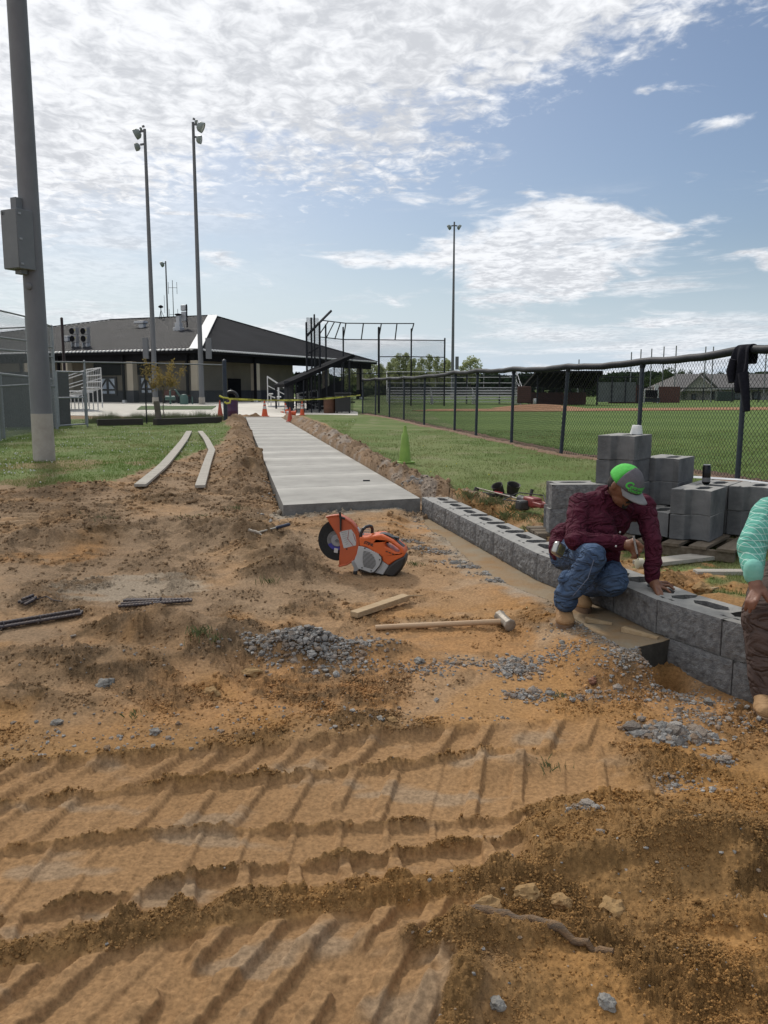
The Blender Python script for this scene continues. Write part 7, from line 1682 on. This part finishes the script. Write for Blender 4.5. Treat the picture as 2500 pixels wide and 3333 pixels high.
pr2=[('cap',[pel2,che2],[.11,.12]),('cap',[sh1,che2,sh2],[.045,.09,.045]),('cap',[che2,nk2],[.09,.055]),('cap',[nk2,hd2+Vector((0,.02,-.05))],[.055,.055]),('ell',hd2,(.080,.098,.115)),('ell',hd2+Vector((-.0,-.05,-.075)),(.05,.05,.05)),('cap',[hd2+Vector((0,-.09,.0)),hd2+Vector((0,-.118,-.03))],[.011,.016]),
 ('cap',[sh1,el1,wr1],[.045,.037,.030]),('cap',[sh2,el2,wr2],[.045,.037,.030]),('cap',[hp1,kn1,an1],[.07,.05,.035]),('cap',[hp2,kn2,an2],[.07,.05,.035]),('cap',[hp1,hp2],[.09,.09])]
for s in(-1,1): pr2.append(('ell',hd2+Vector((s*.08,0,-.01)),(.008,.02,.03)))
pp_=V(2462,1912,3.95)
kk=[V(2447,1930,3.925),V(2458,1936,3.91),V(2474,1935,3.91),V(2488,1930,3.925)]
tt=[(V(2430,1952,3.90),V(2428,1975,3.915)),(V(2446,1962,3.885),V(2440,1984,3.905)),(V(2470,1945,3.90),V(2462,1950,3.90)),(V(2492,1945,3.91),V(2502,1962,3.915))]
kk=[V(2446,1934,3.925),V(2456,1938,3.91),V(2470,1936,3.905),V(2484,1928,3.92)]
tt=[(V(2432,1958,3.905),V(2427,1985,3.925)),(V(2447,1962,3.885),V(2440,1992,3.895)),(V(2461,1958,3.87),V(2452,1980,3.875)),(V(2492,1942,3.91),V(2500,1958,3.905))]
pr2+=hand(wr1,pp_,kk,tt,(V(2484,1915,3.94),V(2496,1935,3.92),V(2508,1950,3.92)),r=.0115)
pq=wr2+Vector((-.01,-.07,-.02)); 
pr2+=hand(wr2,pq,[pq+Vector((x_,-.03,-.01)) for x_ in(-.03,-.01,.01,.03)],[(pq+Vector((x_,-.06,-.04)),pq+Vector((x_,-.07,-.075))) for x_ in(-.034,-.011,.012,.034)],(pq+Vector((-.05,.01,0)),pq+Vector((-.07,-.02,-.02)),pq+Vector((-.075,-.045,-.04))))
b2=skin_union('body',pr2,.006,m_skin2,m2,4,None,.5)
for s in(-1,1): MB().ball(hd2+Vector((s*.03,-.088,.005)),(.011,.007,.007),2).build('eye',mat('eye_dark',(.03,.02,.018),.25),b2,smooth=True)
skin_union('hair',[('ell',hd2+Vector((0,.015,.02)),(.086,.098,.108))],.007,m_hair,b2,3)
s2=skin_union('shirt',[('cap',[pel2+Vector((0,0,.05)),che2],[.17,.18]),('cap',[sh1,che2+Vector((0,0,.1)),sh2],[.09,.13,.09]),('cap',[che2,nk2+Vector((0,0,-.05))],[.12,.08]),('cap',[sh1,sh1.lerp(el1,.5),el1,el1.lerp(wr1,.5),wr1+Vector((0,.0,.015))],[.088,.082,.070,.060,.045]),('cap',[sh2,el2,wr2+Vector((0,.02,.03))],[.085,.066,.045])],.009,m_check,m2,5,folds(.006,15))
skin_union('cuff',[('cap',[wr1+Vector((-.002,0,.045)),wr1+Vector((0,0,.006))],[.047,.046])],.006,mat('cuff_teal',(.16,.44,.36),.85,(.22,.5,.42),30,1),s2,2)
t2=skin_union('trousers',[('cap',[hp1,hp2],[.15,.15]),('cap',[hp1,hp1.lerp(kn1,.5),kn1+Vector((.01,0,-.02))],[.13,.12,.098]),('cap',[kn1+Vector((.01,0,-.02)),kn1.lerp(an1,.4)+Vector((.025,0,0)),kn1.lerp(an1,.8)+Vector((.03,0,0)),an1+Vector((.03,0,.02))],[.098,.098,.095,.092]),('cap',[hp2,kn2],[.13,.10]),('cap',[kn2,an2],[.10,.092])],.009,m_brownp,m2,5,folds(.007,25))
zb_=gz(1.85,3.85)
qb=G(2462,2352,zb_+.0); boot('boot',(an1.x+.04,an1.y+.10,zb_+.0),(qb.x+.05,qb.y+.0,zb_+.0),an1+Vector((.03,.0,.0)),m2); boot('boot',(an2.x+.04,an2.y+.08,zb_),(qb.x+.48,qb.y-.02,zb_),an2+Vector((.0,.0,.0)),m2)

# ------------------------------------------------------------------ grass
def grass(name,n,sampler,hgt,wid,cols,seed):
    rs_=np.random.RandomState(seed); X,Y=sampler(rs_,n); Z,D_,LO_,FL_,M_=height(X,Y); k=D_<.45; X,Y,Z=X[k],Y[k],Z[k]; n=len(X)
    dens=fbm(X*1.1,Y*.9,3,301); k=rs_.uniform(-.35,.45,n)<dens+.25; X,Y,Z,dens=X[k],Y[k],Z[k],dens[k]; n=len(X)
    a=rs_.uniform(0,2*PI,n); h=hgt*rs_.uniform(.45,1.25,n)*(1+.8*np.clip(dens,-.3,.5)); w=wid*rs_.uniform(.6,1.3,n)*np.clip(np.hypot(X,Y)/9,.8,1.8); le=rs_.normal(size=(n,2))*h[:,None]*.45
    b0=np.stack([X-np.cos(a)*w,Y-np.sin(a)*w,Z-.004],1); b1=np.stack([X+np.cos(a)*w,Y+np.sin(a)*w,Z-.004],1); t_=np.stack([X+le[:,0],Y+le[:,1],Z+h],1)
    V_=np.stack([b0,b1,t_],1).reshape(-1,3); me=bpy.data.meshes.new(name); me.vertices.add(n*3); me.vertices.foreach_set('co',V_.ravel()); me.loops.add(n*3); me.loops.foreach_set('vertex_index',np.arange(n*3,dtype=np.int32)); me.polygons.add(n); me.polygons.foreach_set('loop_start',np.arange(n,dtype=np.int32)*3); me.update(calc_edges=True)
    f=rs_.uniform(0,1,n); dry=sst(fbm(X*.9,Y*.7,3,302)+rs_.normal(size=n)*.18,.0,.35)
    c=np.array(cols[0])*(1-f[:,None])+np.array(cols[1])*f[:,None]; c=c*(1-dry[:,None])+np.array(cols[2])*dry[:,None]
    cc=np.ones((n,3,4),np.float32); cc[:,:,:3]=c[:,None,:]; at=me.color_attributes.new('soil','FLOAT_COLOR','POINT'); at.data.foreach_set('color',cc.ravel())
    o=obj(name,me,m_grass); o['kind']='stuff'; return o
m_grass=leafy('grass_blade',(1.15,1.15,1.1),(.85,.88,.8),3,vc='soil',tr=.4)
gb_=m_grass.node_tree.nodes['Principled BSDF']; 
def sR(rs_,n):
    Y=np.exp(rs_.uniform(math.log(3.6),math.log(24),n)); x0=np.where(Y<9.4,.3,-2.2); X=x0+rs_.uniform(0,1,n)*(Y*.52+.4-x0); return X,Y
def sL(rs_,n):
    Y=np.exp(rs_.uniform(math.log(9.5),math.log(32),n)); X=-Y*.50+rs_.uniform(0,1,n)*(Y*.50-1.0); return X,Y
C1=((.110,.150,.048),(.155,.190,.070),(.27,.24,.13))
grass('lawn_grass',150000,sR,.032,.0028,C1,1); grass('lawn_grass',90000,sL,.036,.0032,((.100,.160,.036),(.140,.205,.055),(.25,.23,.11)),2)
def tuft(px,py,z0,n,r,h,seed,w=.0025):
    rs_=random.Random(seed); q=on(px,py,z0); vs=[];fs=[]
    for k in range(n):
        a=rs_.uniform(0,2*PI); d=abs(rs_.gauss(0,r)); x_=q.x+d*math.cos(a); y_=q.y+d*math.sin(a)*.7; z_=gz(x_,y_) if k%6==0 else q.z; hh=h*rs_.uniform(.4,1.1); lx=rs_.gauss(0,hh*.5); ly=rs_.gauss(0,hh*.5); b=rs_.uniform(0,PI)
        o_=len(vs); vs+=[(x_-w*math.cos(b),y_-w*math.sin(b),z_-.01),(x_+w*math.cos(b),y_+w*math.sin(b),z_-.01),(x_+lx*.5+w*.6,y_+ly*.5,z_+hh*.6),(x_+lx,y_+ly,z_+hh*.95)]; fs+=[(o_,o_+1,o_+2),(o_,o_+2,o_+3)]
    return vs,fs
def tufts(name,lst,m,**k):
    mb=MB()
    for i_,t_ in enumerate(lst): v,f=tuft(*t_,seed=i_+50,**k); mb.add(v,f)
    me=bpy.data.meshes.new(name); me.from_pydata(mb.v,[],mb.f); o=obj(name,me,m); o['kind']='stuff'
mgt=mat('weed_green',(.10,.15,.045),.85,(.16,.15,.07),6,1)
tufts('weeds',[(1345+x_,yy,-.05,110,.09,.09) for x_,yy in((330,1660),(300,1690),(360,1690),(280,1640),(180,1625),(240,1640),(400,1740),(420,1765),(430,1700))]+[(1730,1925,-.2,60,.05,.05),(1755,1932,-.2,60,.05,.05),(880,1895,-.2,40,.06,.05),(1350,1840,-.2,60,.06,.04),(650,2068,-.27,70,.06,.05),(700,2080,-.27,40,.05,.04),(660,1700,-.15,90,.16,.04),(340,1690,-.15,70,.15,.05),(1790,2495,-.36,40,.05,.03),(1830,2270,-.36,40,.04,.03),(770,1660,-.1,60,.08,.06),(430,2330,-.3,16,.04,.03)],mgt)
def weedrow(a,b,n,h,seed,m):
    rs_=random.Random(seed); vs=[];fs=[]
    for k in range(n):
        q=a.lerp(b,rs_.random()); q=q+Vector((rs_.gauss(0,.12),rs_.gauss(0,.15),0)); hh=h*rs_.uniform(.3,1.2)*(1+.6*mnoise.noise(q*1.5)); l=rs_.gauss(0,hh*.3); w=.008; o_=len(vs)
        vs+=[(q.x-w,q.y,0),(q.x+w,q.y,0),(q.x+l,q.y,hh)]; fs.append((o_,o_+1,o_+2))
    me=bpy.data.meshes.new('weeds'); me.from_pydata(vs,[],fs); o=obj('weeds',me,m); o['kind']='stuff'
weedrow(G(300,1378,0),G(730,1368,0),5000,.30,3,mgt)
# white clover heads on the left lawn, few yellow ones on the right
def flowers(name,n,smp,c,seed,r):
    rs_=np.random.RandomState(seed); X,Y=smp(rs_,n*3); Z,D_,*_r=height(X,Y); k=(D_<.3)&(fbm(X*.6,Y*.6,2,401)>.02); X,Y,Z=X[k][:n],Y[k][:n],Z[k][:n]; mb=MB()
    for x_,y_,z_ in zip(X,Y,Z): mb.ball((x_,y_,z_+.035),r,1)
    me=bpy.data.meshes.new(name); me.from_pydata(mb.v,[],mb.f); o=obj(name,me,mat(name,c,.8)); o['kind']='stuff'
flowers('clover_flowers',320,sL,(.62,.62,.56),9,.012); flowers('yellow_flowers',14,sR,(.55,.50,.05),10,.010)
